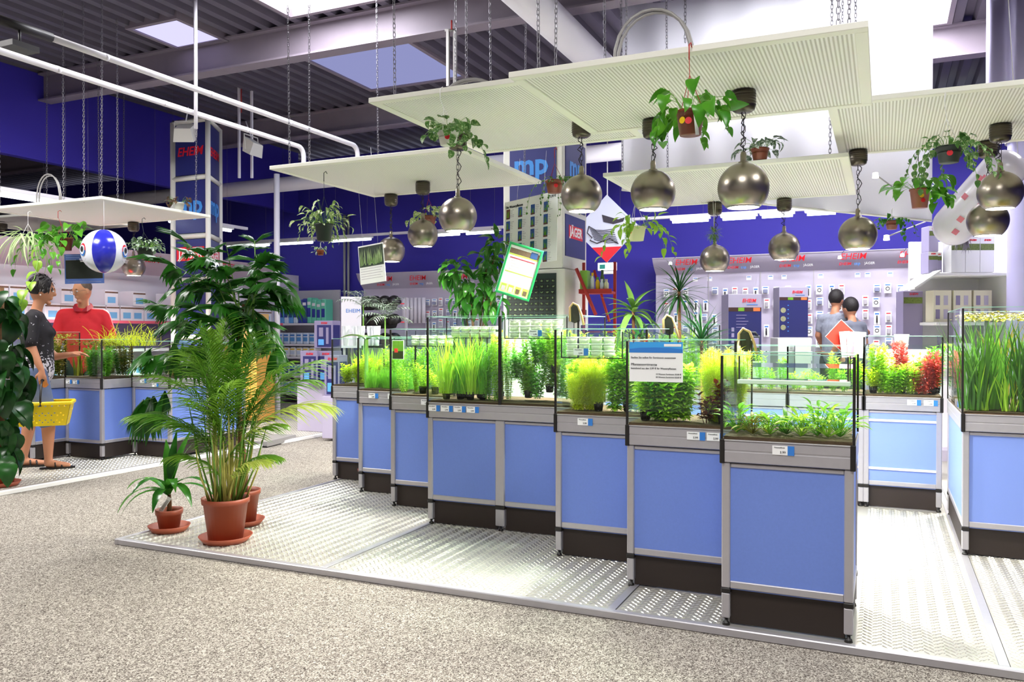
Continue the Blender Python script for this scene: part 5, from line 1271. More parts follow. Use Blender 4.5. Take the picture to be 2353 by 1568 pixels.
# beach ball
bc = px(240, 578, 8.0); Rb = .213
t_ = thing('beach_ball', 'inflated beach ball with blue and white segments, hanging above the man', 'ball', bc); camang = math.atan2(-bc.y, -bc.x)
for g in range(6):
    m = MB(); a0 = camang+R(-30+60*g); n, k = 8, 18; vs = []
    for i in range(k+1):
        th = math.pi*i/k
        for j in range(n+1):
            ph = a0+R(60)*j/n; s = 1-.02*abs(math.cos(math.pi*j/n))**6; vs.append((Rb*s*math.sin(th)*math.cos(ph), Rb*s*math.sin(th)*math.sin(ph), Rb*math.cos(th)))
    m.add(vs, [(i*(n+1)+j, (i+1)*(n+1)+j, (i+1)*(n+1)+j+1, i*(n+1)+j+1) for i in range(k) for j in range(n)], 0, True)
    o = m.build('blue_segment' if g % 2 == 0 else 'white_segment', pr('blue_vinyl', '2b2fae', .2) if g % 2 == 0 else pr('white_vinyl', 'dfe2ee', .2), t_)
    if g % 2:
        ph = a0+R(30)
        def spot(r1, zz, dx, mat, nm, lift, top=0, bot=0):
            mm = MB(); N = 20; c = []
            for i in range(N):
                a = 2*math.pi*i/N; u = r1*math.cos(a)/Rb*.75+dx; v = r1*math.sin(a)
                v = max(v, bot*r1) if bot else v; v = min(v, top*r1) if top else v
                z = zz+v; rr = math.sqrt(max(0, Rb*Rb-z*z))+lift; c.append((rr*math.cos(ph+u), rr*math.sin(ph+u), z))
            mm.add(c, [tuple(range(N))]); mm.build(nm, mat, o)
        spot(.062, .0, 0, M_red, 'emblem_red_half', .003, 0, 0); spot(.062, 0, 0, M_print, 'emblem_blue_half', .005, -.15, 0); spot(.045, 0, 0, MATS['white_vinyl'], 'emblem_white', .007); spot(.028, .005, 0, M_ink, 'emblem_figure', .009)
        mm = MB()
        for k2 in range(3): mm.box(Rb-.004, Rb+.002, -.055+.01*k2, .055-.01*k2, -.092-.012*k2, -.088-.012*k2, 0, Matrix.Rotation(ph, 4, 'Z') @ Matrix.Rotation(R(0), 4, 'Y'))
        mm.build('small_print', MATS['grey_metal'], o)
MB().tube([(0, 0, Rb-.002), (0, 0, 2.5-bc.z)], .002, 4).build('string', M_white, t_)
# diamond sign
c = px(1394, 526, 10.6); s = .44
t_ = thing('diamond_sign', 'white diamond sign with a grey line drawing and red lower tip, on the blue wall', 'sign', c, 0)
def dia(u, v, y=0): return (u*s, y, v*s)
MB().poly([dia(0, -1), dia(1, 0), dia(0, 1), dia(-1, 0)], (0, .01, 0)).build('board', pr('pale_board', 'd8dcf0', .5), t_)
MB().poly([dia(0, -1, -.003), dia(.46, -.54, -.003), dia(-.46, -.54, -.003)], (0, .002, 0)).build('red_tip', M_red, t_)
MB().poly([dia(-.15, .42, -.003), dia(.35, .25, -.003), dia(.55, .3, -.003), dia(.5, .18, -.003), dia(.2, .12, -.003), dia(-.1, .2, -.003)], (0, .002, 0)).build('drawing_shape', pr('charcoal_print', '3a3540', .5), t_)
m = MB(); rr_ = random.Random(12)
for k in range(9):
    q = [dia(-.55+.02*k, .1-.05*k, -.004), dia(-.35+.05*k, -.02-.05*k, -.004), dia(-.1+.04*k, -.05-.045*k, -.004), dia(.2+.02*k, -.02-.055*k, -.004)]; m.tube(q, .004, 4)
m.tube([dia(-.55, .1, -.004), dia(-.6, -.1, -.004), dia(-.45, -.25, -.004), dia(-.52, -.32, -.004), dia(-.3, -.42, -.004)], .008, 4); m.tube([dia(-.3, -.42, -.004), dia(.1, -.3, -.004), dia(.35, -.45, -.004)], .007, 4)
m.build('drawing_lines', MATS['charcoal_print'], t_)
MB().tube([dia(0, 1), (0, 0, 4.4-c.z)], .002, 4).build('string', M_white, t_)
# lit exit sign
c = px(1394, 613, 11.0); t_ = thing('exit_sign', 'small lit rescue sign below the diamond sign', 'sign', c)
MB().rbox(-.13, .13, 0, .05, -.055, .055, .005).build('housing', M_white, t_); o = MB().box(-.12, .12, -.002, 0, -.045, .045).build('lit_face', emis('lit_sign_face', (.75, .95, 1), 2.5), t_)
MB().box(-.1, -.02, -.003, -.002, -.03, .03).box(.05, .06, -.003, -.002, -.03, .03).build('pictogram', pr('green_pictogram', '2a9a8a', .5), o); MB().rbox(-.08, .1, .0, .05, -.1, -.06, .005).build('lamp_box', M_white, t_)
MB().tube([(0, .03, .05), (0, .03, 4.4-c.z)], .006, 5).build('hanging_rod', M_pipe, t_)
# red rack with bottles
R0 = px(1330, 670, 7.4); t_ = thing('red_shelf_rack', 'red metal shelf with slanting front bar behind the rear tanks', 'rack', (R0.x, R0.y, 0), YAW*.3)
zs = R0.z; MB().box(0, .3, 0, .2, zs-.02, zs).build('shelf', M_red2, t_); MB().box(0, .3, -.006, 0, zs-.02, zs+.02).build('front_lip', M_red2, t_)
MB().box(-.01, .015, .19, .215, 0, 1.85).box(.28, .305, .19, .215, 0, 1.85).build('upright', M_red2, t_); MB().tube([(-.02, -.02, 1.78), (.16, -.02, 1.36)], .016, 4).build('front_bar', M_red2, t_); MB().tube([(.12, .1, 1.77), (.26, .1, 1.3)], .012, 4).build('front_bar', M_red2, t_)
MB().box(0, .3, .0, .2, 1.2, 1.215).box(0, .3, .0, .2, .8, .815).build('lower_shelf', M_red2, t_)
def bottle(x, y, col, cap, h, r, label):
    q = t_.matrix_world @ Vector((x, y, zs)); b = thing('bottle', label, 'bottle', q)
    MB().lathe([(0, 0), (r, 0), (r, h*.65), (r*.5, h*.8), (r*.5, h*.84), (0, h*.84)], 14).build('body', pr('bottle_'+col, col, .3), b); MB().lathe([(0, h*.82), (r*.62, h*.82), (r*.6, h), (0, h)], 12).build('cap', pr('cap_'+cap, cap, .4), b)
bpy.context.view_layer.update()
for a in [(.115, .05, 'dfe0e8', 'f0c020', .17, .018, 'white bottle with a yellow cap on the red shelf'), (.16, .06, 'e8c020', '4fa040', .13, .02, 'yellow bottle with a green cap on the red shelf'), (.2, .05, 'c8d0e8', 'd0d0e0', .11, .018, 'pale blue bottle on the red shelf'), (.24, .06, 'd8d4b0', 'c8c0a0', .11, .022, 'cream jar at the right end of the red shelf'), (.19, .13, '4a6a3a', '3a5a2a', .2, .02, 'tall green bottle at the back of the red shelf')]: bottle(*a)
for k in range(2):
    o = MB().rbox(0, .07, 0, .09, 0, .15 if k else .19, .004).build('green_carton', pr('green_carton', '8cbf4a', .5), None, tuple(t_.matrix_world @ Vector((.005+.0*k, .02+.1*k, zs)))); tag(o, ['bright green carton at the front left of the red shelf', 'bright green carton at the back left of the red shelf'][k], 'box')

# ---------------------------------------------------------------- back wall shelving
M_peg = pr('lilac_pegboard', 'c2bace', .55, bump=.15, bscale=200)
M_hdr = pr('grey_header', 'b9b2c6', .5)
def header(x0, x1, y, z0, z1, t, texts):
    m = MB(); n = 8; vs = []
    for i in range(n+1):
        a = i/n; vs += [(x0, y-.22*math.sin(a*1.3)*1+.1, z0+(z1-z0)*a), (x1, y-.22*math.sin(a*1.3)+.1, z0+(z1-z0)*a)]
    m.add(vs, [(2*i, 2*i+1, 2*i+3, 2*i+2) for i in range(n)], 0, True); m.box(x0, x1, y-.12, y+.12, z1, z1+.01)
    o = m.build('header_board', M_hdr, t)
    for x in texts:
        yy = y-.075; lettering('EHEIM', .115, M_red, o, (x, yy-.05, z0+.15), (R(104), 0, 0), shear=.2, bold=.0004)
        lettering('EHEIM', .055, M_red, o, (x-.1, yy-.0, z0+.06), (R(108), 0, 0), shear=.2, bold=.0006); lettering('mp', .06, M_mp, o, (x+.05, yy-.0, z0+.06), (R(108), 0, 0), bold=.0006); lettering('JÄGER', .045, M_paper, o, (x+.2, yy-.0, z0+.06), (R(108), 0, 0))
    return o
YG = 11.75
xa, xb = py_(1503, 700, YG).x, py_(2130, 700, YG).x
t_ = thing('pegboard_wall_unit', 'long pegboard shelving with grey header on the blue wall, right part', 'shelf unit', (0, YG, 0))
MB().box(xa, xb, .1, .14, .0, 2.05).build('pegboard', M_peg, t_)
header(xa, xb, 0, 2.05, 2.27, t_, [py_(v, 610, YG).x for v in (1580, 1702, 1822, 1960, 2095)])
for v in (1625, 1745, 1868): x = py_(v, 700, YG).x; MB().box(x-.008, x+.008, .09, .1, 0, 2.05).build('slotted_upright', M_grey, t_)
MB().box(xa, xb, -.25, .1, .14, .17).build('base_shelf', M_hdr, t_); MB().box(xa, xb, -.22, .1, 0, .14).build('plinth', M_hdr, t_)
for i, v in enumerate((1545, 1795, 1930, 2072)):
    q = py_(v, 618, YG-.15); s_ = thing('spot_lamp', 'tiny header spot lamp on the right pegboard unit, %s from the left' % ['first', 'second', 'third', 'last'][i], 'lamp', (q.x, YG-.28, 2.2))
    MB().tube([(0, 0, 0), (.05, .12, .08)], .004, 5).build('arm', M_chain, s_); MB().lathe([(0, 0), (.02, 0), (.024, -.035), (0, -.035)], 12).build('head', emis('spot_head', (1, .93, .95), 6), s_)
def blister_proto(w, h, mk):
    t = thing('blister_pack', 'x', 'pack', (0, 0, 0))
    MB().box(-w/2, w/2, 0, .006, -h, 0).build('card', M_paper, t)
    if mk == 0: MB().tube([(.022*math.cos(2*math.pi*i/12), -.004, -h*.55+.022*math.sin(2*math.pi*i/12)) for i in range(12)], .004, 4, closed=True).build('product', M_cable, t)
    elif mk == 1: MB().rbox(-w*.3, w*.3, -.03, 0, -h*.85, -h*.35, .006).build('product', M_grey, t)
    elif mk == 2: MB().tube([(0, -.01, -h*.3), (0, -.01, -h*.85)], .01, 6).build('product', M_cable, t)
    else: MB().rbox(-w*.35, w*.35, -.03, 0, -h*.9, -h*.4, .008).build('product', pr('smoky_plastic', '8f93b0', .3), t)
    MB().box(-w*.35, w*.35, -.0015, 0, -h*.22, -h*.12).build('print_band', M_red if mk == 1 else M_print, t)
    return t
def fill_pegs(xa, xb, y, cols, zs, label, group, seed, keep=.85, skip=None):
    r = random.Random(seed); protos = [blister_proto(w, h, k) for k, (w, h) in enumerate([(.085, .13), (.075, .14), (.07, .17), (.09, .11)])]; used = set()
    for i in range(cols):
        x = xa+(xb-xa)*(i+.5)/cols; z = zs[0]-r.uniform(0, .03); row = 0
        while z > zs[1]:
            if r.random() < keep and not (skip and skip(x, z)):
                k = r.randrange(4); pr0 = protos[k]; lab = '%s, %s column from the left, %s down' % (label, ORD(i), ORD(row)); row += 1
                if k not in used: used.add(k); pr0.location = (x, y, z); tag(pr0, lab, 'pack', group)
                else: copy_tree(pr0, (x+r.uniform(-.01, .01), y-r.uniform(0, .03), z), r.uniform(-.15, .15), lab, group)
            z -= r.uniform(.16, .2)
fill_pegs(xa+.1, xb-.1, YG+.05, 24, (1.86, .95), 'carded pack on the right pegboard', 'carded packs on the right pegboard', 5, .82)
for i, v in enumerate((1555, 1597, 1630, 1720, 1770, 1801, 1885, 1970, 1993, 2045)): q = py_(v, 633, YG+.09); o = MB().box(-.035, .035, 0, .002, -.03, .03).box(-.025, .025, -.001, 0, .01, .02, 1).build('price_card', [M_paper, M_print], None, (q.x, YG+.098, 1.97)); tag(o, 'small white price card along the top of the right pegboard, %s from the left' % ORD(i), 'card', 'price cards along the top of the right pegboard')
# left part of back wall unit
xa, xb = py_(828, 700, YG).x, py_(1160, 700, YG).x
t_ = thing('pegboard_wall_unit', 'pegboard shelving with grey header behind the caps and the glossy tree', 'shelf unit', (0, YG, 0))
MB().box(xa, xb, .1, .14, .0, 1.95).build('pegboard', M_peg, t_); header(xa, xb, 0, 1.95, 2.2, t_, [py_(v, 640, YG).x for v in (892, 968, 1062)])
MB().box(xa, xb, -.25, .1, .14, .17).build('base_shelf', M_hdr, t_)
fill_pegs(py_(972, 700, YG).x, xb-.05, YG+.04, 11, (1.78, 1.0), 'carded pack on the left pegboard', 'carded packs on the left pegboard', 6, .95)
q0 = py_(925, 680, YG-.1)
for k in range(6): o = MB().tube([(0, 0, -.42), (0, 0, 0)], .035, 10).build('clear_tube_pack', pr('clear_sleeve', 'dcd6e2', .25), None, (q0.x+.075*k, YG-.05, 1.78)); tag(o, 'long pale tube pack on the pegboard right of the caps, %s from the left' % ORD(k), 'pack', 'long tube packs right of the caps')
# caps
cp = thing('black_cap', 'x', 'cap', (0, 0, 0))
m = MB(); m.lathe([(.105, 0), (.108, .02), (.1, .06), (.075, .095), (.04, .115), (0, .12)], 18); m.build('crown', M_black, cp); m = MB(); vs = []; n = 10
for i in range(n+1):
    a = R(-60+120*i/n)-R(90); vs += [(.1*math.cos(a), .1*math.sin(a), .005), (.17*math.cos(a)*.75, -.1+.11*math.sin(a)*.9, -.01-.01*abs(math.cos(a)))]
m.add(vs, [(2*i, 2*i+1, 2*i+3, 2*i+2) for i in range(n)], 0, True); m.build('visor', M_black, cp); MB().lathe([(0, .118), (.01, .118), (.008, .126), (0, .127)], 8).build('button', M_black, cp)
YC = 9.9
t_ = thing('cap_rack', 'red railed rack holding three rows of black caps', 'rack', (0, YC, 0)); xs = [py_(v, 700, YC).x for v in (822, 843, 865, 887, 908)]
for zz in (1.61, 1.35, 1.08): MB().tube([(xs[0]-.15, 0, zz), (xs[-1]+.15, 0, zz)], .008, 6).build('rail', M_red, t_)
MB().box(xs[0]-.16, xs[0]-.13, .05, .08, 0, 1.7).box(xs[-1]+.13, xs[-1]+.16, .05, .08, 0, 1.7).build('upright', M_grey, t_)
first = True
for i, x in enumerate(xs):
    for j, zz in enumerate((1.61, 1.35, 1.08)):
        lab = 'black cap on the red railed rack, %s row, %s from the left' % (['top', 'middle', 'bottom'][j], ['first', 'second', 'third', 'fourth', 'last'][i])
        if first: cp.location = (x, YC-.02, zz); tag(cp, lab, 'cap', 'black caps on the rack'); cp.rotation_euler = (R(25), 0, 0); first = False; 
        else: c = copy_tree(cp, (x, YC-.02, zz), 0, lab, 'black caps on the rack'); c.rotation_euler = (R(25), 0, 0)
t_, W, H = sheet('info_board', 'white info board with a small blue line, left of the caps', 'sign', px(784, 682, 10.6), px(830, 682, 10.6), px(784, 800, 10.6), .02, M_white2)
lettering('EHEIM', .07, M_print, t_, (W*.6, -.002, H*.72)); MB().box(.02, .05, .022, .04, -1.0, H*.9).box(W-.05, W-.02, .022, .04, -1.0, H*.9).build('leg', M_grey, t_); m = MB()
for k in range(3): m.box(.1, W-.05, -.001, 0, H*.3-.02*k, H*.305-.02*k)
m.build('text_lines', M_grey, t_)
# blue-goods corner shelf
YS = 11.4
xa, xb = py_(618, 700, YS).x, py_(752, 700, YS).x
t_ = thing('corner_shelf', 'grey shelf of blue filter material at the end of the back wall', 'shelf unit', (0, YS, 0))
MB().box(xa, xb, .35, .38, 0, 1.95).build('back_board', M_grey, t_)
for zz in (.15, .45, .78, 1.0, 1.36): MB().box(xa, xb, 0, .36, zz-.02, zz).box(xa, xb, -.006, 0, zz-.03, zz+.005).build('shelf', M_white2, t_)
rr_ = random.Random(2); M_bag = [pr('blue_bag', '5fa0e0', .3), pr('white_bag', 'd8e4f4', .3), pr('navy_bag', '2a3a9a', .3), pr('mint_bag', '6fd0b0', .3)]
def pack(x, y, z, w, d, h, mats, name, label, cat, group):
    t = thing(name, label, cat, (x, y, z), rr_.uniform(-.06, .06), group); MB().rbox(-w/2, w/2, 0, d, 0, h, w*.18).build('body', mats[0], t)
    MB().box(-w*.36, w*.36, -.002, 0, h*.25, h*.6).build('print_field', mats[1], t); MB().box(-w*.36, w*.36, -.002, 0, h*.72, h*.84).build('title_band', mats[2], t); return t
x = xa+.06; k = 0
while x < xb-.04:
    f = (x-xa)/(xb-xa); mt = M_bag[3] if f > .62 else (M_bag[2] if .45 < f <= .62 else M_bag[k % 2]); pack(x, YS+.02, 1.36, .095, .22, .42+rr_.uniform(-.03, .03), (mt, M_bag[2], M_paper), 'filter_bag', 'plastic bag of filter wool on the top corner shelf, %s from the left' % ORD(k), 'bag', 'filter bags on the top corner shelf'); x += .1; k += 1
for zi, (zz, hh) in enumerate(((1.0, .2), (.78, .17), (.45, .2), (.15, .2))):
    x = xa+.08; k = 0
    while x < xb-.25: pack(x, YS+.02, zz, .13, .2, hh, (M_bag[1] if zi != 1 else M_paper, M_bag[zi % 3], M_yel if zi == 1 else M_print), 'filter_pad_pack', 'filter pack on the %s corner shelf, %s from the left' % (['upper middle', 'middle', 'lower', 'bottom'][zi], ORD(k)), 'pack', 'filter packs on the %s corner shelf' % ['upper middle', 'middle', 'lower', 'bottom'][zi]); x += .14; k += 1
# boxed filters
M_fbox = pr('grey_filter_carton', '8f86a6', .5); M_fwin = pr('carton_navy', '2a2a66', .45); M_fblu = pr('filter_blue', '5fa8e8', .4)
def filter_box(xp, yp, d, w, h, label, side=True, dep=.22, rz=YAW*.4):
    q = px(xp, yp, d); t = thing('filter_carton', label, 'box', (q.x, q.y, q.z), rz); MB().rbox(0, w, 0, dep, 0, h, .003).build('carton', M_fbox, t)
    MB().box(w*.16, w*.94, -.002, 0, h*.04, h*.84).build('printed_front', M_fwin, t); MB().rbox(w*.24, w*.55, -.012, -.002, h*.1, h*.32, .004).build('pictured_filter', M_fblu, t)
    MB().box(w*.27, w*.5, -.004, -.002, h*.42, h*.75).box(w*.66, w*.8, -.004, -.002, h*.15, h*.75).build('pictured_parts', M_fbox, t)
    lettering('EHEIM', h*.09, M_red, t, (w*.55, -.003, h*.91), shear=.2, bold=.0006)
    if side: MB().box(w, w+.002, dep*.1, dep*.9, h*.04, h*.84).build('printed_side', M_fwin, t)
    return t
for a in [(722, 800, 9.9, .24, .33, 'filter carton on top of the middle stack left of the central row'), (690, 880, 9.8, .22, .38, 'filter carton standing second left of the central row'), (727, 880, 9.8, .22, .38, 'filter carton standing third, left of the central row'), (745, 910, 9.3, .18, .46, 'filter carton standing nearest, just left of the central row')]: filter_box(*a)
o = MB().rbox(-.0, .5, 0, .5, 0, .62, .006).build('display_plinth', pr('lilac_plinth', 'b3aac2', .5), None, tuple(px(682, 911, 10.0) - Vector((0, 0, px(682, 911, 10.0).z)))); tag(o, 'lilac plinth carrying the filter cartons left of the central row', 'plinth')
q = px(745, 910, 9.3); o = MB().rbox(-.02, .2, -.02, .24, 0, q.z-.002, .005).build('display_plinth', MATS['lilac_plinth'], None, (q.x, q.y, 0)); o.rotation_euler = (0, 0, YAW*.4); tag(o, 'narrow lilac plinth under the nearest filter carton', 'plinth')
# yellow wooden stand behind palm, tank on it, low base
q = px(515, 971, 10.9); q.z = 0; t_ = thing('wooden_stand', 'yellow wooden stand with slatted front behind the tall palm', 'cabinet', q, YAW*.35); M_wood = pr('yellow_wood', 'e0a64a', .5, noise=.12, nscale=20)
for k in range(5): MB().rbox(.0+.1*k, .095+.1*k, 0, .02, .04, 1.0, .003).build('board', M_wood, t_)
MB().rbox(-.02, .52, -.02, .45, 1.0, 1.03, .004).build('top', M_wood, t_); MB().box(0, .02, .02, .42, .02, 1.0).box(.48, .5, .02, .42, .02, 1.0).build('side', M_wood, t_); MB().box(0, .5, .02, .42, 0, .04).build('base', M_plinth, t_)
o = MB().rbox(.22, .5, .02, .3, 0, .42, .004).build('cardboard_carton', pr('cardboard', 'c09a5f', .8), None, (q.x, q.y, 1.03)); tag(o, 'brown cardboard carton on the yellow wooden stand', 'box')
q = px(482, 1018, 8.9); q.z = -.03; t_ = thing('low_display_base', 'low grey display base on the floor behind the tall palm', 'platform', q, YAW*.4); MB().rbox(0, .7, 0, .6, .01, .07, .004).build('top', M_alud, t_); MB().box(.01, .69, -.004, .6, 0, .02).build('edge', M_black, t_)
# tall filter cartons in the middle background
def big_box(xp0, xp1, ytop, ybot, d, dep, label, stand):
    a, b = px(xp0, ybot, d), px(xp1, ybot, d); W = (b-a).length; H = (ybot-ytop)/FPX*d; rz = YAW; t = thing('tall_filter_carton', label, 'box', a, rz)
    MB().rbox(0, W, 0, dep, 0, H, .003).build('carton', pr('grey_carton', '9a94a8', .45), t); MB().box(.004, W-.004, -.002, 0, .004, H*.8).build('printed_front', pr('dark_navy_print', '20245c', .4), t)
    m = MB().box(.004, W-.004, -.003, -.002, H*.74, H*.8, 0).box(W*.3, W*.48, -.004, -.003, H*.745, H*.795, 1).box(W*.75, W*.95, -.004, -.003, H*.745, H*.795, 2); m.build('picture_strip', [pr('dark_red_photo', '3a2420', .4), A_green, pr('orange_fish_print', 'e0703a', .4)], t)
    lettering('EHEIM', H*.075, M_red, t, (W*.62, -.003, H*.9), shear=.2, bold=.0006); MB().box(W*.55, W*.88, -.003, -.001, H*.838, H*.846).build('blue_line', M_print, t)
    MB().box(W, W+.002, .01, dep-.01, .004, H*.8).build('printed_side', pr('side_navy_print', '34387a', .4), t)
    if stand: s = MB().rbox(-.02, W+.03, -.02, dep+.05, -a.z, -.002, .006).build('white_pedestal', M_cream, None, a, ); s.rotation_euler = (0, 0, rz); tag(s, stand, 'pedestal')
    return t, W, H
t_, W, H = big_box(1673, 1750, 676, 830, 9.4, .3, 'tall dark blue filter carton showing a canister filter, left of two', 'cream pedestal under the left tall carton')
MB().rbox(W*.38, W*.95, -.02, -.002, .01, H*.38, .008).build('pictured_filter', pr('charcoal_filter', '4a4e52', .4), t_); MB().rbox(W*.42, W*.6, -.026, -.02, H*.2, H*.33, .003).rbox(W*.72, W*.9, -.026, -.02, H*.2, H*.34, .003).build('pictured_clips', M_fbox, t_); MB().box(W*.7, W*.9, -.022, -.02, .02, H*.2).build('pictured_glass', pr('moss_green', '3a6a2a', .3), t_)
MB().tube([(W*.45, -.012, H*.38), (W*.5, -.012, H*.43), (W*.8, -.012, H*.43), (W*.88, -.012, H*.38)], .012, 6).build('pictured_handle', MATS['charcoal_filter'], t_)
m = MB()
for k in range(5): m.box(W*.1, W*.18, -.003, -.002, H*(.1+.085*k), H*(.16+.085*k)); m.box(W*.24, W*(.5+.05*(k % 3)), -.003, -.002, H*(.5+.045*k), H*(.507+.045*k))
m.build('printed_icons', M_fbox, t_)
t_, W, H = big_box(1790, 1857, 660, 776, 9.7, .22, 'tall dark blue filter carton with three round pictures, right of two', 'cream pedestal under the right tall carton'); m = MB()
for k in range(3): m.lathe([(0, 0), (.035, 0)], 14, (W*.14, 0, 0)) if False else None
for k in range(3):
    n = 14; m = MB(); m.add([(W*.14+.032*math.cos(2*math.pi*i/n), -.003, H*(.2+.17*k)+.032*math.sin(2*math.pi*i/n)) for i in range(n)], [tuple(range(n))]); m.build('round_picture', pr('round_photo', '8a8a6a', .4, noise=.6, nscale=60), t_)
m = MB()
for k in range(7): m.box(W*.29, W*.33, -.003, -.002, H*(.12+.085*k), H*(.135+.085*k))
m.build('bullet_dots', M_mp, t_)
# shelving at the right
q0 = px(2150, 700, 7.6); t_ = thing('gondola_end', 'white display shelving stacked with cartons at the right', 'shelf unit', (q0.x, q0.y, 0), YAW); W = .68
for zz in (.9, 1.3, 1.76): MB().rbox(0, W, 0, .5, zz-.03, zz, .006).build('shelf', M_white, t_)
MB().rbox(0, W+.1, .5, .54, 0, 2.1, .006).build('back_board', M_white, t_); MB().rbox(W, W+.12, -.1, .5, 0, 2.6, .006).build('side_board', M_white, t_); MB().box(0, W, .02, .5, 0, .1).build('plinth', M_hdr, t_)
MB().add([(-.22, -.05, 1.60), (-.2, .3, 1.60), (.02, .3, 1.76), (.02, -.05, 1.76), (-.22, -.05, 1.62), (-.2, .3, 1.62), (.02, .3, 1.78), (.02, -.05, 1.78)], [(0, 1, 2, 3), (4, 7, 6, 5), (0, 4, 5, 1), (3, 2, 6, 7), (0, 3, 7, 4)]).build('slanted_flap', M_white, t_)
bpy.context.view_layer.update()
def ecarton(x, y, z, w, h, label, group=None, dk=True):
    q = t_.matrix_world @ Vector((x, y, z)); t = thing('product_carton', label, 'box', q, YAW, group); MB().rbox(0, w, 0, .15, 0, h, .003).build('carton', pr('light_lilac_carton', 'b0a8cc', .5) if dk else M_paper, t)
    MB().box(0, w, -.002, 0, h*.82, h*.998).build('white_band', M_paper, t); MB().box(.003, w-.003, -.0025, 0, h*.62, h*.8).build('picture_strip', pr('fish_photo', '6a7a3a', .5, noise=.7, nscale=70), t); lettering('EHEIM', w*.17, M_red, t, (w*.5, -.003, h*.9), shear=.2, bold=.001)
for k in range(3): ecarton(.14+.135*k, .0, 1.762, .132, .33, 'white faced carton on the right top shelf, %s of three' % ['left', 'middle', 'right'][k], 'three wide cartons on the right top shelf', dk=False)
for a in [(-.02, .1, 1.762, .09, .2, 'lilac carton at the left end of the right top shelf'), (.075, .15, 1.762, .06, .2, 'narrow lilac carton on the right top shelf'), (-.015, .1, 1.964, .09, .24, 'lilac carton stacked on another on the right top shelf')]: ecarton(*a)
for k in range(3):
    q = t_.matrix_world @ Vector((.03+.19*k, .1, 1.3)); t2 = thing('cream_carton', 'cream carton with four grey pictures under the right top shelf, %s of three' % ['left', 'middle', 'right'][k], 'box', q, YAW, 'cream cartons under the right top shelf'); MB().rbox(0, .17, 0, .15, 0, .3, .003).build('carton', pr('cream_card', 'e2dcc4', .5), t2)
    for i in range(2):
        for j in range(2): MB().box(.02+.075*i, .06+.075*i, -.002, 0, .03+.13*j, .12+.13*j).build('picture', M_hdr if i else M_fbox, t2)
for k, (x, w, h) in enumerate([(.02, .12, .14), (.15, .2, .2), (.36, .25, .16)]):
    q = t_.matrix_world @ Vector((x, -.02, 0.902)); o = MB().rbox(0, w, 0, .15, 0, h, .004).build('white_box', M_paper, None, q, ); o.rotation_euler = (0, 0, YAW); tag(o, 'white box on the lower right shelf, %s' % ['left', 'middle', 'right'][k], 'box')
q = px(2075, 812, 7.9); ecart = thing('product_carton', 'tall lilac carton standing left of the right shelving', 'box', (q.x, q.y, q.z), YAW); MB().rbox(0, .19, 0, .15, 0, .6, .003).build('carton', M_fbox, ecart); MB().box(.005, .185, -.002, 0, .48, .54).build('picture_strip', MATS['fish_photo'], ecart); lettering('EHEIM', .03, M_red, ecart, (.1, -.003, .57), shear=.2)
s = MB().rbox(-.1, .5, -.05, .4, -q.z, -.003, .005).build('low_cabinet', M_white2, None, q); s.rotation_euler = (0, 0, YAW); tag(s, 'low white cabinet under the tall lilac carton at the right', 'cabinet')
# tall pillar at the right edge
a = px(2316, 700, 7.2); t_ = thing('round_pillar', 'pale lilac pillar at the right edge of the picture', 'pillar', (a.x+.25, a.y+.2, 0)); MB().lathe([(.24, 0), (.24, 2.9)], 28).build('shaft', pr('pale_lilac_paint', 'b9b4dc', .5), t_); MB().lathe([(.26, 2.9), (.26, 2.95), (0, 2.95)], 28).build('cap', M_white, t_)
# inflated tube
a, b = px(2192, 518, 6.7), px(2300, 395, 6.4); d = (b-a); n = 14; Rt = .165; ax = d.normalized(); L = d.length
t_ = thing('inflated_tube', 'fat translucent inflated tube with small red prints, hanging at the right', 'balloon', a)
pts, rs = [], []
for i in range(9): th = R(90)*(1-i/8); pts.append(-ax*Rt*math.sin(th)); rs.append(max(.004, Rt*math.cos(th)))
for i in range(9): th = R(90)*(i/8); pts.append(ax*(L+Rt*math.sin(th))); rs.append(max(.004, Rt*math.cos(th)))
MB().tube(pts, rs, 24).build('skin', pr('milky_vinyl', 'e0dae6', .2), t_); rr_ = random.Random(6)
side = (Vector((0, 0, 1)).cross(ax)).normalized(); tow = Vector((-a.x, -a.y, .0)).normalized(); tow = (tow-ax*tow.dot(ax)).normalized(); up_ = ax.cross(tow)
for k in range(12):
    u = rr_.uniform(0, L); an = R(rr_.uniform(-55, 55)); nrm = tow*math.cos(an)+up_*math.sin(an); c = ax*u+nrm*(Rt+.001); e1 = nrm.cross(ax)*.022; e2 = ax*.022
    MB().poly([c-e1-e2, c+e1-e2, c+e1+e2, c-e1+e2], nrm*.002).build('red_print', pr('faded_red_print', 'd8788a', .5), t_)
MB().tube([ax*(L+Rt), Vector((b.x-a.x, b.y-a.y, 4.4-a.z))], .003, 4).build('string', M_white, t_)
# feather duster-like grey fringe
c = px(2215, 520, 7.4); m = MB(); 
for k in range(90):
    d = (Vector((rnd.uniform(-.6, .2), rnd.uniform(-.2, .2), rnd.uniform(-1, -.3)))).normalized(); geo_add(m, leaf_geo('lance', rnd.uniform(.15, .26), .014, .4, .1, 4), Vector((rnd.uniform(-.03, .03), 0, 0)), orient(d))
tag(m.build('feather_bundle', pr('grey_feather', '8f8896', .7), None, c, stuff=True), 'bundle of grey feathers behind the lower right globe lamp', 'decoration')
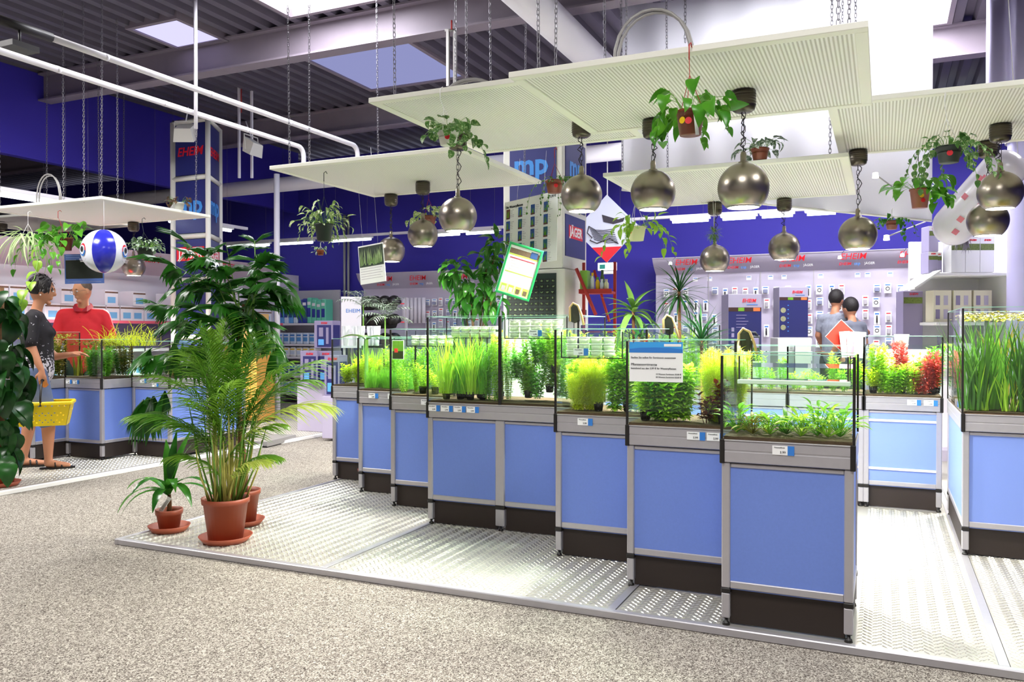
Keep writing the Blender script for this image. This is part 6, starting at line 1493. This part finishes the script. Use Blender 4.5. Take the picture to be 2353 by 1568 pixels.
# booklets on the tank
t_ = thing('red_booklet', 'red booklet leaning on its corner above the aisle tank', 'booklet'); t_.matrix_world = frameon(px(1934, 808, 6.35), Vector((RX, RY, 0))*math.cos(R(47))+Vector((0, 0, math.sin(R(47)))), Vector((-RX, -RY, 0))*math.sin(R(47))+Vector((0, 0, math.cos(R(47)))))
MB().box(0, .18, 0, .012, 0, .17).build('pages', M_paper, t_); MB().box(0, .176, -.002, 0, 0, .17).build('cover', pr('orange_red_cover', 'b8200f', .5), t_)
for k, (xp, w, mt, lb) in enumerate([(1935, .08, M_paper, 'white'), (1948, .06, pr('pink_paper', 'e88aa8', .6), 'pink'), (1962, .09, pr('mint_paper', 'c8dcb8', .6), 'pale green')]):
    q = px(xp, 822, 6.3-.03*k); o = MB().box(0, w, 0, .004, 0, .2).box(.01, w-.01, -.001, 0, .12, .14, 1).box(.01, w-.01, -.001, 0, .09, .1, 1).build('leaflet', [mt, M_grey], None, q, ); o.rotation_euler = (R(-6), R(4*(k-1)), YAW); tag(o, lb+' leaflet standing beside the red booklet', 'leaflet')
q = px(2072, 790, 6.9); q.z -= .05; s_ = MB().rbox(-.2, .3, -.12, .3, -q.z, -.002, .005).build('low_cabinet', M_white2, None, (q.x, q.y, q.z)); tag(s_, 'white cabinet hidden behind the aisle tank carrying the tub', 'cabinet'); o = MB().lathe([(0, 0), (.045, 0), (.06, .13), (.057, .13), (.042, .004)], 18).build('plastic_tub', pr('pale_tub', 'dfe8dc', .4), None, (q.x, q.y, q.z)); tag(o, 'pale plastic tub of white cups behind the aisle tank', 'tub')
# left wall shelving behind the man: runs along Y at x = XL
XS = -9.25
t_ = thing('wall_shelving', 'long white shelving with pink shelf edges and grey header behind the man', 'shelf unit', (XS, 0, 0)); ya, yb = 3.0, 11.0
MB().box(-.5, -.46, ya, yb, 0, 2.2).build('back_board', pr('pinkish_board', 'e6dde4', .6), t_)
for zz in (.3, .62, .98, 1.36):
    MB().box(-.46, 0, ya, yb, zz-.02, zz).build('shelf', M_white, t_); MB().box(0, .006, ya, yb, zz-.035, zz+.003).build('shelf_edge', pr('pink_edge', 'f06a80', .4) if zz > 1.3 else M_white2, t_)
m = MB(); n = 8; vs = []
for i in range(n+1): a = i/n; vs += [(-.3+.3*math.sin(a*1.3), ya, 2.02+.3*a), (-.3+.3*math.sin(a*1.3), yb, 2.02+.3*a)]
m.add(vs, [(2*i, 2*i+1, 2*i+3, 2*i+2) for i in range(n)], 0, True); hb = m.build('header_board', pr('pink_grey_header', 'c8b4c0', .5), t_)
for yy in [pX(v, 590, XS).y for v in (345, 530)]: lettering('EHEIM', .14, M_red, hb, (-.02, yy, 2.22), (R(104), 0, R(90)), shear=.2, bold=.0004)
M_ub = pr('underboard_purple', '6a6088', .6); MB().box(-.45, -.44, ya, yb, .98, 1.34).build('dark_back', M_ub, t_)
bx = thing('white_carton', 'x', 'box', (0, 0, 0)); MB().rbox(-.3, 0, 0, .2, 0, .2, .003).build('carton', pr('white_card', 'ece8f0', .5), bx); MB().box(0, .002, .04, .16, .03, .11).build('blue_picture', pr('sky_picture', '7ab8e8', .5), bx); MB().box(0, .002, .0, .2, .16, .18).build('dark_strip', pr('strip_print', '7a5a4a', .5, noise=.6, nscale=60), bx)
first = True; rr_ = random.Random(14)
for (zz, lab, keep) in ((1.362, 'on the pink edged shelf', 1), (1.564, 'in the second layer on the pink edged shelf', .5), (.982, 'under the pink edged shelf', .35), (.622, 'on the lower shelf behind the zigzag tanks', .6)):
    y = 5.0; ci_ = 0
    while y < 10.6:
        if rr_.random() < keep and (zz < 1.5 or y < 9):
            if first: bx.location = (XS-.02, y, zz); tag(bx, 'white carton '+lab+', '+ORD(ci_)+' place from the left', 'box', 'white cartons '+lab); first = False
            else: copy_tree(bx, (XS-.02-rr_.uniform(0, .05), y, zz), 0, 'white carton '+lab+', '+ORD(ci_)+' place from the left', 'white cartons '+lab)
        y += .215; ci_ += 1
# ---------------------------------------------------------------- people
M_skin = pr('skin', 'c08464', .55, noise=.06, nscale=6)
M_skin2 = pr('skin_light', 'd2946f', .55, noise=.06, nscale=6)
M_hair = pr('dark_hair', '17100f', .6, bump=.5, bscale=120)
M_hairg = pr('grey_brown_hair', '6a5a50', .7, bump=.5, bscale=120)
def skin_mesh(chains, sub=2):
    """chains of joints (x, y, z, radius[, sideways scale]): closed tapered capsules, fused later into one surface"""
    V, F = [], []
    for ch in chains:
        for p0, p1 in zip(ch[:-1], ch[1:]):
            a, b = Vector(p0[:3]), Vector(p1[:3]); ra, rb = p0[3], p1[3]; sa = p0[4] if len(p0) > 4 else 1; sb = p1[4] if len(p1) > 4 else 1
            d = b-a
            if d.length < 1e-5: continue
            L = d.length; d.normalize(); u = Vector((0, 1, 0)); u = u-d*u.dot(d)
            if u.length < .1: u = Vector((1, 0, 0)); u = u-d*u.dot(d)
            u.normalize(); w_ = d.cross(u); n = 16 if ra > .03 else 10; rings = []
            for k in range(5): t = R(90)*(1-k/4.0); rings.append((a-d*ra*math.sin(t), max(ra*math.cos(t), .0005), sa))
            for k in range(5): t = R(90)*k/4.0; rings.append((b+d*rb*math.sin(t), max(rb*math.cos(t), .0005), sb))
            b0 = len(V)
            for c, r, sc in rings:
                for j in range(n): an = 2*math.pi*j/n; V.append(tuple(c+u*math.cos(an)*r*sc+w_*math.sin(an)*r))
            for i in range(len(rings)-1):
                for j in range(n): F.append((b0+i*n+j, b0+i*n+(j+1) % n, b0+(i+1)*n+(j+1) % n, b0+(i+1)*n+j))
            F.append(tuple(b0+j for j in range(n))[::-1]); F.append(tuple(b0+(len(rings)-1)*n+j for j in range(n)))
    return V, F
def ell(c, s, n=16, M=None):
    vs, fs = [], []
    for i in range(n+1):
        th = math.pi*i/n
        for j in range(n*2):
            a = math.pi*j/n; v = Vector((s[0]*math.sin(th)*math.cos(a), s[1]*math.sin(th)*math.sin(a), s[2]*math.cos(th)))
            vs.append(Vector(c)+((M @ v) if M else v))
    for i in range(n):
        for j in range(n*2): fs.append((i*2*n+j, (i+1)*2*n+j, (i+1)*2*n+(j+1) % (2*n), i*2*n+(j+1) % (2*n)))
    return vs, fs
def head_geo(c, M):
    """skull, jaw, nose, brow, lips, ears; faces +X"""
    parts = []
    vs, fs = ell((0, 0, 0), (1, 1, 1), 18); o = []
    for v in vs:
        x, y, z = v
        sx, sy, sz = .098, .077, .118
        w = 1-.28*max(0, -z)**1.5; X = x*sx*(1-.12*max(0, -z)); Y = y*sy*w
        if x > 0 and z < -.3: X += .012*(-z-.3)
        o.append((X, Y, z*sz))
    parts.append((o, fs))
    parts.append(ell((.098, 0, -.012), (.022, .012, .02), 8)); parts.append(ell((.09, 0, .01), (.018, .009, .028), 8))
    parts.append(ell((.088, 0, .034), (.012, .05, .009), 8)); parts.append(ell((.086, 0, -.05), (.012, .026, .007), 8)); parts.append(ell((.084, 0, -.062), (.012, .022, .007), 8)); parts.append(ell((.072, 0, -.098), (.022, .028, .02), 8))
    for s in (-1, 1): parts.append(ell((-.005, s*.078, -.005), (.022, .009, .033), 8))
    return [([Vector(c)+M @ Vector(v) for v in p_[0]], p_[1]) for p_ in parts]
def hand_chains(w, d, pn, side, curl=.3, r=.0085):
    """w wrist pos, d pointing direction, pn palm normal"""
    w, d, pn = Vector(w), Vector(d).normalized(), Vector(pn).normalized(); s = d.cross(pn).normalized()*side; out = []
    palm = w+d*.05
    out.append([(*w, .024), (*palm, .027), (*(w+d*.085), .022)])
    for k, (off, L) in enumerate(((-.028, .07), (-.009, .082), (.010, .076), (.028, .058))):
        b = w+d*.06+s*off*.8; q = w+d*.092+s*off; dd = d.copy(); ch = [(*b, .012), (*q, r)]
        for f in (.42, .32, .26): dd = (dd+pn*curl).normalized(); q = q+dd*L*f; ch.append((*q, r*(.95-.1*(f < .3))))
        out.append(ch)
    b = w+d*.03-s*.02; q = b-s*.03+d*.02+pn*.01; ch = [(*b, .014), (*q, .011)]
    for f in (.03, .025): q = q+(d*.8-s*.35+pn*curl*.8).normalized()*f; ch.append((*q, .0095))
    out.append(ch); return out
def merge_body(name, parts, mat, parent, voxel=.008):
    m = MB()
    for vs, fs in parts: m.add(vs, fs, 0, True)
    o = m.build(name, mat, parent); md = o.modifiers.new('fuse', 'REMESH'); md.mode = 'VOXEL'; md.voxel_size = voxel; md.use_smooth_shade = True
    s = o.modifiers.new('smooth', 'SMOOTH'); s.iterations = 3; s.factor = .5
    return o
def garment(name, chains, mat, parent, th=None, voxel=.012, extra=()):
    m = MB()
    for ch in chains: vs, fs = skin_mesh(ch); m.add(vs, fs, 0, True)
    for vs, fs in extra: m.add(vs, fs, 0, True)
    o = m.build(name, mat, parent); md = o.modifiers.new('fuse', 'REMESH'); md.mode = 'VOXEL'; md.voxel_size = voxel; md.use_smooth_shade = True
    s = o.modifiers.new('smooth', 'SMOOTH'); s.iterations = 4; s.factor = .5
    return o
def eyes(t, c, M, glasses=False):
    for s in (-1, 1):
        e = Vector(c)+M @ Vector((.083, s*.031, .012)); m = MB(); g = ell(e, (.012, .013, .008), 8, M); m.add(g[0], g[1], 0, True); g = ell(e+M @ Vector((.007, 0, 0)), (.006, .006, .006), 6, M); m.add(g[0], g[1], 1, True); m.build('eye', [M_paper, M_ink], t)
        g = ell(Vector(c)+M @ Vector((.090, s*.032, .036)), (.006, .018, .004), 6, M); m = MB(); m.add(g[0], g[1], 0, True); m.build('eyebrow', M_hair, t)
    if glasses:
        for s in (-1, 1): MB().tube([Vector(c)+M @ Vector((.106, s*.033+.02*math.cos(2*math.pi*i/12), .008+.015*math.sin(2*math.pi*i/12))) for i in range(12)], .0014, 4, closed=True).tube([Vector(c)+M @ Vector((.106, s*.053, .012)), Vector(c)+M @ Vector((.0, s*.082, .012))], .0014, 4).build('glasses_rim', M_chain, t)

# ---- woman with basket (forward = +X local)
wp = px(84, 1073, 7.25); fwd = Vector((RX, RY, 0))*.93+Vector((FX, FY, 0))*.38; wz = math.atan2(fwd.y, fwd.x)
t_ = thing('person', 'woman in a black patterned top and knee length jeans holding a yellow shopping basket', 'person', (wp.x, wp.y, 0), wz); ws = t_
hl, hr_ = (.14, -.24, .80), (.1, .26, .98)
body = [[(0, 0, .92, .11, 1.3), (0, 0, 1.05, .10, 1.25), (0.0, 0, 1.2, .10, 1.4), (-.01, 0, 1.33, .07, 1.7), (0, 0, 1.40, .045), (.02, 0, 1.47, .045), (.04, 0, 1.53, .05)],
 [(.0, -.09, .88, .085), (.09, -.1, .48, .055), (.10, -.1, .36, .056), (.10, -.1, .10, .034), (.10, -.1, .05, .036), (.18, -.11, .035, .032), (.25, -.115, .025, .026)],
 [(.0, .09, .88, .085), (-.06, .1, .48, .055), (-.08, .1, .36, .056), (-.12, .1, .10, .034), (-.12, .1, .05, .036), (-.04, .11, .035, .032), (.03, .115, .025, .026)],
 [(-.01, 0, 1.33, .06), (-.01, -.16, 1.33, .05), (-.02, -.21, 1.10, .042), (.03, -.23, .97, .034), (.06, -.24, .90, .026), (.07, -.24, .88, .024)],
 [(-.01, 0, 1.33, .06), (-.01, .16, 1.33, .05), (.0, .20, 1.12, .042), (.12, .2, .98, .034), (.24, .17, 1.0, .026)]]
Mh = Matrix.Rotation(R(12), 3, 'Y') @ Matrix.Rotation(R(6), 3, 'Z'); hc = Vector((.045, 0, 1.575))
parts = [skin_mesh(body)]+head_geo(hc, Mh)
for ch in hand_chains((.07, -.24, .88), (.08, 0, -1), (0.2, 1, 0), 1, .45): parts.append(skin_mesh([ch]))
for ch in hand_chains((.24, .17, 1.0), (1, -.1, .1), (0, -.2, -1), 1, .3): parts.append(skin_mesh([ch]))
merge_body('body', parts, M_skin, t_, .007); eyes(t_, hc, Mh)
top = pr('black_white_top', '17131a', .8); nt = top.node_tree; bs = nt.nodes['Principled BSDF']; tc = nd(nt, 'ShaderNodeTexCoord'); sp = nd(nt, 'ShaderNodeSeparateXYZ'); nt.links.new(tc.outputs['Object'], sp.inputs[0])
nz = nd(nt, 'ShaderNodeTexNoise', Scale=45.0, Detail=3.0); nt.links.new(tc.outputs['Object'], nz.inputs['Vector'])
m1 = nd(nt, 'ShaderNodeMapRange'); m1.inputs[1].default_value = 1.15; m1.inputs[2].default_value = .82; m1.inputs[3].default_value = -.12; m1.inputs[4].default_value = .16; nt.links.new(sp.outputs[2], m1.inputs[0])
ad = nd(nt, 'ShaderNodeMath', operation='ADD'); nt.links.new(nz.outputs[0], ad.inputs[0]); nt.links.new(m1.outputs[0], ad.inputs[1])
m2 = nd(nt, 'ShaderNodeMapRange'); m2.inputs[1].default_value = .58; m2.inputs[2].default_value = .61; nt.links.new(ad.outputs[0], m2.inputs[0])
mx = nd(nt, 'ShaderNodeMix', data_type='RGBA'); mx.inputs[6].default_value = lin('17131a'); mx.inputs[7].default_value = lin('cfcbd6'); nt.links.new(m2.outputs[0], mx.inputs[0]); nt.links.new(mx.outputs[2], bs.inputs['Base Color'])
garment('blouse', [[[(0, 0, .86, .14, 1.32), (0, 0, .96, .14, 1.3), (.01, 0, 1.08, .125, 1.3), (.01, 0, 1.22, .12, 1.4), (-.01, 0, 1.32, .085, 1.6), (-.01, 0, 1.36, .06, 1.3)],
  [(-.01, -.05, 1.33, .07), (-.01, -.16, 1.33, .062), (-.02, -.21, 1.12, .062)], [(-.01, .05, 1.33, .07), (-.01, .16, 1.33, .062), (0, .20, 1.14, .062)]]], top, t_, extra=[ell((0.03, -.055, 1.2), (.12, .07, .075), 10), ell((.03, .055, 1.2), (.12, .07, .075), 10)])
garment('jeans', [[[(0, -.075, .86, .115), (0, -.085, .8, .105), (.085, -.1, .5, .078), (.09, -.1, .42, .075)], [(0, .075, .86, .115), (0, .085, .8, .105), (-.055, .1, .5, .078), (-.07, .1, .42, .075)]]], pr('denim', '5f6f94', .8, noise=.12, nscale=40), t_)
g = ell((-.02, 0, .028), (.104, .096, .113), 14); m = MB(); m.add([hc+Mh @ Vector((min(v[0], .06) if v[2] < .1 else v[0], v[1], v[2]*(1 if v[2] > -.0 else .75))) for v in g[0]], g[1], 0, True)
r = random.Random(3)
for k in range(160): d = dirv(r.uniform(0, 6.28), R(r.uniform(-10, 88))); b = hc+Mh @ (Vector((-.02, 0, .03))+Vector((d.x*.098, d.y*.09, d.z*.108))); geo_add(m, leaf_geo('lance', .045, .012, .8, .1, 2), b, orient((Mh @ (d+Vector((-.6, 0, -.5)))).normalized()))
m.build('hair', M_hair, t_)
g = ell(hc+Mh @ Vector((-.002, -.086, -.042)), (.006, .006, .006), 6); MB().add(g[0], g[1], 0, True).build('earring', M_white, t_)
for (fx, fy) in ((.10, -.1), (-.12, .1)):
    m = MB(); vs = []; n = 20
    for i in range(n):
        a = 2*math.pi*i/n; vs.append((fx+.07+.14*math.cos(a), fy-.006+.045*math.sin(a)*(1+.15*math.cos(a)), .0))
    m.poly(vs, (0, 0, .016)); o = m.build('sandal', M_black, t_)
    for xx, rz in ((.06, .062), (.11, .052)): MB().tube([(fx+xx, fy-.045, .012), (fx+xx-.005, fy-.03, rz-.008), (fx+xx-.01, fy-.005, rz), (fx+xx-.005, fy+.022, rz-.01), (fx+xx, fy+.036, .012)], .008, 5).build('sandal_strap', M_black, o)
# basket
bp = px(104, 925, 6.98); q = ws.matrix_world
bpy.context.view_layer.update()
hw = ws.matrix_world @ Vector((.08, -.235, .795)); t_ = thing('shopping_basket', 'yellow plastic shopping basket with a black handle carried by the woman', 'basket', (hw.x, hw.y, hw.z-.39), YAW+R(22))
M_bas = pr('yellow_basket_plastic', 'f2d21a', .4); Wt, Dt, Wb, Db, Hb = .225, .15, .185, .115, .20
def wall(mb, a0, a1, b0, b1, nx, nz, holes, mat=0, skew=0):
    """bottom edge a0-a1, top edge b0-b1, grid with open cells"""
    a0, a1, b0, b1 = map(Vector, (a0, a1, b0, b1)); nrm = (a1-a0).cross(b0-a0).normalized()*.003
    P = lambda i, j: a0.lerp(a1, i/nx).lerp(b0.lerp(b1, i/nx), j/nz)
    for i in range(nx):
        for j in range(nz):
            c = [P(i, j), P(i+1, j), P(i+1, j+1), P(i, j+1)]
            if holes(i, j):
                cc = sum(c, Vector())/4; inn = [cc+(q_-cc)*.55 for q_ in c]
                for k in range(4):
                    k2 = (k+1) % 4; mb.add([c[k], c[k2], inn[k2], inn[k], c[k]+nrm, c[k2]+nrm, inn[k2]+nrm, inn[k]+nrm], [(0, 3, 2, 1), (4, 5, 6, 7), (2, 3, 7, 6)])
            else: mb.add(c+[q_+nrm for q_ in c], [(0, 3, 2, 1), (4, 5, 6, 7)])
m = MB(); hf = lambda i, j: 1 <= i <= 16 and (j in (1, 3, 5, 7))
wall(m, (-Wb, -Db, 0), (Wb, -Db, 0), (-Wt, -Dt, Hb), (Wt, -Dt, Hb), 18, 10, lambda i, j: 1 <= i <= 16 and ((j in (1, 2, 4, 5) and (i+j) % 2 == 0) or (j == 8 and i % 2 == 0)))
wall(m, (Wb, Db, 0), (-Wb, Db, 0), (Wt, Dt, Hb), (-Wt, Dt, Hb), 18, 10, lambda i, j: 1 <= i <= 16 and ((j in (1, 2, 4, 5) and (i+j) % 2 == 0) or (j in (7, 8) and i % 2 == 0)))
wall(m, (Wb, -Db, 0), (Wb, Db, 0), (Wt, -Dt, Hb), (Wt, Dt, Hb), 12, 10, lambda i, j: 1 <= i <= 10 and j in (2, 4, 6) and i % 2 == 0)
wall(m, (-Wb, Db, 0), (-Wb, -Db, 0), (-Wt, Dt, Hb), (-Wt, -Dt, Hb), 12, 10, lambda i, j: 1 <= i <= 10 and j in (2, 4, 6) and i % 2 == 0)
m.box(-Wb, Wb, -Db, Db, 0, .004); m.build('basket_body', M_bas, t_)
MB().tube([(-Wt, -Dt, Hb), (Wt, -Dt, Hb), (Wt, Dt, Hb), (-Wt, Dt, Hb)], .009, 6, closed=True).rbox(-Wt-.012, Wt+.012, -Dt-.012, -Dt, Hb-.02, Hb+.002, .002).rbox(Wt, Wt+.012, -Dt, Dt, Hb-.02, Hb+.002, .002).build('rim', M_bas, t_)
m = MB()
for s in (-1, 1): m.tube([(-.0, s*(Dt+.006), Hb-.03), (0, s*(Dt+.004), Hb+.05), (.0, s*.1, Hb+.15), (0, s*.05, Hb+.185)], .009, 6)
m.tube([(0, -.05, Hb+.185), (0, .05, Hb+.185)], .013, 8); m.build('handle', M_black, t_)

# ---- man in red polo (half hidden by the tanks)
mp_ = px(192, 1000, 8.95); dirm = math.atan2(-mp_.y, -mp_.x)+R(-12)
t_ = thing('person', 'grey haired man with glasses in a red polo shirt standing behind the zigzag tanks', 'person', (mp_.x, mp_.y, 0), dirm); ms_ = t_
body = [[(0, 0, .95, .12, 1.3), (0, 0, 1.1, .12, 1.25), (0, 0, 1.25, .12, 1.4), (0, 0, 1.39, .08, 1.8), (0, 0, 1.47, .055), (.02, 0, 1.54, .055), (.03, 0, 1.6, .06)],
 [(0, -.1, .9, .09), (0, -.1, .48, .06), (-.01, -.1, .1, .04), (.12, -.1, .04, .035)], [(0, .1, .9, .09), (0, .1, .48, .06), (-.01, .1, .1, .04), (.12, .1, .04, .035)],
 [(0, 0, 1.39, .07), (0, -.19, 1.385, .055), (-.02, -.25, 1.16, .05), (.1, -.25, .98, .038), (.16, -.22, .92, .03)], [(0, 0, 1.39, .07), (0, .19, 1.385, .055), (-.02, .25, 1.16, .05), (.1, .25, .98, .038), (.16, .22, .92, .03)]]
Mh = Matrix.Rotation(R(-42), 3, 'Z') @ Matrix.Rotation(R(14), 3, 'Y'); hc = Vector((.045, 0, 1.655)); parts = [skin_mesh(body)]+head_geo(hc, Mh)
for s in (-1, 1):
    for ch in hand_chains((.16, s*.22, .92), (1, -.2*s, -.3), (0, 0, -1), s, .3): parts.append(skin_mesh([ch]))
merge_body('body', parts, M_skin2, t_, .008); eyes(t_, hc, Mh, True)
M_polo = pr('red_polo_cloth', 'd8202c', .75)
garment('polo_shirt', [[[(0, 0, .88, .14, 1.35), (0, 0, 1.0, .145, 1.3), (.01, 0, 1.12, .14, 1.35), (.01, 0, 1.27, .135, 1.5), (0, 0, 1.37, .10, 1.75), (0, 0, 1.42, .075, 1.5)], [(0, -.08, 1.38, .09), (0, -.19, 1.385, .078), (-.01, -.255, 1.17, .075)], [(0, .08, 1.38, .09), (0, .19, 1.385, .078), (-.01, .255, 1.17, .075)]]], M_polo, t_, extra=[ell((0, -.1, 1.33), (.11, .13, .13), 10), ell((0, .1, 1.33), (.11, .13, .13), 10)])
m = MB(); n = 16
for s in (-1, 1): m.add([(.04+.055, 0, 1.43), (.07, s*.05, 1.49), (.0, s*.085, 1.515), (-.06, s*.05, 1.53), (-.06, s*.065, 1.49), (.01, s*.105, 1.48), (.12, s*.06, 1.43)], [(0, 1, 5, 6), (1, 2, 5), (2, 3, 4, 5)])
m.build('collar', pr('dark_red_collar', 'a8182c', .75), t_)
for k in range(2): MB().box(.155, .16, -.004, .004, 1.36-.05*k, 1.368-.05*k).build('button', M_red2, t_)
garment('trousers', [[[(0, -.07, .9, .12), (0, -.095, .82, .11), (0, -.1, .48, .085), (-.01, -.1, .1, .075)], [(0, .07, .9, .12), (0, .095, .82, .11), (0, .1, .48, .085), (-.01, .1, .1, .075)]]], pr('dark_trousers', '2a2c38', .8), t_)
g = ell((-.024, 0, .04), (.088, .083, .088), 14); m = MB(); m.add([hc+Mh @ v for v in g[0]], g[1], 0, True); m.build('hair', M_hairg, t_)
# ---- two shoppers far behind
def shopper(P, ang, h, label, shirt, hairc, arm=None, bend=0):
    t = thing('person', label, 'person', (P.x, P.y, 0), ang); s = h/1.7
    body = [[(0, 0, .95, .12, 1.3), (0, 0, 1.1, .11, 1.25), (0, 0, 1.25, .11, 1.4), (0, 0, 1.36, .07, 1.7), (0, 0, 1.45, .05), (.02, 0, 1.5, .05), (.03, 0, 1.56, .055)], [(0, -.1, .9, .085), (0, -.1, .48, .055), (-.01, -.1, .08, .04), (.1, -.1, .035, .03)], [(0, .1, .9, .085), (0, .1, .48, .055), (-.01, .1, .08, .04), (.1, .1, .035, .03)]]
    sh = [[(0, 0, .88, .13, 1.3), (0, 0, 1.1, .125, 1.3), (0, 0, 1.25, .12, 1.5), (0, 0, 1.35, .085, 1.75), (0, 0, 1.4, .06, 1.4)]]
    for q, ar in ((-1, arm), (1, None)):
        A = ar or [(0, q*.23, 1.15), (.12, q*.24, .98), (.24, q*.22, 1.0)]
        body.append([(0, 0, 1.36, .06), (0, q*.17, 1.36, .05), (*A[0], .045), (*A[1], .034), (*A[2], .027)]); sh.append([(0, q*.05, 1.36, .075), (0, q*.17, 1.36, .068), ((A[0][0])*.6, q*.17+(A[0][1]-q*.17)*.6, 1.36+(A[0][2]-1.36)*.6, .062)])
        d_ = (Vector(A[2])-Vector(A[1])); hands = hand_chains(A[2], d_, (0, 0, -1), q, .3); body_h = hands; 
        for ch in body_h: body.append(None); body[-1] = ch
    S = lambda ch: [(a[0]*s, a[1]*s, a[2]*s, a[3]*s, *a[4:]) for a in ch]
    Mh = Matrix.Rotation(R(10), 3, 'Y'); hc = Vector((.04, 0, 1.6))*s; parts = [skin_mesh([S(c) for c in body])]+head_geo(hc, Mh)
    # arms were interleaved with hands: keep every chain
    merge_body('body', parts, M_skin, t, .011); eyes(t, hc, Mh)
    garment('shirt', [[S(c) for c in sh]], shirt, t, voxel=.014); garment('trousers', [[S(c) for c in [[(0, -.07, .9, .11), (0, -.1, .82, .1), (0, -.1, .48, .08), (-.01, -.1, .1, .07)], [(0, .07, .9, .11), (0, .1, .82, .1), (0, .1, .48, .08), (-.01, .1, .1, .07)]]]], MATS['dark_trousers'], t, voxel=.014)
    g = ell((-.02, 0, .03), (.1, .09, .108), 12); m = MB(); m.add([hc+Mh @ Vector((min(v[0], .055) if v[2] < .09 else v[0], v[1], v[2])) for v in g[0]], g[1], 0, True); m.build('hair', hairc, t)
    return t
M_plaid = pr('grey_plaid_cloth', '8f93a0', .8, noise=.35, nscale=28)
a = px(1918, 760, 10.4); shopper(a, YAW+R(35), 1.72, 'shopper in a grey checked shirt reaching towards the pegboard, seen from behind', M_plaid, M_hair, arm=[(.1, -.26, 1.3), (.26, -.22, 1.25), (.42, -.16, 1.22)])
a = px(1958, 760, 10.1); shopper(a, YAW+R(115), 1.6, 'dark haired shopper in grey standing right of the one in the checked shirt', pr('grey_cloth', '6f7280', .8), M_hair)
